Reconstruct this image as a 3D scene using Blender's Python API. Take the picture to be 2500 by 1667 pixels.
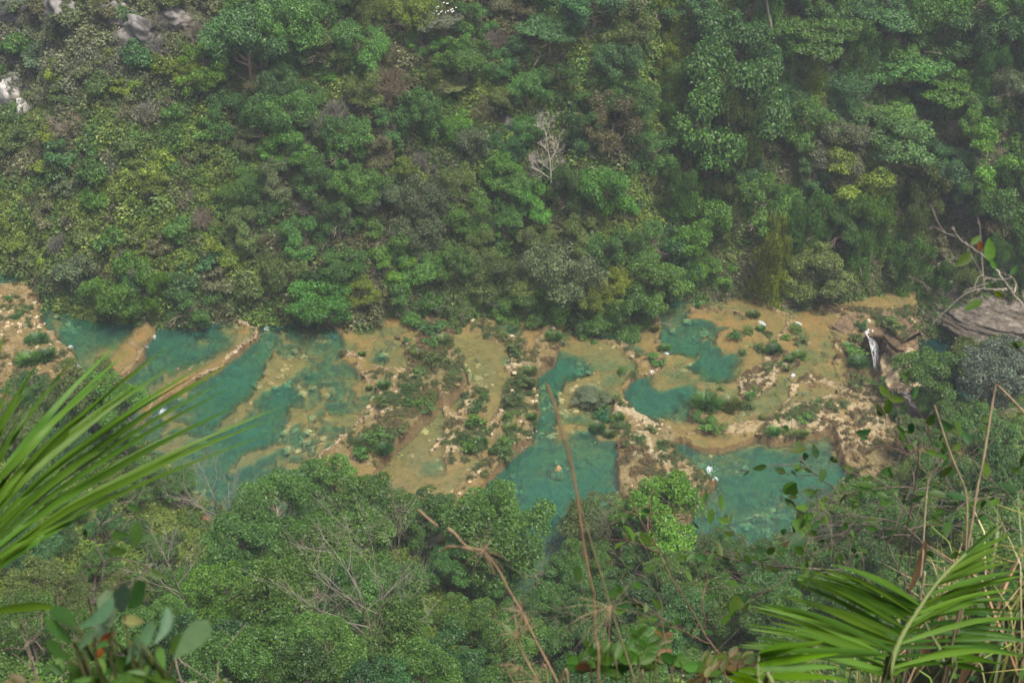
import bpy, math, random
import numpy as np
from mathutils import Vector, Matrix

# ------------------------------------------------------------------ camera, sky, sun, exposure
S = bpy.context.scene
for o in list(bpy.data.objects): bpy.data.objects.remove(o)
C = S.collection
CAMZ, PITCH, HFOV = 170.0, math.radians(35.0), math.radians(40.0)
FPX = 1250.0 / math.tan(HFOV / 2)
cam_d = bpy.data.cameras.new('camera'); cam = bpy.data.objects.new('camera', cam_d); C.objects.link(cam)
cam.location = (0, 0, CAMZ); cam.rotation_euler = (math.pi / 2 - PITCH, 0, 0)
cam_d.sensor_width = 36; cam_d.lens = 18 / math.tan(HFOV / 2); cam_d.clip_start = 0.05; cam_d.clip_end = 3000
cam_d.dof.use_dof = True; cam_d.dof.focus_distance = 290; cam_d.dof.aperture_fstop = 9.0
S.camera = cam
W = bpy.data.worlds.new('World'); S.world = W; W.use_nodes = True
wt = W.node_tree; wt.nodes.clear()
sky = wt.nodes.new('ShaderNodeTexSky'); sky.sky_type = 'NISHITA'; sky.sun_disc = False
SUN_EL, SUN_AZ = math.radians(66), math.radians(140)       # azimuth from +Y (north) clockwise
sky.sun_elevation = SUN_EL; sky.sun_rotation = SUN_AZ
sky.air_density = 0.8; sky.dust_density = 6.0; sky.ozone_density = 0.6
bg = wt.nodes.new('ShaderNodeBackground'); bg.inputs['Strength'].default_value = 0.10
wo = wt.nodes.new('ShaderNodeOutputWorld')
wt.links.new(sky.outputs[0], bg.inputs[0]); wt.links.new(bg.outputs[0], wo.inputs[0])
sun_d = bpy.data.lights.new('sun', 'SUN'); sun = bpy.data.objects.new('sun', sun_d); C.objects.link(sun)
sun_d.energy = 1.5; sun_d.angle = math.radians(16); sun_d.color = (1.0, 0.97, 0.92)
sdir = Vector((math.sin(SUN_AZ) * math.cos(SUN_EL), math.cos(SUN_AZ) * math.cos(SUN_EL), math.sin(SUN_EL)))
sun.rotation_euler = sdir.to_track_quat('Z', 'Y').to_euler()
sun.location = (0, 0, 400)
S.view_settings.view_transform = 'Standard'; S.view_settings.look = 'None'
S.view_settings.gamma = 1; S.view_settings.use_curve_mapping = False
S.view_settings.exposure = 1.52
S.render.engine = 'CYCLES'
S.cycles.max_bounces = 6; S.cycles.diffuse_bounces = 3; S.cycles.glossy_bounces = 2
S.cycles.transmission_bounces = 3; S.cycles.volume_bounces = 1; S.cycles.transparent_max_bounces = 8
S.cycles.use_denoising = True; S.cycles.use_adaptive_sampling = False
try: S.cycles.denoising_prefilter = 'ACCURATE'
except Exception: pass
S.cycles.caustics_reflective = False; S.cycles.caustics_refractive = False
HAZE_DENSITY = 0.00020

# ------------------------------------------------------------------ helpers
random.seed(4); RNG = np.random.default_rng(11)
CP, SP = math.cos(PITCH), math.sin(PITCH)
def ray(px, py):
    """direction of the sight line through a point of the photograph, scaled to depth 1"""
    u, v = (px - 1250.0) / FPX, (833.5 - py) / FPX
    return np.array([u, CP + v * SP, -SP + v * CP])
def at(px, py, z=0.0):
    d = ray(px, py); t = (z - CAMZ) / d[2]
    return np.array([d[0] * t, d[1] * t, z])
def fg(px, py, depth):
    d = ray(px, py); return np.array([d[0] * depth, d[1] * depth, CAMZ + d[2] * depth])
def proj(p):
    x, y, z = p[0], p[1], p[2] - CAMZ
    f = y * CP - z * SP; v = y * SP + z * CP
    return 1250 + FPX * x / f, 833.5 - FPX * v / f
TILES = {1: (0, 0), 2: (830, 0), 3: (1660, 0), 4: (0, 550), 5: (830, 550), 6: (1660, 550), 7: (0, 1107), 8: (830, 1107), 9: (1660, 1107)}
def T(t, pts):
    ox, oy = TILES[t]; return [(ox + x / 2.8, oy + y / 2.8) for x, y in pts]

LAT = np.random.default_rng(5).random((256, 256))
def vnoise(x, y):
    x = np.asarray(x, float); y = np.asarray(y, float)
    xi = np.floor(x).astype(int); yi = np.floor(y).astype(int); fx = x - xi; fy = y - yi
    fx = fx * fx * (3 - 2 * fx); fy = fy * fy * (3 - 2 * fy)
    a = LAT[xi & 255, yi & 255]; b = LAT[(xi + 1) & 255, yi & 255]; c = LAT[xi & 255, (yi + 1) & 255]; d = LAT[(xi + 1) & 255, (yi + 1) & 255]
    return (a * (1 - fx) + b * fx) * (1 - fy) + (c * (1 - fx) + d * fx) * fy
def fbm(x, y, o=4):
    s = 0; a = 0.5; t = 0
    for k in range(o):
        s = s + a * vnoise(x * 2 ** k + 17.3 * k, y * 2 ** k + 9.1 * k); t += a; a *= 0.5
    return s / t
def sstep(a, b, x):
    t = np.clip((x - a) / (b - a), 0, 1); return t * t * (3 - 2 * t)

def mesh_np(name, V, F, mat=None, smooth=False, attrs=None, colors=None):
    """V (n,3); F (m,k) array or list of such arrays"""
    me = bpy.data.meshes.new(name)
    Fs = F if isinstance(F, list) and not isinstance(F[0], tuple) else [F]
    Fs = [np.asarray(f, dtype=np.int32) for f in Fs if len(f)]
    V = np.asarray(V, dtype=np.float32)
    me.vertices.add(len(V)); me.vertices.foreach_set('co', V.ravel())
    loops = np.concatenate([f.ravel() for f in Fs]); sizes = np.concatenate([np.full(len(f), f.shape[1], np.int32) for f in Fs])
    starts = np.concatenate([[0], np.cumsum(sizes)[:-1]]).astype(np.int32)
    me.loops.add(len(loops)); me.loops.foreach_set('vertex_index', loops)
    me.polygons.add(len(sizes)); me.polygons.foreach_set('loop_start', starts)
    try: me.polygons.foreach_set('loop_total', sizes)
    except Exception: pass
    if smooth: me.polygons.foreach_set('use_smooth', np.ones(len(sizes), bool))
    me.update(calc_edges=True)
    for k, v in (attrs or {}).items():
        a = me.attributes.new(k, 'FLOAT', 'POINT'); a.data.foreach_set('value', np.asarray(v, np.float32).ravel())
    for k, v in (colors or {}).items():
        a = me.attributes.new(k, 'FLOAT_COLOR', 'POINT')
        v = np.asarray(v, np.float32); v = np.concatenate([v, np.ones((len(v), 1), np.float32)], 1)
        a.data.foreach_set('color', v.ravel())
    if mat: me.materials.append(mat)
    return me
def obj(name, me, parent=None, color=None):
    o = bpy.data.objects.new(name, me); C.objects.link(o)
    if parent: o.parent = parent
    if color is not None: o.color = (*color, 1)
    return o
def empty(name, loc=(0, 0, 0), rz=0.0, sc=1.0):
    o = bpy.data.objects.new(name, None); C.objects.link(o)
    o.location = loc; o.rotation_euler = (0, 0, rz); o.scale = (sc, sc, sc) if not hasattr(sc, '__len__') else sc
    o.empty_display_size = 0.3; return o
def tag(o, label=None, cat=None, group=None, kind=None):
    if label: o['label'] = label
    if cat: o['category'] = cat
    if group: o['group'] = group
    if kind: o['kind'] = kind
    return o

class Geo:
    """collects loose geometry for ONE mesh"""
    def __init__(s): s.V = []; s.Q = []; s.T = []; s.n = 0; s.col = []
    def add(s, V, Q=None, Tr=None, col=None):
        V = np.asarray(V, float)
        if Q is not None and len(Q): s.Q.append(np.asarray(Q) + s.n)
        if Tr is not None and len(Tr): s.T.append(np.asarray(Tr) + s.n)
        s.V.append(V); s.n += len(V)
        if col is not None: s.col.append(np.broadcast_to(np.asarray(col, float), (len(V), 3)))
    def tube(s, pts, radii, k=5):
        pts = np.asarray(pts, float); m = len(pts)
        radii = np.broadcast_to(np.asarray(radii, float), (m,)) if np.ndim(radii) else np.full(m, radii)
        tan = (np.gradient(pts, axis=0) if m > 2 else np.repeat(pts[1:] - pts[:1], 2, 0)); tan /= np.linalg.norm(tan, axis=1)[:, None] + 1e-9
        ref = np.array([0.31, 0.77, 0.55]); A = np.cross(tan, ref); A /= np.linalg.norm(A, axis=1)[:, None] + 1e-9; B = np.cross(tan, A)
        an = np.arange(k) / k * 2 * math.pi
        V = pts[:, None, :] + radii[:, None, None] * (np.cos(an)[None, :, None] * A[:, None, :] + np.sin(an)[None, :, None] * B[:, None, :])
        i = np.arange(m - 1)[:, None] * k; j = np.arange(k)[None, :]; j2 = (j + 1) % k
        Q = np.stack([i + j, i + j2, i + k + j2, i + k + j], -1).reshape(-1, 4)
        s.add(V.reshape(-1, 3), Q)
    def mesh(s, name, mat=None, smooth=False, attrs=None):
        F = []
        if s.Q: F.append(np.concatenate(s.Q))
        if s.T: F.append(np.concatenate(s.T))
        return mesh_np(name, np.concatenate(s.V), F, mat, smooth, attrs, {'tint': np.concatenate(s.col)} if s.col else None)

# ------------------------------------------------------------------ materials
def nodes(name):
    m = bpy.data.materials.new(name); m.use_nodes = True; nt = m.node_tree; nt.nodes.clear()
    out = nt.nodes.new('ShaderNodeOutputMaterial')
    def N(t, **kw):
        n = nt.nodes.new(t)
        for k, v in kw.items():
            if k in n.inputs.keys(): n.inputs[k].default_value = v
            else: setattr(n, k, v)
        return n
    L = nt.links.new
    return m, N, L, out
def mixc(N, L, fac, a, b, mode='MIX'):
    n = N('ShaderNodeMix', data_type='RGBA', blend_type=mode)
    for i, v in ((0, fac), (6, a), (7, b)):
        if hasattr(v, 'is_output'): L(v, n.inputs[i])
        else: n.inputs[i].default_value = v if i == 0 else (*v, 1)
    return n.outputs[2]
def mth(N, L, op, a, b=0.0, clamp=False):
    n = N('ShaderNodeMath', operation=op, use_clamp=clamp)
    for i, v in ((0, a), (1, b)):
        if hasattr(v, 'is_output'): L(v, n.inputs[i])
        else: n.inputs[i].default_value = v
    return n.outputs[0]
def ramp(N, L, fac, a, b):
    n = N('ShaderNodeMapRange', clamp=True); L(fac, n.inputs[0]); n.inputs[1].default_value = a; n.inputs[2].default_value = b
    return n.outputs[0]
def noise(N, L, scale, detail=4, vec=None, rough=0.55):
    n = N('ShaderNodeTexNoise'); n.inputs['Scale'].default_value = scale; n.inputs['Detail'].default_value = detail; n.inputs['Roughness'].default_value = rough
    if vec is not None: L(vec, n.inputs['Vector'])
    return n.outputs['Fac']

def leaf_material(name, source, trans=0.3, gloss=0.025, clump=0.35, vari=0.5, scale=0.45):
    """source: 'object' takes the colour of the object, 'tint' the colour of each bush, or an rgb"""
    m, N, L, out = nodes(name)
    geo = N('ShaderNodeNewGeometry'); tc = N('ShaderNodeTexCoord')
    if source == 'object': base = N('ShaderNodeObjectInfo').outputs['Color']
    elif source == 'instance': base = N('ShaderNodeAttribute', attribute_name='tint', attribute_type='INSTANCER').outputs['Color']
    elif source == 'tint': base = N('ShaderNodeAttribute', attribute_name='tint').outputs['Color']
    else:
        r = N('ShaderNodeRGB'); r.outputs[0].default_value = (*source, 1); base = r.outputs[0]
    n1 = noise(N, L, scale, 2, tc.outputs['Object'])
    k = mth(N, L, 'ADD', mth(N, L, 'MULTIPLY', ramp(N, L, n1, 0.3, 0.7), 2 * clump), 1 - clump)
    k2 = mth(N, L, 'ADD', mth(N, L, 'MULTIPLY', geo.outputs['Random Per Island'], 2 * vari), 1 - vari)
    kk = mth(N, L, 'MULTIPLY', k, k2)
    hsv = N('ShaderNodeHueSaturation'); L(base, hsv.inputs['Color']); L(kk, hsv.inputs['Value'])
    hu = mth(N, L, 'ADD', mth(N, L, 'MULTIPLY', geo.outputs['Random Per Island'], -0.035), 0.512); L(hu, hsv.inputs['Hue'])
    hsv.inputs['Saturation'].default_value = 1.12
    d = N('ShaderNodeBsdfDiffuse'); t = N('ShaderNodeBsdfTranslucent'); g = N('ShaderNodeBsdfGlossy'); g.inputs['Roughness'].default_value = 0.45
    L(hsv.outputs[0], d.inputs[0]); L(hsv.outputs[0], t.inputs[0])
    m1 = N('ShaderNodeMixShader'); m1.inputs[0].default_value = trans; L(d.outputs[0], m1.inputs[1]); L(t.outputs[0], m1.inputs[2])
    m2 = N('ShaderNodeMixShader'); m2.inputs[0].default_value = gloss; L(m1.outputs[0], m2.inputs[1]); L(g.outputs[0], m2.inputs[2])
    L(m2.outputs[0], out.inputs[0]); return m
def plain(name, rgb, rough=0.9, nscale=3.0, amp=0.3, spec=0.2, bump=0.0, obj_col=False):
    m, N, L, out = nodes(name); b = N('ShaderNodeBsdfPrincipled'); b.inputs['Roughness'].default_value = rough; b.inputs['Specular IOR Level'].default_value = spec
    tc = N('ShaderNodeTexCoord'); n = noise(N, L, nscale, 5, tc.outputs['Object'])
    if obj_col: base = N('ShaderNodeObjectInfo').outputs['Color']
    else:
        r = N('ShaderNodeRGB'); r.outputs[0].default_value = (*rgb, 1); base = r.outputs[0]
    h = N('ShaderNodeHueSaturation'); L(base, h.inputs['Color'])
    L(mth(N, L, 'ADD', mth(N, L, 'MULTIPLY', ramp(N, L, n, 0.3, 0.7), 2 * amp), 1 - amp), h.inputs['Value'])
    L(h.outputs[0], b.inputs['Base Color'])
    if bump:
        bp = N('ShaderNodeBump'); bp.inputs['Strength'].default_value = bump; L(n, bp.inputs['Height']); L(bp.outputs[0], b.inputs['Normal'])
    L(b.outputs[0], out.inputs[0]); return m

M = {}
M['leaf'] = leaf_material('tree_leaves', 'object')
M['bush'] = leaf_material('bush_leaves', 'instance', clump=0.15, vari=0.26, scale=1.2)
M['under'] = leaf_material('undergrowth_leaves', 'tint', clump=0.1, vari=0.45)
M['bark'] = plain('bark', (0.2, 0.16, 0.12), 0.95, 2.0, 0.35)
M['palebark'] = plain('pale_bark', (0.36, 0.32, 0.27), 0.95, 2.0, 0.3)
M['twig'] = plain('grey_twigs', (0.22, 0.185, 0.145), 0.95, 0.7, 0.3, obj_col=True)

def rock_material(name, dark, light, warm, scale=0.35, strata=0.0):
    m, N, L, out = nodes(name); b = N('ShaderNodeBsdfPrincipled'); b.inputs['Roughness'].default_value = 0.92; b.inputs['Specular IOR Level'].default_value = 0.15
    tc = N('ShaderNodeTexCoord'); v = tc.outputs['Object']
    if strata:
        mp = N('ShaderNodeMapping'); mp.inputs['Scale'].default_value = (1, 1, strata); L(v, mp.inputs[0]); v = mp.outputs[0]
    n1 = noise(N, L, scale, 6, v, 0.65); n2 = noise(N, L, scale * 4, 5, v, 0.7); n3 = noise(N, L, scale * 0.6, 3, v)
    c = mixc(N, L, ramp(N, L, n1, 0.35, 0.62), dark, light)
    c = mixc(N, L, ramp(N, L, n3, 0.5, 0.7), c, warm)
    c = mixc(N, L, ramp(N, L, n2, 0.56, 0.40), c, mixc(N, L, 0.55, c, (0.02, 0.02, 0.018)))
    L(c, b.inputs['Base Color'])
    bp = N('ShaderNodeBump'); bp.inputs['Strength'].default_value = 0.7; bp.inputs['Distance'].default_value = 0.3; L(n2, bp.inputs['Height']); L(bp.outputs[0], b.inputs['Normal'])
    L(b.outputs[0], out.inputs[0]); return m
M['rock'] = rock_material('grey_limestone', (0.085, 0.078, 0.07), (0.26, 0.245, 0.225), (0.15, 0.125, 0.095))
M['whiterock'] = rock_material('white_limestone', (0.33, 0.31, 0.28), (0.62, 0.60, 0.56), (0.4, 0.35, 0.28))
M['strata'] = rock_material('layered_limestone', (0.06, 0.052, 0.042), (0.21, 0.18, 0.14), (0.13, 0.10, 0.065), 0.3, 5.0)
M['ochrerock'] = rock_material('ochre_travertine', (0.22, 0.15, 0.06), (0.42, 0.30, 0.13), (0.36, 0.22, 0.07), 0.8)
M['creamrock'] = rock_material('cream_travertine', (0.20, 0.15, 0.07), (0.38, 0.31, 0.195), (0.28, 0.205, 0.095), 0.9)
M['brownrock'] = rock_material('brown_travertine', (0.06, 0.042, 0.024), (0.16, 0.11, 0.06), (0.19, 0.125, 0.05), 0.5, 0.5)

def soil_material():
    m, N, L, out = nodes('forest_soil'); b = N('ShaderNodeBsdfPrincipled'); b.inputs['Roughness'].default_value = 1; b.inputs['Specular IOR Level'].default_value = 0.1
    tc = N('ShaderNodeTexCoord'); v = tc.outputs['Object']
    n1 = noise(N, L, 0.08, 5, v); n2 = noise(N, L, 0.9, 5, v, 0.7)
    at_ = N('ShaderNodeAttribute', attribute_name='rock').outputs['Fac']
    c = mixc(N, L, ramp(N, L, n1, 0.35, 0.65), (0.042, 0.046, 0.022), (0.062, 0.058, 0.032))
    c = mixc(N, L, ramp(N, L, n2, 0.4, 0.65), c, (0.035, 0.042, 0.018))
    rk = mixc(N, L, ramp(N, L, n2, 0.35, 0.6), (0.12, 0.115, 0.11), (0.27, 0.265, 0.26))
    c = mixc(N, L, at_, c, rk)
    ea = N('ShaderNodeAttribute', attribute_name='earth').outputs['Fac']
    c = mixc(N, L, ea, c, mixc(N, L, ramp(N, L, n2, 0.35, 0.65), (0.13, 0.07, 0.045), (0.25, 0.15, 0.10)))
    L(c, b.inputs['Base Color'])
    bp = N('ShaderNodeBump'); bp.inputs['Strength'].default_value = 0.8; bp.inputs['Distance'].default_value = 0.4; L(n2, bp.inputs['Height']); L(bp.outputs[0], b.inputs['Normal'])
    L(b.outputs[0], out.inputs[0]); return m
M['soil'] = soil_material()

def bed_material():
    m, N, L, out = nodes('travertine_bed'); b = N('ShaderNodeBsdfPrincipled'); b.inputs['Roughness'].default_value = 0.85; b.inputs['Specular IOR Level'].default_value = 0.2
    tc = N('ShaderNodeTexCoord'); v = tc.outputs['Object']
    ab = N('ShaderNodeAttribute', attribute_name='above').outputs['Fac']
    wh = N('ShaderNodeAttribute', attribute_name='white').outputs['Fac']
    mo = N('ShaderNodeAttribute', attribute_name='moss').outputs['Fac']
    og = N('ShaderNodeAttribute', attribute_name='orange').outputs['Fac']
    n1 = noise(N, L, 0.12, 4, v); n2 = noise(N, L, 0.5, 6, v, 0.65); n3 = noise(N, L, 2.2, 5, v, 0.7); n4 = noise(N, L, 0.9, 4, v, 0.6)
    wet = mixc(N, L, ramp(N, L, n2, 0.3, 0.7), (0.158, 0.119, 0.036), (0.24, 0.18, 0.060))
    wet = mixc(N, L, mth(N, L, 'MULTIPLY', ramp(N, L, n1, 0.42, 0.62), 0.6), wet, (0.15, 0.13, 0.045))
    wet = mixc(N, L, mth(N, L, 'MULTIPLY', ramp(N, L, n4, 0.50, 0.66), 0.65), wet, (0.095, 0.085, 0.03))
    wet = mixc(N, L, mth(N, L, 'MULTIPLY', og, ramp(N, L, n2, 0.36, 0.58)), wet, mixc(N, L, ramp(N, L, n3, 0.3, 0.7), (0.195, 0.12, 0.036), (0.26, 0.172, 0.056)))
    wet = mixc(N, L, mth(N, L, 'MULTIPLY', ramp(N, L, n3, 0.60, 0.70), 0.5), wet, (0.13, 0.11, 0.045))
    dry = mixc(N, L, ramp(N, L, n3, 0.35, 0.65), (0.115, 0.084, 0.030), (0.215, 0.153, 0.056))
    dry = mixc(N, L, mth(N, L, 'MULTIPLY', ramp(N, L, n1, 0.40, 0.60), 0.55), dry, (0.115, 0.095, 0.036))
    dry = mixc(N, L, mth(N, L, 'MULTIPLY', ramp(N, L, n4, 0.60, 0.68), 0.5), dry, (0.36, 0.285, 0.155))
    dry = mixc(N, L, mth(N, L, 'MULTIPLY', wh, ramp(N, L, mth(N, L, 'ADD', n2, mth(N, L, 'MULTIPLY', wh, 0.16)), 0.54, 0.64)), dry, mixc(N, L, ramp(N, L, n2, 0.4, 0.65), (0.46, 0.385, 0.25), (0.29, 0.22, 0.105)))
    dry = mixc(N, L, mth(N, L, 'MULTIPLY', mo, ramp(N, L, n4, 0.34, 0.56)), dry, mixc(N, L, ramp(N, L, n3, 0.35, 0.65), (0.085, 0.08, 0.032), (0.15, 0.135, 0.055)))
    dry = mixc(N, L, mth(N, L, 'MULTIPLY', ramp(N, L, n3, 0.57, 0.66), 0.7), dry, (0.09, 0.07, 0.04))
    c = mixc(N, L, ramp(N, L, ab, -0.03, 0.12), wet, dry)
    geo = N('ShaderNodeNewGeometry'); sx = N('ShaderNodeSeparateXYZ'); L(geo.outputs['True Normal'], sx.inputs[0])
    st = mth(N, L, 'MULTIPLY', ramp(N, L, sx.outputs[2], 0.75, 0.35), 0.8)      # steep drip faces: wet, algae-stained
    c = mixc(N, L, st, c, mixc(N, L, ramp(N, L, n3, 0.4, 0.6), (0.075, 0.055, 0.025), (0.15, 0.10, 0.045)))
    L(c, b.inputs['Base Color'])
    bp = N('ShaderNodeBump'); bp.inputs['Strength'].default_value = 1.0; bp.inputs['Distance'].default_value = 0.45; L(n3, bp.inputs['Height']); L(bp.outputs[0], b.inputs['Normal'])
    L(b.outputs[0], out.inputs[0]); return m
M['bed'] = bed_material()

def water_material(name='river_water', marl=(0.034, 0.125, 0.086)):
    """clear water: what is seen through it loses red with the depth below the surface; a little milky turquoise scatter; sky mirrored"""
    m, N, L, out = nodes(name)
    dp = N('ShaderNodeAttribute', attribute_name='depth').outputs['Fac']
    tc = N('ShaderNodeTexCoord'); v = tc.outputs['Object']
    comb = N('ShaderNodeCombineColor')
    for i, k in enumerate((0.36, 0.078, 0.115)):
        e = mth(N, L, 'POWER', 2.718281828, mth(N, L, 'MULTIPLY', mth(N, L, 'MAXIMUM', mth(N, L, 'SUBTRACT', dp, 0.12), 0.0), -k)); L(e, comb.inputs[i])
    tr = N('ShaderNodeBsdfTransparent'); L(comb.outputs[0], tr.inputs[0])
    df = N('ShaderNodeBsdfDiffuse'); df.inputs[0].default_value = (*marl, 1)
    sc = mth(N, L, 'SUBTRACT', 1.0, mth(N, L, 'POWER', 2.718281828, mth(N, L, 'MULTIPLY', mth(N, L, 'MAXIMUM', mth(N, L, 'SUBTRACT', dp, 0.3), 0.0), -0.17)))
    sc = mth(N, L, 'MULTIPLY', sc, 0.95)
    m1 = N('ShaderNodeMixShader'); L(sc, m1.inputs[0]); L(tr.outputs[0], m1.inputs[1]); L(df.outputs[0], m1.inputs[2])
    gl = N('ShaderNodeBsdfGlossy'); gl.inputs['Roughness'].default_value = 0.04
    mp = N('ShaderNodeMapping'); mp.inputs['Scale'].default_value = (1.0, 2.0, 1.0); L(v, mp.inputs[0])
    n1 = noise(N, L, 0.8, 3, mp.outputs[0]); n2 = noise(N, L, 3.0, 2, mp.outputs[0])
    bp = N('ShaderNodeBump'); bp.inputs['Strength'].default_value = 0.3; bp.inputs['Distance'].default_value = 0.12
    L(mth(N, L, 'ADD', n1, mth(N, L, 'MULTIPLY', n2, 0.4)), bp.inputs['Height']); L(bp.outputs[0], gl.inputs['Normal'])
    fr = N('ShaderNodeFresnel'); fr.inputs['IOR'].default_value = 1.33; L(bp.outputs[0], fr.inputs['Normal'])
    m2 = N('ShaderNodeMixShader'); L(fr.outputs[0], m2.inputs[0]); L(m1.outputs[0], m2.inputs[1]); L(gl.outputs[0], m2.inputs[2])
    L(m2.outputs[0], out.inputs[0]); return m
M['water'] = water_material(); M['darkwater'] = water_material('shaded_cave_water', (0.010, 0.040, 0.038))  # cave pool: less marl, and the cave's shade put into a darker scatter colour
def foam_material():
    m, N, L, out = nodes('white_water'); b = N('ShaderNodeBsdfPrincipled'); b.inputs['Base Color'].default_value = (0.58, 0.62, 0.64, 1); b.inputs['Roughness'].default_value = 0.6
    tc = N('ShaderNodeTexCoord'); mp = N('ShaderNodeMapping'); mp.inputs['Scale'].default_value = (1.7, 1.7, 0.16); L(tc.outputs['Object'], mp.inputs[0])
    n = noise(N, L, 1.4, 4, mp.outputs[0], 0.6)
    tr = N('ShaderNodeBsdfTransparent'); mx = N('ShaderNodeMixShader')
    L(ramp(N, L, n, 0.34, 0.68), mx.inputs[0]); L(tr.outputs[0], mx.inputs[1]); L(b.outputs[0], mx.inputs[2]); L(mx.outputs[0], out.inputs[0]); return m
M['foam'] = foam_material()

# ------------------------------------------------------------------ the lie of the land
LEV = {0: 5.4, 1: 4.6, 2: 3.8, 3: 1.8, 4: 0.4, 5: 0.0, 6: -1.2, 7: -10.0}
FARBANK = [(-500, 560), (-200, 600), (0, 650), (54, 671), (96, 693), (150, 750), (171, 757), (243, 771), (339, 778), (421, 790), (518, 782), (607, 778), (714, 778), (821, 790), (901, 790), (948, 764),
           (1044, 764), (1101, 775), (1151, 764), (1248, 766), (1294, 775), (1366, 784), (1437, 790), (1501, 784), (1573, 765), (1598, 722), (1670, 720), (1724, 712), (1820, 716), (1910, 718), (1981, 730), (2045, 726)]
def lev_px(x): return float(np.interp(x, [300, 400, 620, 900, 1100, 1350, 1600, 2100], [5.4, 4.6, 3.8, 3.8, 1.8, 0.4, 0, 0]))
_fb = np.array([at(x, y, lev_px(x))[:2] for x, y in FARBANK] + [at(x, y, -10)[:2] for x, y in [(2150, 800), (2231, 815), (2303, 815), (2360, 842), (2500, 868), (2900, 900)]])
FBX, FBY = _fb[:, 0], _fb[:, 1]
o_ = np.argsort(FBX); FBX, FBY = FBX[o_], FBY[o_]
NEARBANK = [(-500, 900, 5), (-100, 960, 5), (180, 1010, 4.6), (300, 1080, 4.6), (420, 1170, 3.8), (520, 1250, 3.8), (700, 1270, 3), (950, 1290, 1.5), (1100, 1400, 0.4), (1300, 1500, 0), (1450, 1400, -1), (1700, 1390, -1.2),
            (1900, 1340, -1.2), (2060, 1200, -1.2), (2180, 1080, -2), (2290, 1020, -8), (2420, 985, -10), (2900, 1000, -10)]
_nb = np.array([at(x, y, z) for x, y, z in NEARBANK]); NBX, NBY, NBZ = _nb[:, 0], _nb[:, 1], _nb[:, 2]
def far_h(x, y):
    x = np.asarray(x, float); y = np.asarray(y, float)
    yb = np.interp(x, FBX, FBY) + 2.2 * (fbm(x * 0.12, x * 0 + 3) - 0.5)
    z0 = np.interp(x, FBX, np.interp(FBX, [-80, -52, -20, 10, 50, 78, 90], [5.4, 4, 3.0, 0.6, 0, 0, -10.0]))
    d = y - yb
    g = 7.5 * (fbm(x * 0.035 + 4, y * 0.012 + 1, 3) - 0.5) * 2 * sstep(0, 25, d)
    g = g - 5.0 * np.exp(-((x - 63 - 0.1 * d) / 7.0) ** 2) * sstep(4, 20, d) - 5 * np.exp(-((x - 98) / 8.0) ** 2) * sstep(4, 20, d) - 3.5 * np.exp(-((x + 52 + .2 * d) / 6.0) ** 2) * sstep(4, 20, d)
    h = np.where(d > 0, 2.4 * np.minimum(d, 1.6) + 1.28 * np.maximum(d - 1.6, 0), 1.6 * d)
    z = z0 - 0.4 + h + g + 1.6 * (fbm(x * 0.15, y * 0.15, 3) - 0.5) * sstep(0, 6, d)
    return np.where(z > 74, 74 + 0.22 * (z - 74), z)
def near_h(x, y):
    x = np.asarray(x, float); y = np.asarray(y, float)
    yb = np.interp(x, NBX, NBY); zb = np.interp(x, NBX, NBZ)
    d = yb - y
    v = zb - 0.6 + np.where(d > 0, 0.35 * np.minimum(d, 25) + 0.62 * np.maximum(d - 25, 0), 0.9 * d) + 2.2 * (fbm(x * 0.06 + 9, y * 0.06, 3) - 0.5) * sstep(0, 10, d)
    c = 168.0 - 1.42 * y
    return np.maximum(v, c)
def ground_h(x, y): return np.maximum(far_h(x, y), near_h(x, y))
def hit(px, py, up=0.0, hfun=ground_h, t0=155.0, t1=520.0):
    """where the sight line meets the ground raised by `up`; returns the ground point below"""
    d = ray(px, py); ts = np.linspace(t0, t1, 1600)
    z = CAMZ + d[2] * ts; h = hfun(d[0] * ts, d[1] * ts) + up
    k = np.argmax(z < h)
    if not (z < h).any(): k = len(ts) - 1
    x, y = d[0] * ts[k], d[1] * ts[k]
    return np.array([x, y, float(hfun(x, y))]), ts[k]

def sheet(name, xs, ys, Z, mat, attrs=None, mask=None, smooth=True):
    X, Y = np.meshgrid(xs, ys); V = np.stack([X, Y, Z], -1).reshape(-1, 3)
    ny, nx = X.shape; i = np.arange(ny - 1)[:, None] * nx + np.arange(nx - 1)[None, :]
    Q = np.stack([i, i + 1, i + nx + 1, i + nx], -1)
    Q = Q[mask] if mask is not None else Q.reshape(-1, 4)
    at_ = {k: v.reshape(-1) for k, v in (attrs or {}).items()}
    if mask is not None:
        u, inv = np.unique(Q.ravel(), return_inverse=True); Q = inv.reshape(-1, 4); V = V[u]; at_ = {k: v[u] for k, v in at_.items()}
    return mesh_np(name, V, Q, mat, smooth, at_)

# ---- far hillside
xs = np.arange(-190, 191, 1.1); ys = np.arange(225, 372, 1.1); X, Y = np.meshgrid(xs, ys)
Z = far_h(X, Y)
PXf = 1250 + FPX * X / (Y * CP - (Z - CAMZ) * SP)
PYf = 833.5 - FPX * (Y * SP + (Z - CAMZ) * CP) / (Y * CP - (Z - CAMZ) * SP)
def blob(cx, cy, rx, ry, PX, PY): return np.clip(1.3 - np.hypot((PX - cx) / rx, (PY - cy) / ry), 0, 1)
rockm = np.zeros_like(X)
for b in [(90, 0, 190, 45), (330, 60, 120, 60), (140, 130, 110, 35), (40, 245, 110, 60), (430, 50, 50, 30), (1245, 300, 45, 60), (1140, 540, 60, 50), (350, 100, 50, 40), (1230, 740, 90, 30), (2380, 440, 45, 80), (2400, 760, 150, 80)]:
    rockm = np.maximum(rockm, blob(*b, PXf, PYf))
rockm = np.maximum(rockm, sstep(5.0, 1.0, Y - np.interp(X, FBX, FBY)))
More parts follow.
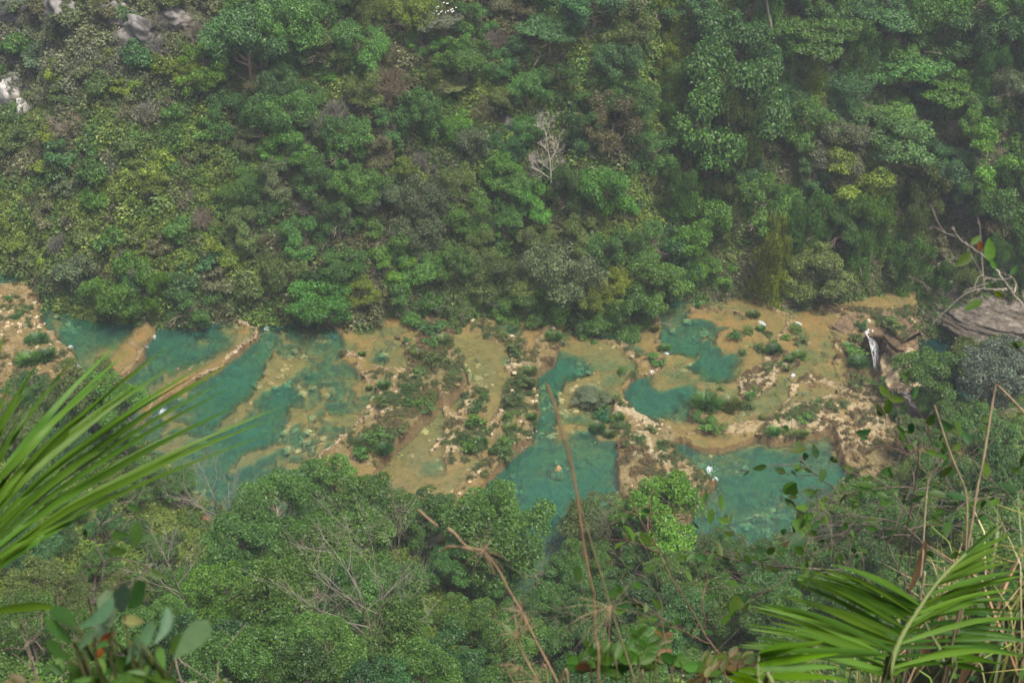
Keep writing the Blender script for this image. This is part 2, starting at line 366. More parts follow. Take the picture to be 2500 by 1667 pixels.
rockm *= sstep(0.3, 0.5, fbm(X * 0.25, Y * 0.25, 3))
earth = blob(1856, 400, 26, 60, PXf, PYf)
hill = obj('hillside', sheet('hillside', xs, ys, Z, M['soil'], {'rock': rockm, 'earth': earth})); tag(hill, kind='structure')
# ---- near slope
xs = np.arange(-150, 151, 1.4); ys = np.arange(8, 262, 1.4); X, Y = np.meshgrid(xs, ys)
Z = near_h(X, Y)
PXn = 1250 + FPX * X / (Y * CP - (Z - CAMZ) * SP); PYn = 833.5 - FPX * (Y * SP + (Z - CAMZ) * CP) / (Y * CP - (Z - CAMZ) * SP)
earth = np.maximum(blob(505, 1275, 50, 90, PXn, PYn), blob(760, 1330, 130, 60, PXn, PYn) * 0.8)
nears = obj('near_slope', sheet('near_slope', xs, ys, Z, M['soil'], {'rock': X * 0, 'earth': earth})); tag(nears, kind='structure')

# ---- travertine river bed, drawn out region by region (each with its own water level)
gx = np.arange(-114, 122, 0.31); gy = np.arange(164, 284, 0.37); GX, GY = np.meshgrid(gx, gy)
WX = GX + 1.3 * (fbm(GX * 0.35, GY * 0.35, 3) - 0.5) + 0.7 * (fbm(GX * 1.3 + 5, GY * 1.3, 2) - 0.5)
WY = GY + 1.3 * (fbm(GX * 0.35 + 40, GY * 0.35, 3) - 0.5) + 0.7 * (fbm(GX * 1.3 + 25, GY * 1.3, 2) - 0.5)
def window(P, pad):
    x0, x1, y0, y1 = P[:, 0].min() - pad, P[:, 0].max() + pad, P[:, 1].min() - pad, P[:, 1].max() + pad
    i0, i1 = np.searchsorted(gx, x0), np.searchsorted(gx, x1); j0, j1 = np.searchsorted(gy, y0), np.searchsorted(gy, y1)
    return slice(j0, j1), slice(i0, i1)
def seg_dist(P, X, Y, closed=True):
    n = len(P); D = np.full(X.shape, 1e9); ins = np.zeros(X.shape, bool)
    for a in range(n if closed else n - 1):
        p, q = P[a], P[(a + 1) % n]; e = q - p; L2 = e @ e + 1e-12
        t = np.clip(((X - p[0]) * e[0] + (Y - p[1]) * e[1]) / L2, 0, 1)
        D = np.minimum(D, (X - p[0] - t * e[0]) ** 2 + (Y - p[1] - t * e[1]) ** 2)
        if closed:
            c = ((p[1] > Y) != (q[1] > Y)); dy = q[1] - p[1]
            with np.errstate(divide='ignore', invalid='ignore'):
                ins ^= c & (X < (q[0] - p[0]) * (Y - p[1]) / (dy if dy else 1e-12) + p[0])
    D = np.sqrt(D); return np.where(ins, -D, D) if closed else D
def poly(pts, z): return np.array([at(x, y, z)[:2] for x, y in pts])

REG = np.full(GX.shape, 5, int)
dam1 = T(4, [(1075, 640), (1060, 740), (990, 820), (975, 910), (880, 985), (770, 1085), (690, 1150), (500, 1250)])
dam2 = T(4, [(1640, 600), (1775, 700), (1745, 770), (1670, 840), (1560, 930), (1480, 990), (1400, 1035), (1320, 1060), (1200, 1140), (1080, 1210), (1000, 1290), (850, 1400)])
cl1 = T(5, [(560, 560), (690, 655), (750, 740), (778, 830), (832, 920), (862, 1040), (780, 1160), (664, 1192), (604, 1290), (495, 1380), (442, 1432), (352, 1530), (250, 1640), (150, 1800), (0, 1950)])
cl2 = T(5, [(1560, 560), (1515, 680), (1505, 800), (1475, 880), (1440, 935), (1342, 1012), (1332, 1090), (1342, 1130), (1368, 1200), (1352, 1280), (1332, 1380), (1285, 1460), (1205, 1530), (1140, 1600), (1000, 1720), (900, 1880), (760, 2100), (500, 2300)])
dam3 = T(5, [(2120, 460), (2110, 560), (2180, 620), (2185, 760), (2232, 890), (2185, 985), (2085, 1025), (1968, 1072), (1942, 1130), (1955, 1190), (2020, 1265), (2150, 1335), (2330, 1400)]) + [(1700, 1085), (1640, 1098), (1648, 1105), (1700, 1145), (1750, 1180), (1740, 1290), (1600, 1400)]
r6 = T(6, [(0, 1480), (80, 1525), (300, 1555), (400, 1510), (520, 1465), (650, 1508), (840, 1488), (960, 1445), (1060, 1410), (1090, 1600), (1250, 1800)]) + [(2120, 1290), (1700, 1420), (1640, 1320), (1750, 1180), (1700, 1145), (1640, 1100), (1650, 1085)]
fallE = T(6, [(1620, 480), (1610, 620), (1590, 740), (1520, 800), (1400, 690), (1250, 690), (1185, 760), (1205, 850), (1262, 950), (1255, 1035), (1400, 1095), (1545, 1195), (1640, 1330), (1800, 1400)])
big = [(-600, 500), (-600, 1500)]
def paint(pts, r, z=None):
    z = LEV[r] if z is None else z; P = poly(pts, z); REG[seg_dist(P, WX, WY) < 0] = r
L_, R_ = (-600, 1500), (-600, 480)
paint([(-600, 480)] + [(3200, 480)] + [(3200, 1600), (-600, 1600)], 5)
paint([R_] + [(2116, 480)] + [] + dam3 + [(1400, 1600), L_], 4)
paint([R_] + cl2 + [L_], 3)
paint([R_] + cl1 + [L_], 2)
paint([R_] + dam2 + [L_], 1)
paint([R_] + dam1 + [L_], 0)
paint(r6, 6)
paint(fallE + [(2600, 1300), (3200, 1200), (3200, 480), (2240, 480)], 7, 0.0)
LEVG = np.vectorize(LEV.get)(REG).astype(float)
BASE = {0: 1.6, 1: 1.9, 2: 1.55, 3: 0.25, 4: 1.3, 5: 0.12, 6: 2.3, 7: 4.5}
DEP = np.vectorize(BASE.get)(REG).astype(float)
WH = np.zeros_like(DEP); MO = np.zeros_like(DEP); OG = np.zeros_like(DEP)
def feat(r, t, pts, depth, soft=0.8, white=0, moss=0, orange=0, only=True):
    pts = T(t, pts) if t else pts
    if depth > 0.9: soft *= 2.4
    P = poly(pts, LEV[r]); w = window(P, 4)
    if GX[w].size == 0: return
    sd = seg_dist(P, WX[w], WY[w]); k = sstep(soft, -soft, sd)
    if only: k = k * (REG[w] == r)
    DEP[w] = DEP[w] * (1 - k) + depth * k
    for arr, val in ((WH, white), (MO, moss), (OG, orange)):
        if val: arr[w] = np.maximum(arr[w], k * val)
CRESTS = []
def crest(r, t, pts, height=0.25, width=0.55, white=0.5, stones=1.0, regs=None):
    pts = T(t, pts) if t else pts
    P = poly(pts, LEV[r]); w = window(P, 4); D = seg_dist(P, WX[w], WY[w], False)
    k = sstep(width * 1.6, width * 0.5, D + 0.5 * (fbm(GX[w] * 0.9, GY[w] * 0.9, 2) - 0.5))
    k = k * np.isin(REG[w], regs or [r])
    DEP[w] = DEP[w] * (1 - k) - height * k; WH[w] = np.maximum(WH[w], k * white)
    CRESTS.append((P, LEV[r] + height * 0.6, width, stones))
# region 0 and the rock mass on the left
feat(0, 4, [(940, 640), (1070, 660), (1060, 740), (990, 800), (970, 850), (960, 920), (770, 1090), (640, 1130), (700, 960), (790, 850), (860, 740)], 0.15, 1.2, orange=1)
feat(0, 4, [(640, 830), (780, 840), (690, 1000), (560, 1030), (580, 900)], 0.8, 2.0)
feat(0, 4, [(430, 600), (560, 620), (640, 760), (560, 850), (430, 800), (400, 650)], 2.6, 2)
feat(0, 4, [(640, 640), (860, 640), (820, 720), (640, 740)], 2.4, 2)
feat(0, 4, [(300, 500), (390, 560), (420, 700), (380, 760), (340, 640)], 0.8, 1.0)
feat(0, 4, [(-900, 420), (0, 418), (150, 412), (262, 480), (282, 560), (292, 680), (380, 760), (402, 815), (500, 862), (532, 930), (562, 1030), (640, 1100), (300, 1200), (-900, 1200)], -1.3, 0.5, white=0.35, moss=0.12, orange=0.6)
feat(0, 4, [(220, 800), (400, 820), (500, 870), (560, 1040), (420, 1080), (350, 900)], -0.9, 0.8, orange=0.6, moss=0.2)
crest(0, 4, [(985, 650), (1003, 690), (930, 740), (890, 800), (970, 845), (960, 910), (880, 970), (790, 1052)], 0.25, 0.6, 0.3, 0.8)
crest(0, 4, [(1072, 690), (1060, 740), (990, 812)], 0.15, 0.4, 0.2, 0.6)
# region 1
feat(1, 4, [(1080, 720), (1300, 680), (1500, 700), (1560, 760), (1400, 820), (1200, 900), (1020, 900), (1000, 820)], 2.7, 2)
feat(1, 4, [(1440, 640), (1640, 640), (1740, 740), (1640, 840), (1330, 1060), (1060, 1260), (860, 1300), (1000, 1100), (1250, 950), (1450, 870), (1560, 770)], 0.7, 1.6)
feat(1, 4, [(1560, 640), (1640, 650), (1760, 720), (1660, 840), (1480, 985), (1330, 1060), (1200, 1140), (1040, 1270), (930, 1290), (1080, 1120), (1240, 1030), (1400, 950), (1560, 850), (1640, 760), (1610, 700)], 0.12, 1.0, orange=1)
crest(1, 4, [(1640, 660), (1700, 680), (1765, 705), (1740, 762), (1668, 832), (1558, 922), (1478, 982), (1400, 1025), (1330, 1050)], 0.35, 0.7, 1.0, 2.2)
crest(1, 4, [(1330, 1050), (1200, 1125), (1080, 1195), (1000, 1270)], 0.1, 0.4, 0.3, 0.5)
# region 2
feat(2, 4, [(1850, 860), (1800, 1000), (1770, 1060), (1650, 1160), (1560, 1230), (1500, 1330), (1380, 1330), (1360, 1180), (1480, 1060), (1600, 960), (1740, 860)], 3.3, 1.6)
feat(2, 4, [(1740, 1200), (1830, 1130), (1980, 1060), (2010, 1090), (1960, 1200), (1960, 1300), (1880, 1420), (1800, 1490), (1560, 1530), (1500, 1420), (1680, 1340), (1740, 1260)], 2.8, 1.3)
feat(2, 4, [(1380, 1400), (1600, 1480), (1900, 1450), (1950, 1560), (1500, 1800), (1250, 1700)], 2.2, 2)
feat(2, 4, [(1840, 860), (1880, 830), (1920, 900), (2080, 910), (2090, 950), (2030, 1010), (2000, 1050), (1850, 1110), (1740, 1190), (1720, 1260), (1640, 1340), (1480, 1400), (1500, 1330), (1600, 1260), (1650, 1200), (1760, 1090), (1800, 1000)], 0.4, 0.7)
feat(2, 4, [(2040, 1090), (2200, 1060), (2260, 1100), (2220, 1190), (2090, 1290), (2060, 1260), (2130, 1180)], 1.3, 1)
feat(2, 4, [(2260, 1070), (2280, 1110), (2230, 1200), (2110, 1300), (2090, 1420), (2050, 1420), (2060, 1280), (2190, 1180)], 0.4, 0.6)
feat(2, 4, [(1960, 1210), (2090, 1230), (2080, 1300), (2000, 1380), (1970, 1450), (1940, 1370), (1990, 1290)], 0.45, 0.6)
feat(2, 4, [(2000, 1050), (2060, 1050), (2120, 1190), (2060, 1240), (2070, 1150)], 0.5, 0.6)
feat(2, 4, [(1620, 1550), (1760, 1520), (1900, 1480), (1960, 1490), (1840, 1568), (1680, 1640), (1560, 1700)], 0.45, 0.7)
feat(2, 4, [(1960, 640), (2250, 640), (2250, 780), (2100, 860), (1960, 800), (1920, 700)], 1.2, 2)
feat(2, 5, [(0, 1080), (50, 1070), (110, 1120), (220, 1130), (200, 1180), (110, 1240), (-20, 1240)], 1.5, 0.8)
feat(2, 5, [(0, 1290), (60, 1270), (120, 1300), (100, 1350), (20, 1400), (-20, 1400)], 1.6, 0.7)
feat(2, 5, [(-60, 700), (10, 740), (20, 850), (130, 900), (150, 1000), (170, 1060), (110, 1100), (170, 1150), (240, 1100), (240, 1200), (130, 1280), (150, 1340), (0, 1480), (-150, 1600), (-250, 1800), (600, 1800), (900, 1100), (800, 600), (200, 580)], 0.0, 0.8, orange=0.4)
feat(2, 5, [(0, 870), (130, 900), (150, 1000), (280, 1000), (470, 1000), (480, 900), (560, 780), (600, 620), (900, 600), (900, 1100), (700, 1300), (300, 1650), (-50, 1600), (150, 1340), (130, 1290), (250, 1200), (240, 1100), (170, 1050)], -0.25, 0.7, white=0.35, moss=0.3, orange=0.5)
feat(2, 5, [(570, 640), (690, 640), (790, 740), (800, 830), (850, 920), (880, 1040), (780, 1170), (660, 1200), (600, 1300), (440, 1440), (300, 1600), (80, 1600), (100, 1470), (300, 1350), (260, 1250), (350, 1100), (480, 1000), (490, 880), (580, 800)], -0.95, 1.0, moss=0.75, white=0.25)
feat(2, 5, [(240, 790), (420, 765), (480, 900), (470, 980), (380, 990), (260, 960), (190, 900), (200, 850)], 0.45, 0.6)
feat(2, 5, [(195, 870), (290, 850), (320, 890), (290, 940), (220, 935)], 1.7, 0.6)
feat(2, 5, [(270, 700), (400, 690), (420, 750), (300, 760)], 0.6, 0.6)
feat(2, 5, [(40, 790), (230, 780), (190, 860), (20, 860)], 0.1, 0.5)
feat(2, 5, [(350, 1080), (450, 1050), (500, 1090), (420, 1120), (330, 1160)], -0.1, 0.5, orange=0.8)
for pl in ([(600, 985), (700, 995), (775, 1005), (770, 1020), (690, 1018), (610, 1005)], [(250, 1105), (340, 1108), (300, 1145), (240, 1140)], [(540, 800), (600, 840), (590, 870), (550, 860)], [(560, 1100), (660, 1110), (640, 1135), (560, 1125)], [(390, 1080), (470, 1020), (490, 1040), (400, 1110)]):
    feat(2, 5, pl, -1.0, 0.4, white=1.0)
crest(2, 5, [(0, 872), (70, 880), (130, 900), (150, 990), (170, 1060)], 0.3, 0.4, 0.9, 1.5)
crest(2, 5, [(250, 960), (300, 990), (380, 995), (470, 985), (480, 900), (440, 765), (380, 762)], 0.2, 0.35, 0.8, 1.2)
crest(2, 5, [(240, 1110), (300, 1190), (260, 1250), (150, 1320), (60, 1430), (-30, 1500), (-150, 1590)], 0.35, 0.45, 0.9, 1.3)
# region 3
feat(3, 5, [(680, 600), (1560, 560), (1560, 700), (1300, 760), (1100, 740), (760, 720)], 0.1, 1.0, orange=0.6, moss=0.3)
feat(3, 5, [(770, 830), (830, 840), (900, 960), (980, 1060), (900, 1070), (850, 1030), (830, 920)], 0.95, 1.0)
feat(3, 5, [(780, 760), (900, 780), (1000, 900), (1080, 1000), (1100, 1100), (1000, 1120), (900, 1060), (820, 880)], 0.42, 1.5)
feat(3, 5, [(690, 640), (860, 610), (850, 660), (740, 730)], 2.0, 0.6)
feat(3, 5, [(1080, 680), (1200, 670), (1230, 700), (1190, 745), (1120, 725)], 1.7, 0.6)
feat(3, 5, [(850, 620), (1000, 640), (1080, 690), (1110, 740), (1000, 760), (880, 720)], -0.12, 0.8, orange=0.7, moss=0.4)
feat(3, 5, [(1160, 770), (1230, 760), (1320, 700), (1540, 660), (1540, 800), (1480, 960), (1380, 1060), (1400, 1150), (1400, 1300), (1330, 1480), (1150, 1700), (900, 1900), (700, 1900), (1000, 1568), (990, 1450), (1100, 1300), (1120, 1200), (1180, 1060), (1140, 980), (1190, 940), (1160, 860)], -0.4, 0.8, moss=0.35, white=0.3, orange=0.6)
feat(3, 5, [(1250, 760), (1340, 640), (1420, 700), (1340, 760), (1320, 860), (1250, 900)], 0.0, 0.7, orange=1)
for pl in ([(1150, 780), (1250, 800), (1250, 910), (1190, 920), (1160, 860)], [(1170, 1060), (1260, 930), (1340, 1000), (1340, 1090), (1300, 1120), (1180, 1200), (1110, 1240)], [(1180, 1220), (1360, 1180), (1360, 1320), (1280, 1340), (1200, 1300)], [(1040, 1430), (1180, 1440), (1250, 1530), (1100, 1600)], [(800, 1450), (1000, 1420), (1000, 1560), (850, 1600)], [(1000, 720), (1170, 760), (1150, 790), (1040, 770)]):
    feat(3, 5, pl, -0.95, 0.9, moss=0.8, white=0.2)
feat(3, 5, [(780, 1150), (860, 1060), (1000, 1130), (1020, 1210), (985, 1260), (1000, 1310), (1050, 1400), (900, 1568), (740, 1700), (700, 1500), (735, 1330), (830, 1300), (725, 1285), (705, 1200)], -0.25, 0.6, white=0.5, moss=0.3, orange=0.4)
feat(3, 5, [(755, 1180), (850, 1105), (910, 1115), (850, 1200), (840, 1260), (740, 1270)], 0.3, 0.5, orange=0.3)
feat(3, 5, [(870, 1120), (1000, 1130), (1020, 1200), (960, 1220), (900, 1170)], -0.5, 0.5, moss=0.6)
feat(3, 5, [(660, 1190), (710, 1200), (720, 1280), (740, 1330), (720, 1450), (600, 1520), (500, 1700), (250, 1700), (350, 1530), (490, 1390)], 0.42, 0.6)
for pl in ([(1140, 975), (1200, 955), (1300, 960), (1310, 980), (1210, 1000), (1150, 990)], [(1290, 925), (1350, 920), (1340, 950), (1290, 945)], [(720, 1470), (790, 1410), (830, 1480), (800, 1568), (720, 1568)], [(1180, 1255), (1205, 1270), (1200, 1330), (1170, 1300)], [(1050, 785), (1150, 780), (1150, 800), (1060, 805)], [(830, 1220), (870, 1220), (850, 1290), (820, 1280)]):
    feat(3, 5, pl, -0.8, 0.4, white=1.0)
crest(3, 5, [(1175, 800), (1180, 900), (1150, 975), (1190, 1050), (1140, 1190), (1110, 1250), (1080, 1300), (1000, 1400)], 0.3, 0.4, 0.8, 1.2)
crest(3, 5, [(705, 1200), (720, 1290), (830, 1305), (735, 1340), (720, 1460), (640, 1540)], 0.25, 0.4, 0.9, 1.2)
crest(3, 5, [(860, 1290), (850, 1210), (900, 1120)], 0.2, 0.35, 0.6, 0.8)
# region 4
feat(4, 5, [(1540, 600), (2150, 480), (2180, 700), (2000, 830), (1760, 800), (1520, 850)], 0.7, 1.5)
feat(4, 5, [(1560, 660), (1700, 640), (1740, 780), (1560, 840)], 0.25, 1.0, orange=0.5)
feat(4, 5, [(1760, 700), (1900, 660), (2000, 660), (2060, 720), (1980, 800), (1780, 780)], 1.9, 1)
feat(4, 5, [(2060, 680), (2160, 660), (2180, 780), (2200, 880), (2100, 880), (2040, 800)], 0.2, 0.8, orange=0.5)
feat(4, 5, [(1340, 1010), (1440, 930), (1500, 860), (1560, 890), (1720, 960), (1660, 1020), (1560, 1050), (1520, 1130), (1400, 1150), (1310, 1090)], 3.1, 1.6)
feat(4, 5, [(1365, 1200), (1430, 1280), (1450, 1420), (1560, 1500), (1880, 1480), (1880, 1600), (1880, 2100), (700, 2300), (1000, 1720), (1180, 1568), (1300, 1470), (1340, 1350)], 2.7, 1.8)
feat(4, 5, [(1520, 850), (1760, 780), (1900, 800), (2000, 900), (1990, 960), (1850, 980), (1700, 930)], 0.4, 1.4)
feat(4, 5, [(1700, 940), (1900, 930), (1900, 970), (1740, 990)], 1.0, 0.8)
feat(4, 5, [(1540, 1060), (1700, 1010), (1900, 975), (2060, 1000), (1960, 1060), (1930, 1150), (1850, 1240), (1700, 1270), (1500, 1230), (1470, 1170)], 0.3, 0.8)
feat(4, 5, [(1450, 1380), (1480, 1220), (1600, 1230), (1800, 1330), (1600, 1400)], 0.55, 0.8)
feat(4, 5, [(1540, 1290), (1650, 1280), (1700, 1330), (1560, 1350)], 1.4, 0.7)
feat(4, 5, [(1450, 1365), (1700, 1350), (1950, 1320), (1960, 1360), (1850, 1400), (1500, 1415)], 0.08, 0.5, orange=0.5)
feat(4, 5, [(1500, 1420), (1720, 1420), (1880, 1480), (1880, 1540), (1560, 1500)], 1.6, 1)
feat(4, 5, [(1720, 1420), (1960, 1400), (1920, 1475), (1760, 1475)], 0.15, 0.5)
feat(4, 5, [(1760, 785), (1860, 780), (1980, 820), (2050, 880), (2150, 900), (2250, 930), (2200, 1000), (2090, 1030), (1970, 1080), (1950, 1130), (1960, 1190), (2020, 1270), (2150, 1340), (2352, 1390), (2352, 1460), (2100, 1450), (1900, 1410), (1850, 1240), (1920, 1150), (1940, 1050), (2060, 1000), (1990, 900), (1900, 830)], -0.3, 0.6, white=0.4, orange=0.5, moss=0.2)
feat(4, 5, [(2120, 560), (2190, 600), (2190, 780), (2240, 920), (2130, 900), (2160, 760)], -0.4, 0.5, moss=0.6)
feat(4, 5, [(1850, 1190), (1930, 1200), (2000, 1260), (2120, 1320), (2200, 1350), (2180, 1380), (2060, 1370), (1960, 1290), (1880, 1270)], -0.7, 0.4, white=1.0)
feat(4, 0, [(1505, 1080), (1560, 1050), (1640, 1050), (1660, 1100), (1710, 1140), (1760, 1180), (1760, 1260), (1700, 1400), (1520, 1400), (1508, 1150)], -0.8, 0.8, white=0.5, moss=0.5, orange=0.6)
feat(4, 0, [(1530, 1070), (1580, 1060), (1600, 1100), (1640, 1120), (1690, 1160), (1660, 1180), (1590, 1130), (1540, 1120)], -1.1, 0.4, white=1.0)
crest(4, 5, [(1765, 790), (1870, 790), (1985, 825)], 0.2, 0.35, 0.9, 1.0)
crest(4, 5, [(2150, 640), (2180, 780), (2215, 900), (2170, 980), (2080, 1018), (1965, 1065)], 0.2, 0.4, 0.6, 0.9)
# region 5
feat(5, 6, [(-330, 400), (0, 430), (300, 450), (900, 430), (1000, 520), (700, 560), (300, 560), (60, 600)], 0.3, 1.2, orange=0.5, moss=0.3)
feat(5, 6, [(-150, 480), (0, 540), (60, 640), (200, 650), (250, 690), (300, 700), (250, 800), (290, 880), (370, 870), (385, 930), (330, 1040), (180, 1050), (150, 980), (30, 960), (-20, 900), (-170, 800), (-180, 650)], 2.6, 0.9)
feat(5, 6, [(-180, 560), (-40, 480), (40, 560), (40, 640), (-120, 720)], 1.2, 1.0)
feat(5, 6, [(-160, 900), (-40, 860), (140, 890), (130, 930), (0, 980), (-40, 1040), (-140, 1040)], 0.25, 0.6)
feat(5, 6, [(120, 790), (160, 750), (200, 760), (140, 800)], 0.3, 0.4)
feat(5, 5, [(1940, 1100), (2110, 1015), (2130, 1100), (2180, 1130), (2300, 1110), (2400, 1090), (2450, 1160), (2330, 1230), (2200, 1305), (2080, 1300), (1980, 1240), (1940, 1160)], 3.0, 0.7)
feat(5, 5, [(2250, 1300), (2352, 1220), (2450, 1280), (2400, 1335), (2280, 1335)], 1.6, 0.6)
feat(5, 5, [(2100, 1090), (2180, 1060), (2300, 1040), (2352, 1080), (2250, 1120), (2150, 1130)], 0.3, 0.6)
feat(5, 6, [(250, 720), (420, 690), (540, 760), (520, 860), (400, 870), (290, 880), (250, 800)], 0.02, 0.5, orange=0.9)
feat(5, 6, [(60, 600), (300, 580), (440, 600), (480, 660), (400, 700), (250, 690), (200, 640), (60, 640)], 0.05, 0.6, orange=1.0)
feat(5, 6, [(390, 500), (600, 560), (740, 640), (720, 720), (620, 770), (560, 700), (500, 610), (430, 560)], 0.3, 0.6, orange=0.6)
feat(5, 6, [(580, 490), (880, 470), (920, 550), (800, 590), (740, 600), (640, 550)], 0.9, 0.7, moss=0.4)
feat(5, 6, [(780, 620), (860, 580), (1000, 630), (1050, 720), (1080, 830), (1110, 870), (1050, 960), (840, 950), (840, 870), (830, 750)], 0.18, 0.6, orange=1.0)
feat(5, 6, [(820, 700), (870, 700), (890, 850), (1000, 860), (1010, 930), (850, 945), (830, 860)], 0.75, 0.6)
feat(5, 6, [(690, 800), (790, 780), (790, 880), (680, 900)], 0.2, 0.4, orange=1.0)
feat(5, 6, [(750, 980), (900, 940), (910, 1010), (800, 1040)], 0.55, 0.4)
feat(5, 6, [(400, 1040), (560, 950), (590, 830), (640, 900), (720, 880), (820, 930), (750, 980), (660, 1000), (640, 1080), (520, 1160), (440, 1180)], -0.5, 0.4, white=0.9, moss=0.3)
feat(5, 6, [(720, 1190), (750, 1090), (810, 1090), (770, 1180), (700, 1240)], -0.35, 0.3, white=1.0)
feat(5, 6, [(560, 1150), (660, 1020), (750, 1040), (735, 1180), (600, 1285), (495, 1275), (500, 1200)], 0.6, 0.4)
feat(5, 6, [(800, 1060), (900, 1010), (1000, 1060), (1200, 1090), (1400, 1110), (1600, 1200), (1560, 1400), (1350, 1400), (1300, 1270), (1240, 1240), (1060, 1190), (1100, 1120), (960, 1090), (830, 1090)], -0.55, 0.5, white=0.75, moss=0.3, orange=0.5)
feat(5, 6, [(760, 1170), (900, 1090), (1080, 1110), (1095, 1150), (900, 1200), (750, 1250)], 0.3, 0.4, orange=0.4)
feat(5, 6, [(800, 1070), (900, 1015), (930, 1050), (960, 1090), (840, 1090)], -0.6, 0.3, white=1.0)
feat(5, 6, [(500, 1440), (600, 1330), (680, 1240), (760, 1280), (850, 1210), (1000, 1220), (1200, 1225), (1400, 1260), (1420, 1500), (1100, 1600), (1050, 1400), (960, 1440), (840, 1490), (650, 1510), (560, 1490)], -0.6, 0.5, white=0.95, moss=0.25)
feat(5, 6, [(780, 1270), (930, 1260), (960, 1300), (800, 1340), (720, 1320)], -0.8, 0.4, moss=1.0)
feat(5, 6, [(90, 1160), (250, 1150), (420, 1170), (400, 1280), (260, 1290), (200, 1400), (60, 1330), (100, 1250)], -0.25, 0.5, moss=0.6, orange=0.6)
feat(5, 6, [(0, 1440), (200, 1420), (500, 1420), (560, 1380), (620, 1330), (480, 1330), (260, 1400), (60, 1420)], -0.35, 0.5, white=0.7, orange=0.5)
feat(5, 6, [(0, 1450), (120, 1460), (500, 1430), (520, 1470), (400, 1515), (300, 1560), (80, 1530), (0, 1500)], 0.15, 0.4, orange=0.4)
feat(5, 6, [(930, 560), (1040, 560), (1620, 560), (1600, 760), (1500, 810), (1400, 700), (1250, 700), (1100, 640), (1040, 640)], -0.5, 0.6, moss=0.5, orange=0.3)
feat(5, 6, [(1060, 680), (1180, 760), (1210, 850), (1270, 950), (1260, 1040), (1100, 1040), (1060, 960), (1120, 870), (1080, 800)], -0.2, 0.5, moss=0.9)
feat(5, 6, [(1010, 620), (1150, 640), (1260, 680), (1250, 700), (1100, 665), (1010, 640)], 0.1, 0.3)
feat(5, 0, [(2040, 1000), (2300, 980), (2250, 1150), (2120, 1300), (2060, 1200)], -0.5, 0.8, moss=0.3, white=0.4, orange=0.7)
crest(5, 6, [(60, 580), (200, 575), (350, 585), (440, 605)], 0.2, 0.35, 0.6, 0.9)
crest(5, 6, [(390, 490), (600, 550), (740, 615)], 0.25, 0.35, 0.7, 1.0)
crest(5, 6, [(760, 640), (700, 740), (640, 780), (600, 830)], 0.25, 0.4, 0.6, 1.0)
crest(5, 6, [(1000, 640), (1050, 720), (1075, 830), (1110, 880), (1060, 960)], 0.2, 0.35, 0.8, 1.0)
crest(5, 6, [(400, 1050), (440, 1180), (520, 1160), (640, 1080), (665, 1000)], 0.3, 0.4, 0.9, 1.2)
crest(5, 6, [(740, 1250), (900, 1205), (1090, 1160), (1060, 1110)], 0.2, 0.4, 0.9, 1.2)
# region 6 and the gorge
feat(6, 6, [(60, 1480), (520, 1450), (860, 1470), (1060, 1390), (1080, 1480), (860, 1520), (640, 1540), (540, 1500), (400, 1545), (300, 1590), (100, 1560)], 0.8, 1.0)
feat(6, 6, [(1000, 1400), (1300, 1450), (1200, 1700), (1090, 1600)], -0.2, 1.0, orange=0.8)
feat(7, 6, [(1185, 740), (1420, 690), (1520, 800), (1560, 830), (1450, 900), (1480, 1000), (1430, 1080), (1260, 1050)], 0.3, 1.0)
# natural relief of the bed
rid = np.abs(fbm(WX * 0.11 + 2 * fbm(WX * 0.2, WY * 0.2, 2), WY * 0.15 + 7, 3) - 0.5) * 2
k_ = sstep(0.11, 0.05, rid) * (REG == 2) * sstep(0.3, 0.7, DEP) * sstep(2.6, 1.4, DEP); DEP = DEP * (1 - k_) + 0.4 * k_
lump = vnoise(WX * 0.9 + 3, WY * 0.9) * vnoise(WX * 0.45 + 8, WY * 0.5)
rid = np.abs(fbm(WX * 0.22, WY * 0.28, 4) - 0.5) * 2
shl = (DEP >= 0) & (DEP <= 0.3); DEP = np.where(shl, DEP + 2.6 * np.clip(fbm(GX * 0.2 + 51, GY * 0.24, 4) - 0.52, 0, 0.3) + 0.5 * np.clip(fbm(GX * 0.8 + 5, GY * 0.8, 3) - 0.55, 0, 1), DEP)
sub = DEP > 0.3
DEP = np.where(sub, DEP * (0.45 + 1.2 * fbm(GX * 0.14 + 3, GY * 0.19, 4)) + np.clip(DEP, 0, 1.2) * 0.9 * (fbm(GX * 0.7, GY * 0.8, 3) - 0.5) - 0.6 * np.clip(DEP - 0.5, 0, 1.4) * sstep(0.13, 0.02, rid) - 0.9 * np.clip(DEP - 0.4, 0, 1) * sstep(0.35, 0.6, lump), DEP + 0.10 * (fbm(GX * 0.5, GY * 0.5, 3) - 0.5))
DEP = np.where(DEP < 0.02, DEP - 0.5 * np.clip(-DEP, 0, 1) * 2 * (fbm(GX * 0.55, GY * 0.55, 4) - 0.5) - 0.18 * (vnoise(GX * 1.9, GY * 1.9) - 0.5) * (DEP < -0.15), DEP)
stp = 3.2 * fbm(GX * 0.28 + 11, GY * 0.33, 4) + 0.5 * fbm(GX * 1.1, GY * 1.1, 2); stp = np.floor(stp * 2.2) / 2.2 + 0.25 * sstep(0.75, 1, (stp * 2.2) % 1) / 2.2
DEP = np.where(DEP < -0.12, DEP - 0.55 * (stp - 1.85), DEP); DEP = np.where((DEP > -0.06) & ~sub & (REG < 9) & (stp > 0) & (DEP < 0.0) , DEP, DEP)
DEP = np.where(sub, np.maximum(DEP, 0.12), DEP)
gy_, gx_ = np.gradient(DEP); grd = np.hypot(gx_ / 0.31, gy_ / 0.37); same = (np.abs(np.gradient(LEVG)[0]) + np.abs(np.gradient(LEVG)[1])) < 0.01
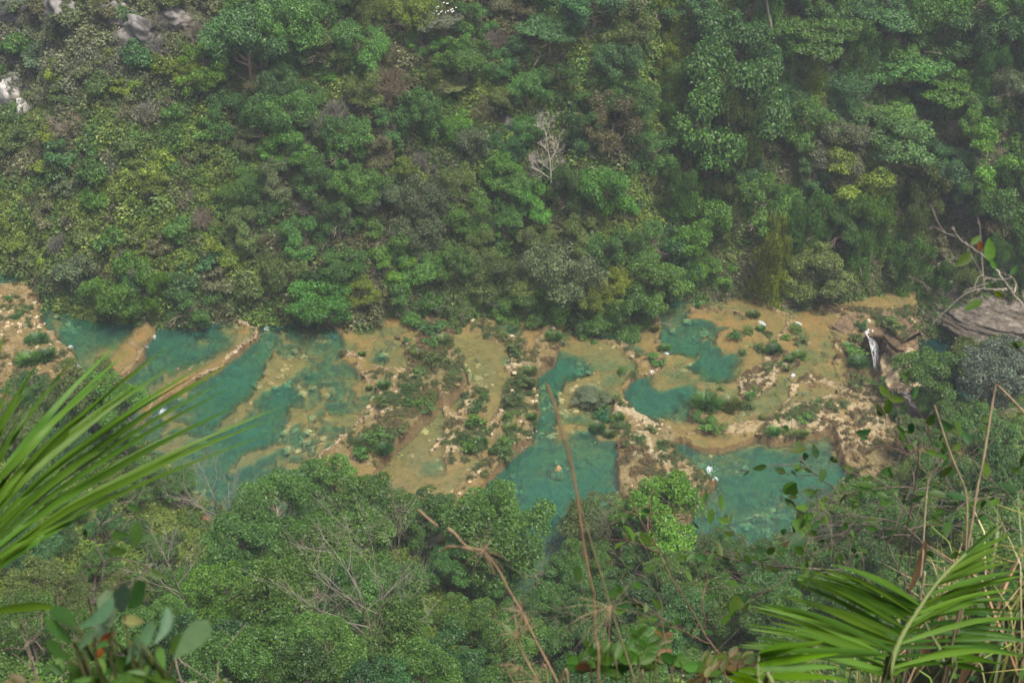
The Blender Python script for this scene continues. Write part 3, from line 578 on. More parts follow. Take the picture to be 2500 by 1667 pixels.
rim_ = np.exp(-((DEP + 0.05) / 0.13) ** 2) * sstep(0.12, 0.4, grd) * same * sstep(0.34, 0.5, fbm(GX * 0.3 + 70, GY * 0.3, 3))
DEP = DEP - 0.22 * rim_; WH = np.maximum(WH, 0.65 * rim_)
BED = LEVG - DEP
bank = np.maximum(far_h(GX, GY), near_h(GX, GY) - 0.0)
bank_k = bank > BED
inside = sstep(0.5, -2.0, bank - BED)
BEDZ = np.where((bank > BED + 0.8), bank - 0.8, BED)
bed_o = obj('riverbed', sheet('riverbed', gx, gy, BEDZ, M['bed'], {'above': np.where(bank_k, 0.5, BEDZ - LEVG), 'white': WH, 'moss': np.maximum(MO, 0.8 * bank_k), 'orange': OG}))
tag(bed_o, kind='structure')
def bed_h(x, y):
    fx = np.clip((np.asarray(x) - gx[0]) / 0.31, 0, len(gx) - 1.01); fy = np.clip((np.asarray(y) - gy[0]) / 0.37, 0, len(gy) - 1.01)
    return BEDZ[np.round(fy).astype(int), np.round(fx).astype(int)]
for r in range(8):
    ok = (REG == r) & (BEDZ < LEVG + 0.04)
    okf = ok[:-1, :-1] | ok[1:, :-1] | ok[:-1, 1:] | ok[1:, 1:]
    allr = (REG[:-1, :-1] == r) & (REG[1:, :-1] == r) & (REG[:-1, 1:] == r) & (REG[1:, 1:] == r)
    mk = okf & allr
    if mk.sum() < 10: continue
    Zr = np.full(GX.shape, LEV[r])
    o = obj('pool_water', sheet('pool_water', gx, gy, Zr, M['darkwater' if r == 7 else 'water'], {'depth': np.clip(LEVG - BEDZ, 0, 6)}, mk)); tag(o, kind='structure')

# ------------------------------------------------------------------ plants of the valley: one mesh of each sort, shared by its copies
def leaf_quads(P, Nrm, size, rng, aspect=0.55, droop=None):
    """diamond leaves at P facing Nrm"""
    n = len(P); r = rng.normal(size=(n, 3))
    A = np.cross(Nrm, r); A /= np.linalg.norm(A, axis=1)[:, None] + 1e-9
    if droop is not None:
        A = A * (1 - droop) + np.array([0, 0, -1.0]) * droop; A /= np.linalg.norm(A, axis=1)[:, None] + 1e-9
    B = np.cross(Nrm, A); B /= np.linalg.norm(B, axis=1)[:, None] + 1e-9
    s = (size * (0.6 + 0.8 * rng.random(n)))[:, None]
    v0 = P - A * s * 0.5; v2 = P + A * s * 0.5; m = P - A * s * 0.05
    v1 = m + B * s * aspect * 0.5; v3 = m - B * s * aspect * 0.5
    V = np.stack([v0, v1, v2, v3], 1).reshape(-1, 3); Q = np.arange(4 * n).reshape(-1, 4)
    return V, Q
def sphere_dirs(n, rng):
    d = rng.normal(size=(n, 3)); return d / np.linalg.norm(d, axis=1)[:, None]
def crown_mesh(name, seed, n_leaf, leaf, lobes, style='round', sub=6):
    """crown of unit radius about its centre"""
    rng = np.random.default_rng(seed); C_, R_, Z_ = [], [], []
    for k in range(lobes):
        d = sphere_dirs(1, rng)[0]
        if style == 'round': d[2] = d[2] * 0.75 + 0.12; rr = rng.uniform(0.45, 0.78); r0 = rng.uniform(0.26, 0.42); zz = 0.8
        elif style == 'flat': d[2] = abs(d[2]) * 0.45 - 0.05; rr = rng.uniform(0.5, 0.85); r0 = rng.uniform(0.22, 0.36); zz = 0.5
        elif style == 'tall': d[2] = d[2] * 1.5; d[0] *= 0.7; d[1] *= 0.7; rr = rng.uniform(0.4, 0.9); r0 = rng.uniform(0.2, 0.36); zz = 1.3
        else: d[2] = d[2] * 0.7 + 0.2; rr = rng.uniform(0.3, 0.7); r0 = rng.uniform(0.3, 0.5); zz = 0.9
        c = d * rr
        for j in range(sub):
            e = sphere_dirs(1, rng)[0]; e[2] = e[2] * 0.6 + 0.25
            C_.append(c + e * r0 * 0.75 * np.array([1, 1, zz])); R_.append(r0 * rng.uniform(0.35, 0.62)); Z_.append(zz)
    C_, R_, Z_ = np.array(C_), np.array(R_), np.array(Z_)
    pr = R_ ** 2; pick = rng.choice(len(R_), size=int(n_leaf * 1.8), p=pr / pr.sum())
    d = sphere_dirs(len(pick), rng); d[:, 2] = np.where(d[:, 2] < -0.35, -d[:, 2], d[:, 2])
    sh = R_[pick][:, None] * (0.62 + 0.5 * rng.random((len(pick), 1)))
    P = C_[pick] + d * sh * np.stack([np.ones(len(pick)), np.ones(len(pick)), Z_[pick]], 1)
    keep = np.ones(len(P), bool)
    for c, r in zip(C_, R_): keep &= ~(np.linalg.norm(P - c, axis=1) < r * 0.55)
    P, d = P[keep][:n_leaf], d[keep][:n_leaf]
    Nn = d * 0.55 + np.array([0, 0, 0.55]) + rng.normal(size=P.shape) * 0.45; Nn /= np.linalg.norm(Nn, axis=1)[:, None]
    V, Q = leaf_quads(P, Nn, leaf, rng, 0.62, droop=0.55 if style == 'tall' else 0.1)
    if style == 'tall':   # hanging vines on the flanks
        n = n_leaf // 4; a = rng.random(26) * 6.28; rr = rng.uniform(0.35, 0.6, 26); z0 = rng.uniform(-0.3, 0.7, 26); ln = rng.uniform(0.5, 1.3, 26)
        k = rng.integers(0, 26, n); t = rng.random(n)
        Pv = np.stack([np.cos(a[k]) * rr[k], np.sin(a[k]) * rr[k], z0[k] - t * ln[k]], 1) + rng.normal(size=(n, 3)) * 0.035
        Nv = np.stack([np.cos(a[k]), np.sin(a[k]), 0.3 + 0 * t], 1) + rng.normal(size=(n, 3)) * 0.4
        V2, Q2 = leaf_quads(Pv, Nv / np.linalg.norm(Nv, axis=1)[:, None], leaf, rng, 0.6, droop=0.6)
        Q = np.concatenate([Q, Q2 + len(V)]); V = np.concatenate([V, V2])
    return mesh_np(name, V, Q, M['leaf'])
def branch_rec(g, p, d, ln, r, depth, rng, spread=0.6, up=0.15, k=4, kids=(2, 4), minr=0.012, wob=0.22):
    pts = [p]; q = p.copy(); dd = d.copy(); m = 4
    for i in range(m):
        dd = dd + rng.normal(size=3) * wob * 0.5; dd[2] += up * 0.3; dd /= np.linalg.norm(dd); q = q + dd * ln / m; pts.append(q.copy())
    g.tube(pts, np.linspace(r, r * 0.6, m + 1), k if depth > 1 else 3)
    if depth <= 0 : return
    for j in range(rng.integers(*kids) + 1):
        f = rng.uniform(0.35, 1.0); i = min(int(f * m), m); s = pts[i]
        nd = dd + rng.normal(size=3) * spread; nd /= np.linalg.norm(nd)
        branch_rec(g, s, nd, ln * rng.uniform(0.5, 0.8), max(r * rng.uniform(0.4, 0.6), minr), depth - 1, rng, spread, up, k, kids, minr, wob)
def bare_mesh(name, seed, depth=4, spread=0.7, kids=(3, 4), minr=0.006, up=0.2):
    rng = np.random.default_rng(seed); g = Geo()
    for j in range(4):
        d = np.array([rng.normal() * 0.6, rng.normal() * 0.6, 1.0]); d /= np.linalg.norm(d)
        branch_rec(g, np.array([0, 0, -0.75]), d, 0.75, 0.035, depth, rng, spread, up, 4, kids, minr)
    return g.mesh(name, M['twig'], True)
def trunk_mesh(name, seed):
    """trunk with limbs; base at -2, crown centre at 0 (unit crown radius)"""
    rng = np.random.default_rng(seed); g = Geo()
    b = rng.normal(size=2) * 0.12
    pts = [(0, 0, -2.6), (b[0], b[1], -1.6), (b[0] * 1.4, b[1] * 1.2, -0.8), (b[0], b[1], -0.1)]
    g.tube(pts, [0.085, 0.06, 0.05, 0.03], 6)
    for k in range(7):
        d = np.array([rng.normal(), rng.normal(), rng.uniform(0.2, 1.0)]); d /= np.linalg.norm(d)
        p = np.array([b[0] * 1.3, b[1] * 1.2, rng.uniform(-0.9, -0.2)])
        branch_rec(g, p, d, 0.55, 0.028, 2, rng, 0.5, 0.2, 4, (2, 3), 0.006)
    return g.mesh(name, M['bark'], True)
CROWN = {}
for i in range(5): CROWN.setdefault('round', []).append(crown_mesh('round_crown', 100 + i, 19000, 0.046, 15, 'round', 6))
for i in range(3): CROWN.setdefault('flat', []).append(crown_mesh('layered_crown', 200 + i, 17000, 0.045, 20, 'flat', 5))
for i in range(3): CROWN.setdefault('tall', []).append(crown_mesh('vine_crown', 300 + i, 17000, 0.045, 14, 'tall', 5))
for i in range(4): CROWN.setdefault('fine', []).append(crown_mesh('feathery_crown', 400 + i, 18000, 0.050, 20, 'round', 6))
for i in range(3): CROWN.setdefault('shrub', []).append(crown_mesh('shrub_crown', 500 + i, 4500, 0.095, 9, 'bush', 5))
for i in range(4): CROWN.setdefault('bare', []).append(bare_mesh('bare_branches', 600 + i))
TRUNK = [trunk_mesh('trunk', 700 + i) for i in range(4)]
COL = {'bright': (0.076, 0.178, 0.030), 'mid': (0.064, 0.144, 0.032), 'dark': (0.045, 0.112, 0.030), 'olive': (0.084, 0.128, 0.036), 'yellow': (0.118, 0.178, 0.030), 'bluish': (0.056, 0.125, 0.040), 'greyish': (0.088, 0.125, 0.056), 'brown': (0.105, 0.112, 0.050), 'straw': (0.20, 0.18, 0.085),
       'white': (0.5, 0.53, 0.5), 'silver': (0.105, 0.135, 0.085), 'grey': (0.165, 0.15, 0.115), 'pale': (0.34, 0.31, 0.25), 'tan': (0.14, 0.118, 0.075)}
ADJ = {'bright': 'bright green', 'mid': 'mid green', 'dark': 'dark green', 'olive': 'olive green', 'yellow': 'yellow green', 'bluish': 'blue green', 'greyish': 'grey green', 'brown': 'brown', 'straw': 'straw coloured', 'white': 'white flowering',
       'silver': 'silvery green', 'grey': 'grey', 'pale': 'pale', 'tan': 'tan brown'}
STY = {'round': 'rounded', 'flat': 'layered', 'tall': 'vine-draped', 'fine': 'feathery', 'shrub': 'bushy', 'bare': 'leafless'}
LAND_FAR = [('the big bare white tree', 1340, 380), ('the large white rock scar', 46, 250), ('the small white rock patch', 225, 125), ('the tall pale trunk', 1880, 70), ('the white flowering tree', 1076, 25), ('the brown leafless dome', 969, 171),
            ('the reddish earth gap', 1856, 411), ('the straw coloured tree', 621, 160), ('the tree hanging over the pool', 386, 745), ('the top of the stony dam', 620, 790), ('the tall waterfall', 2110, 830), ('the bare twig crossing the cliff', 2420, 660),
            ('the yellow palm top', 2220, 596), ('the brown olive dome tree', 2046, 379), ('the yellow palm on the slope', 1173, 550), ('the leaning trunk tree', 1115, 235), ('the pale lime round tree', 987, 411), ('the grey boulder by the narrow pool', 1220, 755), ('the vine column', 1616, 190)]
LAND_NEAR = [('the white flowers by the channel', 1410, 1215), ('the red earth path', 505, 1264), ('the tangle of bare grey branches', 900, 1480), ('the yellow leaved tree', 264, 1175), ('the star headed dry stalk', 1182, 1345), ('the broken stalk', 1337, 945),
             ('the pale boulder by the waterfall', 2190, 925), ('the left palm leaf', 300, 1000), ('the open green tree by the cave', 2296, 853), ('the rock bank with waterfalls', 120, 880), ('the tufted yellow plant', 1795, 1200), ('the silvery tree', 2428, 907), ('the grey water gap', 1305, 1370)]
LAND_RIV = [('the tall waterfall', 2110, 850), ('the bathers on the stony dam', 470, 905), ('the big grey-green reed bush', 1440, 965), ('the twin cascades', 990, 1045), ('the wading bather', 1217, 1002), ('the teal lagoon', 1730, 860), ('the pale boulder by the waterfall', 2190, 925),
            ('the sunken boulder', 1357, 1157), ('the small pool with one stone', 930, 870), ('the white crust spit', 1960, 960), ('the narrow dark pool', 1255, 800), ('the round teal pool', 1600, 945), ('the long tan pool', 1180, 880)]
ORD = ['nearest', 'second nearest', 'third nearest', 'fourth nearest', 'fifth nearest', 'sixth nearest', 'seventh nearest', 'eighth nearest', 'ninth nearest', 'tenth nearest', 'eleventh nearest', 'twelfth nearest']
PLACED = []      # (root, words, noun, px, py, landmarks)
def name_all():
    """every plant gets the words that single it out: its look, and where it stands among its like seen from a landmark"""
    tab = {}
    for root, words, px, py, lands in PLACED:
        best = min(lands, key=lambda l: math.hypot((px - l[1]), (py - l[2])))
        dx, dy = px - best[1], py - best[2]
        if math.hypot(dx, dy) < 12: dirn = 'beside'
        elif abs(dx) > abs(dy): dirn = 'left of' if dx < 0 else 'right of'
        else: dirn = 'above' if dy < 0 else 'below'
        tab.setdefault((words, dirn, best[0]), []).append((math.hypot(dx, dy), root))
    for (words, dirn, land), rows in tab.items():
        rows.sort(key=lambda r: r[0])
        for i, (_, root) in enumerate(rows):
            root['label'] = (f'{words} {dirn} {land}' if len(rows) == 1 else f'{ORD[min(i, 11)]} {words} {dirn} {land}')
N_TREES = 0
def jitter(c, rng, a=0.16):
    k = 1 + rng.normal() * a; h = rng.normal() * 0.06
    return (max(c[0] * k * (1 + h), 0.005), max(c[1] * k, 0.005), max(c[2] * k * (1 - h), 0.004))
TR = np.random.default_rng(77)
def tree(px, py, w, col, style='round', zone='far', lean=0.0, trunkless=False, sq=None):
    global N_TREES
    lands = LAND_FAR if zone == 'far' else LAND_NEAR
    hf = far_h if zone == 'far' else near_h
    g, t = hit(px, py, 4.0, hf)
    for _ in range(3):
        R = w * 0.5 * t / FPX * (1.55 if zone == 'far' else 1.2)
        rise = R * (0.55 if style == 'shrub' else 0.95) if zone == 'far' else R * (0.7 if style == 'shrub' else 1.6)
        g, t = hit(px, py, rise, hf)
    noun = 'shrub' if style == 'shrub' else 'tree'
    nm = {'shrub': 'shrub', 'bare': 'bare_tree'}.get(style, 'tree')
    root = empty(nm, (g[0], g[1], g[2]), TR.random() * 6.28)
    tag(root, None, noun, {'far': 'trees and shrubs on the far slope', 'near': 'trees and shrubs on the near slope'}[zone])
    c = jitter(np.array(COL[col]) * (0.9 if zone == 'near' else 1.0), TR, 0.12)
    zs = sq if sq else (TR.uniform(1.15, 1.6) if zone == 'far' and style in ('round', 'tall') else TR.uniform(0.9, 1.15))
    cr = obj('branches' if style == 'bare' else 'crown', CROWN[style][TR.integers(len(CROWN[style]))], root, c)
    cr.location = (0, 0, rise); cr.scale = (R, R, R * zs)
    if style == 'bare':
        cr.scale = (R * 1.1, R * 1.1, R * 1.1)
        if rise > R * 0.8:
            tk = obj('trunk', TRUNK[TR.integers(4)], root); tk.location = (0, 0, rise - 0.2 * R); tk.scale = (R * 0.6, R * 0.6, rise / 2.2)
    elif style != 'shrub':
        tk = obj('trunk', TRUNK[TR.integers(4)], root); tk.location = (0, 0, rise); tk.scale = (R, R, max(R, rise / 2.4))
    size = 'small' if w < 62 else ('large' if w > 125 else '')
    words = ' '.join(x for x in (size, ADJ[col], STY[style], noun) if x)
    PLACED.append((root, words, px, py, lands)); N_TREES += 1
    return root
FAR = [(493, 180, 95, 'bright', 'round'), (458, 195, 55, 'yellow', 'round'), (607, 118, 150, 'bluish', 'round'), (700, 77, 130, 'mid', 'round'), (621, 184, 78, 'straw', 'bare'), (571, 245, 55, 'olive', 'round'), (675, 286, 115, 'mid', 'round'), (680, 225, 80, 'bluish', 'round'),
       (807, 270, 85, 'grey', 'bare'), (707, 376, 95, 'bright', 'round'), (560, 295, 80, 'dark', 'round'), (796, 195, 42, 'bright', 'shrub'), (500, 325, 70, 'mid', 'shrub'), (160, 385, 70, 'bluish', 'shrub'), (428, 296, 55, 'mid', 'shrub'), (228, 507, 60, 'bright', 'shrub'),
       (364, 403, 70, 'yellow', 'shrub'), (400, 430, 60, 'yellow', 'shrub'), (330, 430, 55, 'olive', 'shrub'), (303, 221, 50, 'yellow', 'shrub'), (345, 218, 45, 'yellow', 'shrub'), (246, 142, 45, 'olive', 'shrub'), (157, 240, 55, 'olive', 'shrub'), (640, 504, 75, 'mid', 'round'), (540, 419, 60, 'olive', 'shrub'), (620, 439, 60, 'mid', 'round'),
       (1005, 48, 85, 'yellow', 'round'), (1158, 54, 80, 'mid', 'round'), (1044, 108, 65, 'bright', 'round'), (1116, 100, 68, 'bright', 'round'), (1226, 95, 75, 'grey', 'bare'), (1348, 86, 115, 'bluish', 'flat'), (1530, 78, 100, 'olive', 'round'), (1616, 78, 80, 'yellow', 'tall'), (969, 206, 112, 'tan', 'bare'), (1358, 156, 78, 'brown', 'bare'),
       (951, 313, 85, 'mid', 'round'), (1030, 297, 92, 'mid', 'round'), (869, 457, 92, 'mid', 'round'), (987, 426, 48, 'yellow', 'round'), (1044, 400, 80, 'grey', 'bare'), (1108, 315, 62, 'bright', 'round'), (1166, 360, 78, 'greyish', 'round'), (1223, 430, 84, 'bright', 'round'), (1401, 218, 80, 'mid', 'round'), (1508, 179, 92, 'bluish', 'round'),
       (1544, 253, 100, 'mid', 'round'), (1498, 310, 100, 'brown', 'round'), (1616, 166, 74, 'yellow', 'tall'), (1640, 249, 60, 'yellow', 'tall'), (1490, 481, 112, 'bright', 'round'), (1580, 372, 104, 'mid', 'round'), (1080, 550, 48, 'grey', 'bare'), (919, 489, 80, 'greyish', 'round'), (1430, 325, 80, 'dark', 'round'), (1290, 319, 60, 'mid', 'round'), (1255, 465, 80, 'mid', 'round'), (1300, 508, 90, 'bright', 'round'),
       (1796, 166, 165, 'dark', 'round'), (2000, 95, 150, 'mid', 'flat'), (1985, 229, 75, 'yellow', 'tall'), (2017, 25, 105, 'mid', 'round'), (2142, 36, 150, 'bluish', 'flat'), (2303, 29, 150, 'bright', 'round'), (2178, 114, 130, 'mid', 'round'), (2231, 171, 150, 'mid', 'flat'), (2331, 112, 120, 'mid', 'round'), (2320, 214, 135, 'bright', 'flat'), (2474, 214, 90, 'greyish', 'round'),
       (1785, 294, 195, 'mid', 'round'), (1870, 272, 100, 'dark', 'round'), (1946, 244, 72, 'dark', 'round'), (1964, 321, 110, 'mid', 'round'), (2153, 279, 115, 'mid', 'flat'), (2160, 335, 170, 'bluish', 'flat'), (2246, 262, 80, 'dark', 'round'), (2267, 380, 120, 'dark', 'flat'), (2046, 379, 115, 'brown', 'round'), (2081, 436, 130, 'yellow', 'round'), (2428, 393, 120, 'bright', 'round'), (2440, 482, 120, 'mid', 'round'),
       (2260, 482, 120, 'olive', 'tall'), (1803, 356, 110, 'olive', 'tall'), (1817, 429, 75, 'bluish', 'round'), (1867, 510, 110, 'mid', 'round'), (1731, 422, 92, 'mid', 'tall'), (2364, 520, 70, 'grey', 'bare'), (1696, 574, 120, 'bright', 'round'), (1960, 558, 120, 'mid', 'tall'), (2120, 540, 130, 'mid', 'tall'), (2060, 560, 90, 'dark', 'round'), (2140, 470, 60, 'grey', 'bare'), (2330, 320, 80, 'brown', 'bare'), (2400, 300, 90, 'mid', 'round'), (2440, 90, 110, 'dark', 'round'), (2470, 30, 110, 'mid', 'round'), (2450, 560, 90, 'brown', 'shrub'),
       (304, 716, 125, 'bright', 'round'), (200, 680, 90, 'greyish', 'shrub'), (464, 748, 95, 'dark', 'round'), (796, 740, 112, 'bright', 'round'), (948, 654, 84, 'bright', 'round'), (1008, 657, 92, 'mid', 'round'), (1116, 666, 84, 'mid', 'round'), (887, 725, 64, 'yellow', 'round'), (1001, 749, 105, 'mid', 'round'), (851, 653, 80, 'mid', 'round'), (1098, 768, 84, 'olive', 'round'), (1205, 690, 94, 'olive', 'round'), (1269, 691, 84, 'olive', 'round'),
       (1373, 672, 134, 'greyish', 'round'), (1358, 739, 104, 'bright', 'round'), (1437, 744, 95, 'yellow', 'round'), (1490, 712, 70, 'yellow', 'round'), (1580, 706, 134, 'mid', 'round'), (1530, 780, 110, 'mid', 'round'), (1444, 801, 84, 'mid', 'round'), (1276, 771, 92, 'mid', 'round'), (1640, 656, 110, 'dark', 'round'), (1678, 674, 76, 'bright', 'round'), (1749, 665, 74, 'mid', 'round'), (1881, 664, 115, 'yellow', 'tall'), (1999, 684, 122, 'olive', 'round'), (2031, 704, 54, 'bright', 'shrub'),
       (2213, 655, 114, 'mid', 'tall'), (2285, 632, 84, 'brown', 'shrub'), (2410, 721, 54, 'mid', 'shrub'), (2325, 738, 56, 'mid', 'shrub'), (2465, 735, 64, 'olive', 'shrub'), (2280, 700, 80, 'mid', 'tall'), (2370, 690, 80, 'olive', 'tall'), (1480, 618, 90, 'mid', 'round'), (1420, 588, 90, 'olive', 'round'), (940, 588, 90, 'mid', 'round'), (1170, 612, 70, 'olive', 'round'), (1310, 595, 80, 'olive', 'round'), (1560, 592, 100, 'mid', 'round'), (690, 668, 90, 'olive', 'round'), (740, 588, 90, 'mid', 'round'), (600, 722, 70, 'olive', 'shrub'), (690, 752, 70, 'olive', 'shrub'), (560, 639, 60, 'yellow', 'shrub'), (1300, 235, 80, 'mid', 'round'), (880, 122, 100, 'mid', 'round'), (890, 225, 80, 'olive', 'round'), (800, 118, 90, 'olive', 'round'), (770, 448, 90, 'mid', 'round'), (845, 358, 90, 'mid', 'round'), (740, 499, 60, 'grey', 'bare')]
for f in FAR: tree(*f)
tree(386, 740, 75, 'bright', 'tall'); tree(345, 700, 60, 'mid', 'round')
# the white flowering tree at the top edge
ft = tree(1076, 54, 92, 'silver', 'flat'); PLACED.pop(); ft['label'] = 'grey-green tree dotted with white flowers at the top of the far slope'
# fill between, denser and taller towards the right
pts_ = [(f[0], f[1], f[2]) for f in FAR] + [(1076, 25, 92), (386, 740, 75), (1340, 380, 150), (225, 125, 70), (46, 250, 110), (1245, 305, 60), (1856, 411, 60), (1115, 235, 60)]
def bank_py(px): return float(np.interp(px, [p[0] for p in FARBANK] + [2150, 2500], [p[1] for p in FARBANK] + [735, 700]))
tries = 0
while tries < 2600 and N_TREES < 268:
    tries += 1
    px = TR.uniform(-40, 2540); py = TR.uniform(-20, 740)
    if py > bank_py(px) - 28: continue
    if px < 470 and TR.random() < 0.35: continue
    w = TR.uniform(50, 75) if px < 520 else (TR.uniform(58, 95) if px < 1350 else TR.uniform(75, 125))
    if any(math.hypot(px - a, py - b) < 0.40 * (w + c) for a, b, c in pts_): continue
    u = TR.random()
    if px < 560: col, sty = [('olive', 'shrub'), ('mid', 'shrub'), ('greyish', 'shrub'), ('brown', 'shrub'), ('yellow', 'shrub'), ('grey', 'bare'), ('bluish', 'shrub')][int(u * 7)]
    elif px < 1400: col, sty = [('mid', 'round'), ('olive', 'round'), ('dark', 'round'), ('brown', 'bare'), ('greyish', 'round'), ('olive', 'tall'), ('mid', 'round'), ('brown', 'round')][int(u * 8)]
    else: col, sty = [('dark', 'round'), ('mid', 'tall'), ('mid', 'round'), ('mid', 'tall'), ('olive', 'tall'), ('bluish', 'round')][int(u * 6)]
    tree(px, py, w, col, sty); pts_.append((px, py, w))
# near slope
NEAR = [(29, 814, 90, 'bright', 'shrub'), (90, 815, 60, 'greyish', 'shrub'), (30, 890, 120, 'mid', 'shrub'), (70, 950, 110, 'dark', 'round'), (221, 960, 80, 'olive', 'round'), (268, 980, 80, 'bright', 'round'), (150, 990, 100, 'mid', 'round'), (40, 1050, 120, 'olive', 'round'), (170, 1080, 110, 'dark', 'round'), (300, 1065, 95, 'mid', 'round'), (350, 1040, 60, 'mid', 'round'),
        (264, 1175, 78, 'yellow', 'round'), (321, 1207, 90, 'mid', 'round'), (430, 1185, 95, 'mid', 'round'), (365, 1140, 90, 'mid', 'round'), (143, 1314, 100, 'mid', 'round'), (71, 1364, 135, 'bluish', 'round'), (400, 1335, 110, 'mid', 'round'), (250, 1280, 90, 'dark', 'round'), (330, 1300, 80, 'dark', 'round'), (100, 1430, 130, 'olive', 'round'), (200, 1470, 120, 'olive', 'round'), (60, 1530, 150, 'mid', 'round'), (180, 1580, 150, 'bright', 'round'), (320, 1440, 110, 'olive', 'fine'), (420, 1440, 110, 'mid', 'round'),
        (540, 1142, 70, 'greyish', 'bare'), (545, 1192, 70, 'bright', 'round'), (610, 1169, 60, 'greyish', 'bare'),
        (680, 1260, 190, 'mid', 'fine'), (800, 1204, 170, 'mid', 'fine'), (930, 1234, 170, 'mid', 'fine'), (600, 1344, 170, 'mid', 'fine'), (740, 1360, 190, 'mid', 'fine'), (880, 1347, 180, 'mid', 'fine'), (560, 1454, 170, 'bright', 'fine'), (690, 1480, 190, 'mid', 'fine'), (830, 1457, 180, 'mid', 'fine'), (960, 1424, 170, 'mid', 'fine'), (520, 1577, 180, 'dark', 'fine'), (660, 1610, 190, 'mid', 'fine'), (800, 1587, 180, 'mid', 'fine'), (950, 1557, 180, 'mid', 'fine'), (580, 1700, 190, 'mid', 'fine'), (740, 1707, 180, 'mid', 'fine'), (890, 1697, 180, 'dark', 'fine'), (1040, 1670, 190, 'mid', 'fine'),
        (1040, 1271, 130, 'mid', 'fine'), (1140, 1298, 120, 'greyish', 'bare'), (1240, 1238, 120, 'dark', 'fine'), (1290, 1229, 60, 'dark', 'fine'), (1230, 1323, 120, 'mid', 'round'), (1100, 1381, 130, 'mid', 'round'), (1200, 1425, 110, 'mid', 'round'), (1373, 1315, 125, 'olive', 'round'), (1440, 1368, 120, 'mid', 'round'), (1400, 1432, 100, 'mid', 'round'), (1150, 1514, 140, 'mid', 'round'), (1250, 1568, 150, 'mid', 'fine'), (1120, 1621, 160, 'dark', 'fine'), (1240, 1694, 170, 'mid', 'fine'), (1390, 1544, 140, 'mid', 'round'), (1400, 1674, 170, 'dark', 'fine'),
        (1505, 1275, 90, 'brown', 'bare'), (1480, 1225, 80, 'mid', 'round'), (1616, 1263, 120, 'bright', 'round'), (1560, 1208, 90, 'olive', 'round'), (1570, 1351, 130, 'mid', 'round'), (1530, 1464, 140, 'dark', 'round'), (1660, 1404, 140, 'mid', 'round'), (1650, 1528, 150, 'dark', 'fine'), (1540, 1611, 160, 'mid', 'fine'), (1713, 1225, 95, 'yellow', 'fine'), (1821, 1258, 115, 'mid', 'round'), (1720, 1325, 110, 'olive', 'bare'), (1770, 1355, 110, 'mid', 'round'), (1860, 1368, 120, 'mid', 'fine'), (1780, 1488, 150, 'mid', 'fine'), (1900, 1468, 150, 'dark', 'fine'),
        (1300, 1345, 130, 'mid', 'fine'), (1360, 1430, 140, 'mid', 'round'), (1290, 1490, 130, 'dark', 'fine'), (1430, 1500, 140, 'mid', 'fine'), (1190, 1310, 110, 'mid', 'fine'), (1480, 1350, 110, 'olive', 'round'), (1440, 1290, 80, 'olive', 'fine'), (1900, 1520, 160, 'mid', 'fine'), (2060, 1470, 160, 'mid', 'fine'), (2240, 1420, 170, 'mid', 'fine'), (250, 1380, 110, 'mid', 'round'), (330, 1560, 150, 'mid', 'fine'), (450, 1600, 170, 'dark', 'fine'), (180, 1240, 90, 'mid', 'round'), (90, 1180, 110, 'dark', 'round'), (30, 1260, 110, 'mid', 'round'), (420, 1520, 120, 'mid', 'fine'),
        (2312, 890, 60, 'bright', 'flat'), (2335, 905, 60, 'bright', 'flat'), (2428, 920, 190, 'silver', 'round'), (2415, 905, 95, 'olive', 'round'), (2285, 930, 90, 'mid', 'round'), (2275, 985, 105, 'bright', 'round'), (2410, 1068, 170, 'mid', 'round'), (2330, 1030, 110, 'mid', 'round'), (2230, 1060, 90, 'olive', 'fine'), (2300, 1120, 140, 'mid', 'round'), (2450, 1180, 170, 'dark', 'round'), (2200, 1160, 120, 'olive', 'bare'), (2150, 1240, 140, 'mid', 'fine'), (2290, 1240, 150, 'mid', 'round'), (2030, 1270, 120, 'greyish', 'bare'), (1990, 1398, 150, 'mid', 'fine'), (2130, 1370, 160, 'dark', 'fine'), (2430, 1300, 170, 'mid', 'round')]
for f in NEAR: tree(*f, zone='near')

# the palms of the slope, the leaning tree, the tall trunk, the big white snag
def far_palm(px, py, w, col, label, hf=far_h, up=3.0):
    g0, t = hit(px, py, up, hf); R = w * 0.5 * t / FPX
    r = empty('palm_tree', g0); tag(r, label, 'palm')
    g = Geo(); g.tube([(0, 0, -0.3), (0.1, 0, up * 0.5), (0, 0, up)], [0.14, 0.1, 0.08], 6); obj('trunk', g.mesh('palm_trunk', M['bark'], True), r)
    rng = np.random.default_rng(int(px))
    for k in range(11):
        a = k / 11 * 6.28 + rng.random() * 0.4; g = Geo(); e = rng.uniform(0.1, 1.0); pts = []
        for s in np.linspace(0, 1, 8): pts.append([math.cos(a) * R * s, math.sin(a) * R * s, up + R * (e * s - 1.0 * s * s * (0.5 + e * .5))])
        pts = np.array(pts); side = np.array([-math.sin(a), math.cos(a), 0])
        g.tube(pts, 0.03, 3)
        for i in range(1, 8):
            for sg in (-1, 1):
                ln = R * 0.36 * math.sin(0.5 + i / 8 * 2.3); tip = pts[i] + side * sg * ln * 0.8 + (pts[i] - pts[i - 1]) * 0.8 + np.array([0, 0, -0.25 * ln]); b = (pts[i] - pts[i - 1]) * 0.32
                g.add([pts[i] - b, pts[i] + b, tip], Tr=[(0, 1, 2)])
        obj('frond', g.mesh('palm_frond', M['leaf']), r, jitter(COL[col], rng))
far_palm(1173, 552, 55, 'yellow', 'yellow green palm with drooping fronds, mid slope below the bare white tree', up=2.0)
far_palm(2220, 598, 58, 'straw', 'yellow topped palm above the dark cave pool on the right', up=2.5)
far_palm(1238, 185, 44, 'mid', 'small green palm on the slope right of the leaning trunk tree', up=2.5)
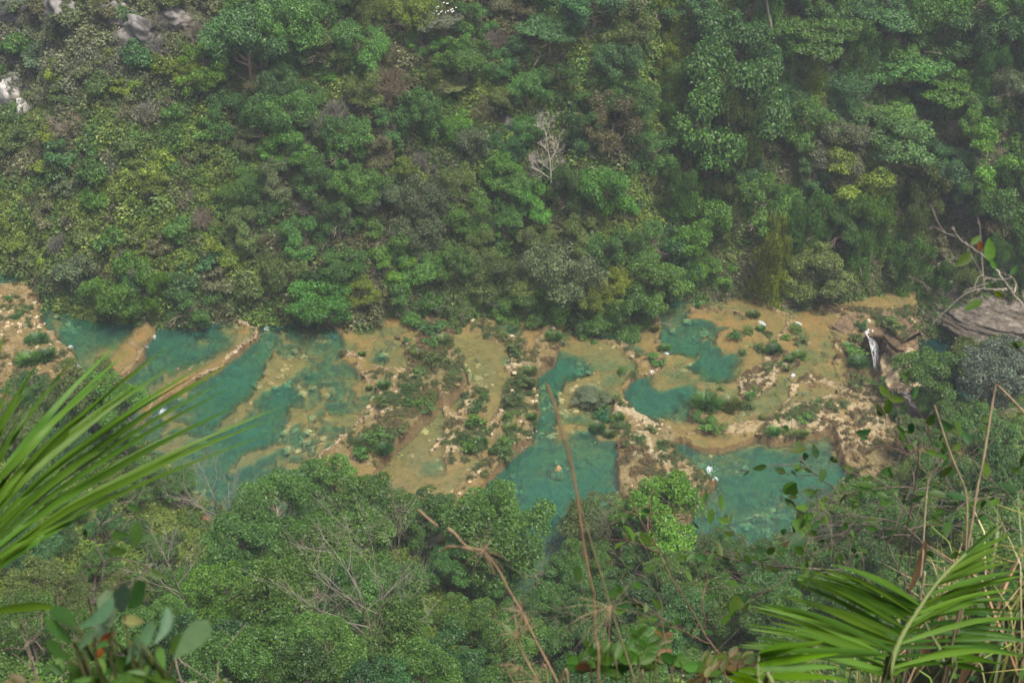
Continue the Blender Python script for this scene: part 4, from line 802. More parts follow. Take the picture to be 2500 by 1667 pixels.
far_palm(560, 682, 40, 'straw', 'small yellowing palm just above the stony dam pools', up=1.5)
far_palm(1795, 1205, 36, 'straw', 'tufted yellow plant on top of the near trees by the lower pool', near_h, up=9.5)
def snag(name, label, px0, py0, px1, py1, hf, seed, mat, r0, limbs, depth=3, lean_y=0.0, twig=0.03, color=COL['pale'], crown=None, cat='tree'):
    """a tree whose trunk runs from one point of the slope up to another height"""
    b, t = hit(px0, py0, 0.2, hf); tp = ray(px1, py1); tt = (b[1] + lean_y) / tp[1]
    top = np.array([tp[0] * tt, tp[1] * tt, CAMZ + tp[2] * tt]); rng = np.random.default_rng(seed)
    root = empty(name, b); tag(root, label, cat); e = top - b; H = np.linalg.norm(e)
    n = 9; wob = np.cumsum(rng.normal(size=(n, 3)), 0) * 0.012 * H; wob -= np.linspace(0, 1, n)[:, None] * wob[-1]
    pts = np.linspace(0, 1, n)[:, None] * e + wob; g = Geo(); g.tube(pts, np.linspace(r0, r0 * 0.35, n), 7)
    obj('trunk', g.mesh('snag_trunk', mat, True), root, color)
    for f, az, ln, rise in limbs:
        g = Geo(); p = pts[int(f * (n - 1))]; d = np.array([math.cos(az), math.sin(az) * 0.6, rise]); d /= np.linalg.norm(d)
        branch_rec(g, p, d, ln * H, r0 * (0.65 - 0.3 * f), depth, rng, 0.55, 0.25, 5, (3, 5), twig, 0.3)
        obj('limb', g.mesh('limb', mat, True), root, color)
    return root, pts
snag('bare_tree', 'big bare white tree with two forked crowns standing mid slope', 1357, 500, 1333, 330, far_h, 8, M['twig'], 0.26, [(0.25, 0.4, 0.12, 0.8), (0.42, 3.0, 0.30, 0.45), (0.55, 2.8, 0.22, 0.5), (0.55, 0.3, 0.16, 0.7), (0.68, 0.5, 0.24, 1.3), (0.8, 2.4, 0.18, 1.2), (1.0, 0.9, 0.18, 1.6), (1.0, 2.2, 0.18, 1.8)], depth=3, twig=0.03, color=(0.30, 0.275, 0.22))
r_, p_ = snag('tree', 'small light crowned tree with a thin leaning pale trunk, left of the bare white tree', 1135, 288, 1112, 215, far_h, 9, M['twig'], 0.14, [(0.9, 2.8, 0.5, 0.5), (1.0, 0.6, 0.4, 0.8)], depth=2, color=COL['grey'])
cr = obj('crown', CROWN['flat'][1], r_, (0.13, 0.16, 0.06)); cr.location = p_[-1]; cr.scale = (2.9, 2.9, 2.2)
r_, p_ = snag('tree', 'very tall pale straight trunk rising out of the top edge on the right', 1890, 145, 1866, -40, far_h, 10, M['twig'], 0.55, [(1.0, 0.5, 0.3, 0.8), (1.0, 2.5, 0.3, 0.8)], depth=2, color=COL['grey'])
cr = obj('crown', CROWN['round'][2], r_, COL['mid']); cr.location = p_[-1] + np.array([0, 0, 3]); cr.scale = (6, 6, 5)
snag('bare_tree', 'slim white bare tree at the pool edge beside the red earth path', 512, 1170, 505, 1010, near_h, 12, M['twig'], 0.2, [(0.4, 0.5, 0.4, 0.8), (0.5, 2.4, 0.4, 0.9), (0.75, 1.0, 0.4, 1), (0.9, 2.6, 0.3, 1)], depth=3, twig=0.035)
for k, (a, b, c, d, lb) in enumerate([(930, 1660, 850, 1400, 'forked bare grey tree with long crooked limbs near the bottom edge'), (900, 1640, 955, 1390, 'thin bare grey tree leaning right over the bottom edge'), (1010, 1700, 760, 1560, 'fallen pale branch sprawling left along the bottom edge'), (480, 1530, 410, 1370, 'thin grey bare tree in front of the feathery trees on the left'), (470, 1265, 420, 1215, 'pale leaning trunk on the left side of the red earth path'), (540, 1330, 520, 1190, 'grey dead stem standing on the red earth path')]):
    snag('bare_tree', lb, a, b, c, d, near_h, 30 + k, M['twig'], 0.13, [(0.3, 0.6, 0.4, 0.6), (0.4, 2.5, 0.5, 0.5), (0.6, 3.0, 0.45, 0.4), (0.7, 0.4, 0.4, 0.7), (0.85, 2.2, 0.4, 0.8), (1.0, 1.2, 0.35, 1)], depth=2, lean_y=-2, twig=0.02, color=(0.20, 0.175, 0.14) if k != 2 else COL['grey'])

# ------------------------------------------------------------------ undergrowth: too many bushes to count
def bush_proto(name, seed, n, leaf, shape):
    rng = np.random.default_rng(seed); C_ = rng.normal(size=(7, 3)) * np.array([.5, .5, .28]) + np.array([0, 0, .35]); k = rng.integers(0, 7, n); d = sphere_dirs(n, rng); d[:, 2] = np.where(d[:, 2] < -.3, -d[:, 2], d[:, 2])
    P = C_[k] + d * (0.46 * (0.6 + 0.5 * rng.random(n)))[:, None] * np.array([1, 1, shape]); Nn = d * .55 + np.array([0, 0, .5]) + rng.normal(size=(n, 3)) * .5; Nn /= np.linalg.norm(Nn, axis=1)[:, None]
    V, Q = leaf_quads(P, Nn, leaf, rng, .6, droop=.15); return bpy.data.objects.new(name, mesh_np(name, V, Q, M['bush']))
BUSH = [bush_proto('bush', 40, 420, 0.23, 1.0), bush_proto('bush', 41, 620, 0.17, 1.0), bush_proto('bush', 42, 520, 0.19, 1.7), bush_proto('bush', 43, 900, 0.13, 0.9)]
def scatter_group():
    ng = bpy.data.node_groups.new('bush_scatter', 'GeometryNodeTree')
    ng.interface.new_socket(name='Geometry', in_out='INPUT', socket_type='NodeSocketGeometry'); ng.interface.new_socket(name='Geometry', in_out='OUTPUT', socket_type='NodeSocketGeometry')
    N = ng.nodes.new; L = ng.links.new; gi = N('NodeGroupInput'); go = N('NodeGroupOutput'); jn = N('GeometryNodeJoinGeometry')
    def named(nm, ty):
        n = N('GeometryNodeInputNamedAttribute'); n.data_type = ty; n.inputs[0].default_value = nm; return [o for o in n.outputs if o.enabled][0]
    sc = named('sc', 'FLOAT'); rz = named('rz', 'FLOAT'); kd = named('kd', 'INT'); cx = N('ShaderNodeCombineXYZ'); L(rz, cx.inputs[2]); er = N('FunctionNodeEulerToRotation'); L(cx.outputs[0], er.inputs[0])
    for i, b in enumerate(BUSH):
        oi = N('GeometryNodeObjectInfo'); oi.inputs['Object'].default_value = b; ip = N('GeometryNodeInstanceOnPoints'); cm = N('FunctionNodeCompare'); cm.data_type = 'INT'; cm.operation = 'EQUAL'
        ins = [q for q in cm.inputs if q.enabled]; L(kd, ins[0]); ins[1].default_value = i
        L(gi.outputs[0], ip.inputs['Points']); L(cm.outputs[0], ip.inputs['Selection']); L(oi.outputs['Geometry'], ip.inputs['Instance']); L(er.outputs[0], ip.inputs['Rotation']); L(sc, ip.inputs['Scale']); L(ip.outputs[0], jn.inputs[0])
    L(jn.outputs[0], go.inputs[0]); return ng
SCATTER = scatter_group()
def undergrowth(name, n_bush, hf, region, rsize, seed, pal, kinds=(0, 1, 2, 3)):
    rng = np.random.default_rng(seed); x, y = region(rng, n_bush); z = hf(x, y); n = len(x)
    rb = rng.uniform(0, 1, n) ** 1.6 * (rsize[1] - rsize[0]) + rsize[0]
    q = fbm(x * 0.05 + 3, (y + z) * 0.05, 3); q2 = fbm(x * 0.13 + 33, (y + z) * 0.13, 3)
    idx = np.clip(((q - 0.5) * 2.4 + (q2 - 0.5) * 2.4 + 0.5 + rng.normal(size=n) * 0.18) * len(pal), 0, len(pal) - 1).astype(int)
    colr = np.array(pal)[idx] * (0.75 + 0.5 * rng.random((n, 1)))
    if name == 'undergrowth' and hf is far_h:      # dry grey scrub grows on the limestone of the upper left
        f = y * CP - (z - CAMZ) * SP; k = np.clip(1.5 * blob(120, 40, 520, 210, 1250 + FPX * x / f, 833.5 - FPX * (y * SP + (z - CAMZ) * CP) / f), 0, 0.75)[:, None] * (0.6 + 0.4 * rng.random((n, 1)))
        colr = colr * (1 - k) + np.array([0.135, 0.135, 0.098]) * (0.75 + 0.5 * rng.random((n, 1))) * k
    me = bpy.data.meshes.new(name); me.vertices.add(n); me.vertices.foreach_set('co', np.stack([x, y, z - 0.1 * rb], 1).astype(np.float32).ravel())
    for k, v in (('sc', rb), ('rz', rng.random(n) * 6.28)): a_ = me.attributes.new(k, 'FLOAT', 'POINT'); a_.data.foreach_set('value', v.astype(np.float32))
    kd = np.array(kinds)[rng.integers(0, len(kinds), n)]
    if name == 'undergrowth' and hf is far_h: kd = np.where((x > -12) & (rng.random(n) < 0.55), 2, kd); rb *= np.where(kd == 2, 1.25, 1.0)
    me.attributes['sc'].data.foreach_set('value', rb.astype(np.float32))
    a_ = me.attributes.new('kd', 'INT', 'POINT'); a_.data.foreach_set('value', kd.astype(np.int32))
    a_ = me.attributes.new('tint', 'FLOAT_COLOR', 'POINT'); a_.data.foreach_set('color', np.concatenate([colr, np.ones((n, 1))], 1).astype(np.float32).ravel())
    me.update(); o = obj(name, me); md = o.modifiers.new('scatter', 'NODES'); md.node_group = SCATTER; tag(o, kind='stuff'); return o
def far_region(rng, n):
    x = rng.uniform(-118, 124, n); d = np.where(rng.random(n) < 0.13, -0.9 + 3.5 * rng.random(n), 1.0 + 52 * rng.random(n)); y = np.interp(x, FBX, FBY) + d
    px, py = 1250 + FPX * x / (y * CP - (far_h(x, y) - CAMZ) * SP), 833.5 - FPX * (y * SP + (far_h(x, y) - CAMZ) * CP) / (y * CP - (far_h(x, y) - CAMZ) * SP)
    drop = np.zeros(n)
    for b in [(225, 125, 40, 14), (46, 235, 60, 45), (80, 5, 200, 60), (340, 70, 120, 60), (150, 130, 110, 30), (1245, 300, 40, 55), (1140, 545, 50, 45), (1856, 405, 24, 60), (2390, 440, 40, 70), (2420, 800, 140, 34), (1230, 742, 70, 24), (1790, 700, 110, 14), (1230, 745, 90, 22), (2000, 715, 80, 14), (2160, 735, 70, 16)]:
        drop = np.maximum(drop, blob(*b, px, py) * (0.97 if b[2] < 100 else 0.82))
    k = (rng.random(n) > drop) & (py > -140) & (px > -150) & (px < 2650)
    return x[k], y[k]
PAL_FAR = [(0.112, 0.122, 0.056), (0.108, 0.134, 0.050), (0.098, 0.142, 0.042), (0.082, 0.144, 0.036), (0.060, 0.124, 0.032), (0.072, 0.150, 0.034), (0.108, 0.172, 0.038), (0.132, 0.190, 0.044)]
undergrowth('undergrowth', 21000, far_h, far_region, (0.7, 2.7), 3, PAL_FAR)
def near_region(rng, n):
    x = rng.uniform(-105, 110, n); yb = np.interp(x, NBX, NBY); y = yb + 4 - 105 * rng.random(n)
    z = near_h(x, y); f = y * CP - (z - CAMZ) * SP; px, py = 1250 + FPX * x / f, 833.5 - FPX * (y * SP + (z - CAMZ) * CP) / f
    bare = np.maximum(blob(505, 1270, 42, 80, px, py), 0.75 * blob(760, 1330, 120, 50, px, py))
    k = (rng.random(n) > bare) & (z > bed_h(x, y) + 0.1) & (py < 1720) & (px > -100) & (px < 2600)
    return x[k], y[k]
undergrowth('undergrowth', 13000, near_h, near_region, (0.8, 2.9), 4, PAL_FAR[2:])

# ------------------------------------------------------------------ tufts and shrubs on the travertine
def tuft_mesh(name, seed, n, kind):
    rng = np.random.default_rng(seed)
    if kind == 'bush': return crown_mesh(name, seed, n, 0.17, 8, 'bush', 4)
    a = rng.random(n) * 6.28; rr = np.sqrt(rng.random(n)) * 0.6; b = np.stack([np.cos(a) * rr, np.sin(a) * rr, np.zeros(n) - 0.1], 1)
    o = np.stack([np.cos(a) * 0.5 * rng.random(n), np.sin(a) * 0.5 * rng.random(n), 0.6 + 0.5 * rng.random(n)], 1) * (1.0 - 0.3 * rr)[:, None] + rng.normal(size=(n, 3)) * 0.08
    s = np.stack([-np.sin(a), np.cos(a), 0 * a], 1) * 0.045
    m = b + o * 0.6 + rng.normal(size=(n, 3)) * 0.04; t = b + o + np.stack([np.cos(a), np.sin(a), -0.6 + 0 * a], 1) * 0.22
    V = np.stack([b - s, b + s, m + s, t, m - s], 1).reshape(-1, 3); i = np.arange(n) * 5
    Q = np.stack([i, i + 1, i + 2, i + 4], 1); Tt = np.stack([i + 4, i + 2, i + 3], 1)
    return mesh_np(name, V, [Q, Tt], M['leaf'])
TUFT = [tuft_mesh('shrub_tuft', 900 + i, 620, 'bush') for i in range(4)] + [tuft_mesh('grass_tuft', 950 + i, 420, 'grass') for i in range(3)]
TU = {5: [(640, 700, 130), (700, 780, 110), (620, 800, 90), (540, 870, 80), (640, 900, 120), (740, 930, 100), (530, 1000, 90), (790, 1030, 80), (300, 1080, 70), (470, 1110, 80), (290, 1190, 90), (470, 1200, 90), (560, 1200, 110), (600, 1250, 90), (620, 1160, 70), (250, 1430, 130), (330, 1440, 110), (180, 1470, 120), (400, 1400, 80), (150, 1540, 100), (300, 1520, 100), (460, 780, 50), (490, 840, 60), (150, 875, 45), (200, 1110, 40), (1190, 830, 80), (1210, 880, 60), (1120, 755, 60), (1190, 1180, 110), (1240, 1060, 110), (1290, 1080, 80), (1300, 980, 80), (1150, 1320, 80), (1160, 1370, 70), (930, 1240, 100), (940, 1330, 110), (900, 1350, 70), (1010, 1390, 40), (940, 1140, 60), (980, 1160, 60), (880, 1500, 120), (960, 1470, 80), (1130, 1490, 120), (1150, 1540, 110), (1310, 1310, 60), (1220, 1280, 40), (1470, 750, 80), (1440, 740, 60), (1930, 1000, 60), (2010, 1010, 60), (1800, 1290, 120), (1910, 1170, 60), (1760, 1380, 90), (1840, 1420, 70), (1900, 1300, 70), (1890, 1360, 70), (2160, 910, 110), (2220, 830, 60), (2140, 620, 60), (2150, 700, 50), (2060, 1460, 70), (2130, 1390, 70), (2200, 1480, 50), (1960, 1500, 50), (690, 690, 90), (590, 690, 80), (1000, 760, 50), (1060, 1540, 70)],
      6: [(180, 1190, 150), (330, 1200, 130), (130, 1310, 90), (210, 1350, 140), (280, 1370, 80), (480, 1150, 80), (470, 1230, 80), (520, 1110, 60), (610, 970, 80), (690, 940, 50), (750, 910, 60), (640, 850, 90), (650, 800, 60), (720, 760, 60), (800, 700, 80), (820, 790, 80), (810, 880, 80), (550, 830, 70), (470, 710, 70), (360, 750, 90), (500, 600, 70), (550, 700, 50), (600, 740, 60), (150, 540, 60), (560, 1310, 50), (640, 1400, 80), (760, 1410, 70), (820, 1300, 130), (900, 1300, 80), (840, 1430, 60), (940, 1200, 80), (1040, 1230, 90), (1130, 1220, 60), (1200, 860, 110), (1220, 930, 110), (1150, 820, 70), (1200, 760, 80), (1230, 720, 80), (1450, 660, 110), (1200, 1060, 110), (1350, 1090, 110), (1480, 1150, 70), (1210, 1110, 50), (1540, 1010, 70), (1500, 1290, 100), (430, 860, 50), (740, 975, 50), (280, 1115, 40)],
      4: [(150, 580, 60), (120, 620, 60), (60, 500, 60), (250, 760, 110), (320, 880, 110), (200, 900, 120), (100, 480, 40), (210, 560, 50)]}
TG = np.random.default_rng(31)
def on_bed(px, py, up=0.0):
    d = ray(px, py); ts = np.linspace(180, 420, 1600); z = CAMZ + d[2] * ts; h = np.maximum(bed_h(d[0] * ts, d[1] * ts), ground_h(d[0] * ts, d[1] * ts)) + up
    k = int(np.argmax(z < h)); x, y = d[0] * ts[k], d[1] * ts[k]; return np.array([x, y, h[k] - up]), ts[k]
for tl, rows in TU.items():
    for x, y, w in rows:
        px, py = T(tl, [(x, y)])[0]; p, t = on_bed(px, py + w / 2.8 * 0.3); R = w / 2.8 * 0.5 * t / FPX * 1.4
        grass = TG.random() < 0.3
        cn = ['mid', 'olive', 'dark', 'olive', 'mid'][TG.integers(5)]
        o = obj('grass_tuft' if grass else 'shrub', TUFT[4 + TG.integers(3)] if grass else TUFT[TG.integers(4)], None, jitter(np.array(COL[cn]) * 0.95, TG, 0.15))
        o.location = (p[0], p[1], p[2] + (0 if grass else R * 0.25)); o.scale = (R * 1.1, R * 1.1, R * TG.uniform(0.7, 1.0)); o.rotation_euler = (0, 0, TG.random() * 6.28)
        tag(o, None, 'grass tuft' if grass else 'shrub', 'plants growing on the travertine')
        PLACED.append((o, ('small ' if w < 62 else 'wide ' if w > 105 else '') + ADJ[cn] + (' grass tuft' if grass else ' low shrub'), px, py, LAND_RIV if tl != 4 else LAND_NEAR))
p, t = on_bed(1445, 985); rb_ = empty('reed_bush', p); tag(rb_, 'big grey-green reed bush alone on the shoal by the teal channel', 'reed bush')
o = obj('reeds', tuft_mesh('reeds', 990, 900, 'grass'), rb_, (0.15, 0.20, 0.10)); o.scale = (3.3, 3.3, 3.6)
o = obj('foliage', CROWN['fine'][1], rb_, (0.115, 0.155, 0.085)); o.location = (0, 0, 1.5); o.scale = (3.9, 3.6, 2.2)
# low ground cover between them
def moss_region(rng, n):
    j = rng.integers(0, GX.shape[0], n * 6); i = rng.integers(0, GX.shape[1], n * 6)
    w = np.clip(MO, 0, 1)[j, i] * (BEDZ[j, i] > LEVG[j, i] + 0.1) * ~bank_k[j, i] * sstep(0.30, 0.46, fbm(GX[j, i] * 0.3, GY[j, i] * 0.3, 3))
    k = rng.random(n * 6) < w; return GX[j, i][k][:n] + rng.uniform(-.15, .15, min(n, k.sum())), GY[j, i][k][:n]
undergrowth('ground_cover', 15000, lambda x, y: bed_h(x, y), moss_region, (0.25, 0.95), 6, [(0.15, 0.115, 0.055), (0.125, 0.11, 0.05), (0.105, 0.112, 0.04), (0.075, 0.10, 0.032), (0.06, 0.10, 0.03)], (0, 2))

# ------------------------------------------------------------------ rocks
def ico(sub):
    import bmesh
    bm = bmesh.new(); bmesh.ops.create_icosphere(bm, subdivisions=sub, radius=1); V = np.array([v.co[:] for v in bm.verts]); F = np.array([[v.index for v in f.verts] for f in bm.faces]); bm.free(); return V, F
ICO1, ICO3, ICO4 = ico(1), ico(3), ico(4)
def rock_mesh(name, seed, mat, amp=0.35, sub=3, strata=0.0):
    V, F = (ICO3 if sub == 3 else ICO4); rng = np.random.default_rng(seed); V = V.copy(); o = rng.random(3) * 50
    for k in range(9):
        n = sphere_dirs(1, rng)[0]; h = rng.uniform(0.5, 0.85); s = V @ n; V = np.where((s > h)[:, None], V - (s - h)[:, None] * n * 0.9, V)
    r = 1 + amp * 2 * (fbm(V[:, 0] * 1.7 + o[0], V[:, 1] * 1.7 + V[:, 2] * 1.1 + o[1], 4) - 0.5) + amp * 0.8 * (fbm(V[:, 0] * 6 + o[0], V[:, 2] * 6 + V[:, 1] * 3 + o[1], 4) - 0.5)
    if strata: r = r + strata * (vnoise(V[:, 2] * 7 + V[:, 0] * 0.6, V[:, 1] * 0.5) - 0.5)
    return mesh_np(name, V * r[:, None], F, mat, False)
def boulder(px, py, w, h, label, mat, seed, z=None, amp=0.3, cat='boulder', name='boulder', hf=None, strata=0, rot=None, sub=3, depth=1.0):
    p, t = (on_bed(px, py) if hf is None else hit(px, py, 0, hf)) if z is None else (at(px, py, z), 300)
    m = t / FPX; o = obj(name, rock_mesh(name, seed, mat, amp, sub, strata)); o.location = p
    o.scale = (w * m * 0.5, w * m * 0.5 * depth, h * m * 0.6); o.rotation_euler = (0, 0, rot if rot is not None else seed * 1.3); tag(o, label, cat); return o
boulder(655, 850, 30, 26, 'rounded ochre boulder standing in the green pool beside the stony dam', M['ochrerock'], 1, amp=0.2)
boulder(651, 803, 18, 14, 'white pointed rock at the upper end of the stony dam', M['whiterock'], 2)
boulder(815, 822, 22, 14, 'pink grey rock at the far edge of the green pool', M['rock'], 3)
boulder(930, 875, 14, 12, 'lone ochre stone in the small terrace pool', M['ochrerock'], 4, amp=0.2)
boulder(1357, 1160, 38, 44, 'long pale boulder lying under water in the teal channel', M['ochrerock'], 5, z=-1.3, amp=0.2, rot=0.3)
boulder(1974, 840, 16, 9, 'small white stone in the yellow terrace pool near the waterfall', M['creamrock'], 6)
boulder(720, 859, 20, 12, 'flat ochre stone just under water in the green pool', M['ochrerock'], 61, amp=0.2)
boulder(783, 835, 14, 8, 'small ochre stone left of the pink grey rock', M['ochrerock'], 62, amp=0.2)
boulder(1930, 745, 26, 18, 'ochre block in the rocky upper pool', M['ochrerock'], 7)
boulder(1915, 738, 18, 14, 'smaller ochre block beside the rocky upper pool bank', M['ochrerock'], 8)
boulder(1945, 752, 14, 12, 'greenish stone at the right of the rocky upper pool', M['ochrerock'], 81)
boulder(1718, 820, 26, 10, 'flat pale slab lying in the teal lagoon', M['ochrerock'], 9)
for i, (px, py, w, h, lb) in enumerate([(1742, 702, 40, 24, 'leftmost grey boulder below the trees above the lagoon'), (1775, 700, 34, 20, 'grey boulder, second from left above the lagoon'), (1798, 710, 30, 16, 'cream faced block above the curved terrace pool'), (1818, 708, 20, 12, 'small pale block right of the cream faced one'), (1893, 705, 60, 36, 'broad grey rock face above the rocky upper pool'), (1945, 704, 34, 20, 'grey rock right of the broad rock face'),
                                        (2068, 726, 44, 22, 'pale rock at the foot of the slope above the brown ledge'), (2150, 734, 60, 30, 'grey bank rock above the cave mouth, left end'), (2200, 740, 50, 28, 'grey bank rock right above the cave mouth'), (1225, 748, 74, 36, 'big smooth grey rock above the narrow dark pool'), (1178, 760, 40, 26, 'cracked grey rock left of the big smooth one'), (1160, 742, 30, 22, 'small grey rock under the tree by the narrow pool'),
                                        (40, 655, 60, 22, 'white streaked rock at the far left bank'), (20, 640, 36, 24, 'dark rock at the far left edge of the bank')]):
    boulder(px, py, w, h, lb, M['rock'], 20 + i, hf=far_h, amp=0.35, strata=0.15)
boulder(225, 125, 36, 18, 'small bright white rock patch high on the left slope', M['whiterock'], 40, hf=far_h, amp=0.6, sub=4, cat='rock', name='rock_outcrop', rot=0.2)
boulder(34, 232, 84, 84, 'large white rock scar on the left slope, upper slab', M['whiterock'], 41, hf=far_h, amp=0.6, sub=4, cat='rock', name='rock_outcrop', rot=0.5, depth=0.6)
boulder(66, 272, 66, 52, 'lower white slab of the rock scar on the left slope', M['whiterock'], 42, hf=far_h, amp=0.6, sub=4, cat='rock', name='rock_outcrop', rot=0.5, depth=0.6)
boulder(95, 240, 50, 34, 'blue grey rock right of the white rock scar', M['rock'], 43, hf=far_h, cat='rock', name='rock_outcrop')
boulder(1248, 312, 44, 60, 'grey pink rock outcrop left of the bare white tree', M['rock'], 44, hf=far_h, cat='rock', name='rock_outcrop')
boulder(1130, 545, 60, 46, 'grey rock ledge on the slope left of the yellow palm', M['rock'], 45, hf=far_h, cat='rock', name='rock_outcrop')
boulder(2380, 440, 44, 70, 'pinkish bare rock between trees on the right slope', M['rock'], 46, hf=far_h, cat='rock', name='rock_outcrop')
for i, (px, py, w, h) in enumerate([(60, 10, 130, 80), (165, 18, 110, 90), (345, 70, 100, 84), (285, 45, 90, 70), (430, 45, 84, 60), (365, 120, 80, 60)]):
    boulder(px, py, w, h, ['grey streaked cliff patch in the upper left corner', 'grey cliff patch second from the upper left corner', 'streaked grey cliff patch right of the small white rock patch', 'pale cliff patch just above the small white rock patch', 'dark grey cliff patch at the top near the bright green tree', 'lower grey cliff patch below the streaked one'][i], M['rock'], 50 + i, hf=far_h, cat='rock', name='rock_outcrop', strata=0.2, amp=0.6, sub=4)
# the pale boulder beside the plunge pool
b_ = boulder(2196, 930, 165, 125, 'large pale boulder at the foot of the tall waterfall', M['creamrock'], 70, z=-8.6, amp=0.6, sub=4, strata=0.2)
boulder(2210, 1000, 90, 70, 'grey boulder half under trees below the pale one', M['rock'], 71, z=-9.5, amp=0.4)
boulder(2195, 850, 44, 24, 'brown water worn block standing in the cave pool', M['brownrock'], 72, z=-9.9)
# layered rock wall and the overhanging ledge above the cave
def rock_wall(name, label, line, z0, z1, prof, mat, thick, seed, cat='cliff'):
    P = np.array([at(x, y, z)[:2] for x, y, z in line]); s = np.concatenate([[0], np.cumsum(np.linalg.norm(np.diff(P, axis=0), axis=1))])
    u = np.arange(0, s[-1], 0.32); v = np.linspace(0, 1, 44); px_, py_ = np.interp(u, s, P[:, 0]), np.interp(u, s, P[:, 1])
    tx, ty = np.gradient(px_), np.gradient(py_); ln = np.hypot(tx, ty); nx, ny = ty / ln, -tx / ln
    U, Vv = np.meshgrid(u, v); z = z0 + (z1 - z0) * Vv
    off = np.interp(Vv, *prof) * thick + 1.3 * (fbm(U * 0.12 + seed, Vv * 5 + 0.02 * U, 4) - 0.5) + 1.3 * (np.floor(4 * vnoise(U * 0.06 + seed, Vv * 9 + U * 0.06)) / 4 - 0.4) + 0.5 * (vnoise(U * 0.12 + seed, Vv * 26 + U * 0.08) - 0.5) + 0.5 * (fbm(U * 0.9, Vv * 12, 3) - 0.5)
    Xw, Yw = px_[None, :] + nx[None, :] * off, py_[None, :] + ny[None, :] * off
    Z = z + 0.5 * (fbm(U * 0.15, Vv * 0 + seed, 2) - 0.5)
    V = np.stack([Xw, Yw, Z], -1); back = np.stack([px_ - nx * 5, py_ - ny * 5, np.full(len(u), z1 + 1.2)], -1)[None]; floor_ = np.stack([px_ - nx * 5, py_ - ny * 5, np.full(len(u), z0 - 0.5)], -1)[None]
    V = np.concatenate([floor_, V, back], 0); ny_, nx_ = V.shape[:2]; i = np.arange(ny_ - 1)[:, None] * nx_ + np.arange(nx_ - 1)[None]
    Q = np.stack([i, i + 1, i + nx_ + 1, i + nx_], -1).reshape(-1, 4)
    o = obj(name, mesh_np(name, V.reshape(-1, 3), Q, mat, True)); tag(o, label, cat); return o
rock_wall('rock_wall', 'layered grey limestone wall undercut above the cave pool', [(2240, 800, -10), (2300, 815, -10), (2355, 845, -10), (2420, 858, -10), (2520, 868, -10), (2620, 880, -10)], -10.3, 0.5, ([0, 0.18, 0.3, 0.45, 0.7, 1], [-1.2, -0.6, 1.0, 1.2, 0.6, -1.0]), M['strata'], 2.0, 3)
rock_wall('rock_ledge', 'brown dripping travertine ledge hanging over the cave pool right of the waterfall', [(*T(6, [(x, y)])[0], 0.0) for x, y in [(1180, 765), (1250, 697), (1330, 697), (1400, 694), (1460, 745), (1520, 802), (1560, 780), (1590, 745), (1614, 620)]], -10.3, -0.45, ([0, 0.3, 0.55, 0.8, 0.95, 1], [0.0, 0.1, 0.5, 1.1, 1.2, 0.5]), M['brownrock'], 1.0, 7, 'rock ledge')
# rimstones: loose stones along the dams and on the crusts
def rimstones():
    rng = np.random.default_rng(12); V1, F1 = ICO1; Vs, Fs, n = [], [], 0
    pos = []
    for P, z, wd, dens in CRESTS:
        seg = np.linalg.norm(np.diff(P, axis=0), axis=1); s = np.concatenate([[0], np.cumsum(seg)])
        for _ in range(int(s[-1] * 2.0 * dens)):
            u = rng.random() * s[-1]; pos.append((np.interp(u, s, P[:, 0]) + rng.normal() * wd * 0.6, np.interp(u, s, P[:, 1]) + rng.normal() * wd * 0.6, rng.uniform(0.12, 0.34) * (1.25 if dens > 2 else 1)))
    for x, y, r in pos:
        z = float(bed_h(x, y)); q = V1 * (1 + rng.normal(size=(len(V1), 1)) * 0.18) * np.array([1, rng.uniform(0.6, 1), rng.uniform(0.45, 0.8)]); a = rng.random() * 6.28
        q = q @ np.array([[math.cos(a), math.sin(a), 0], [-math.sin(a), math.cos(a), 0], [0, 0, 1]]) * r + np.array([x, y, z + r * 0.15]); Vs.append(q); Fs.append(F1 + n); n += len(V1)
    o = obj('rimstones', mesh_np('rimstones', np.concatenate(Vs), np.concatenate(Fs), M['creamrock'])); tag(o, kind='stuff')
rimstones()
M['lump'] = None
def lump_material():
    m, N, L, out = nodes('travertine_lumps'); b = N('ShaderNodeBsdfPrincipled'); b.inputs['Roughness'].default_value = 0.9; b.inputs['Specular IOR Level'].default_value = 0.15
    at_ = N('ShaderNodeAttribute', attribute_name='tint', attribute_type='INSTANCER'); tc = N('ShaderNodeTexCoord'); n = noise(N, L, 1.6, 5, tc.outputs['Object'], 0.65)
    h = N('ShaderNodeHueSaturation'); L(at_.outputs['Color'], h.inputs['Color']); L(mth(N, L, 'ADD', mth(N, L, 'MULTIPLY', ramp(N, L, n, 0.3, 0.7), 1.0), 0.45), h.inputs['Value']); L(h.outputs[0], b.inputs['Base Color']); L(b.outputs[0], out.inputs[0]); return m
M['lump'] = lump_material()
BUSH[:] = []
for i in range(4):
    q = rock_mesh('lump', 400 + i, M['lump'], 0.45, 3); v = np.zeros(len(q.vertices) * 3, np.float32); q.vertices.foreach_get('co', v); v = v.reshape(-1, 3) * np.array([1, [0.7, 0.9, 0.55, 0.8][i], 0.42]); q.vertices.foreach_set('co', v.astype(np.float32).ravel()); BUSH.append(bpy.data.objects.new('lump', q))
SCATTER = scatter_group()
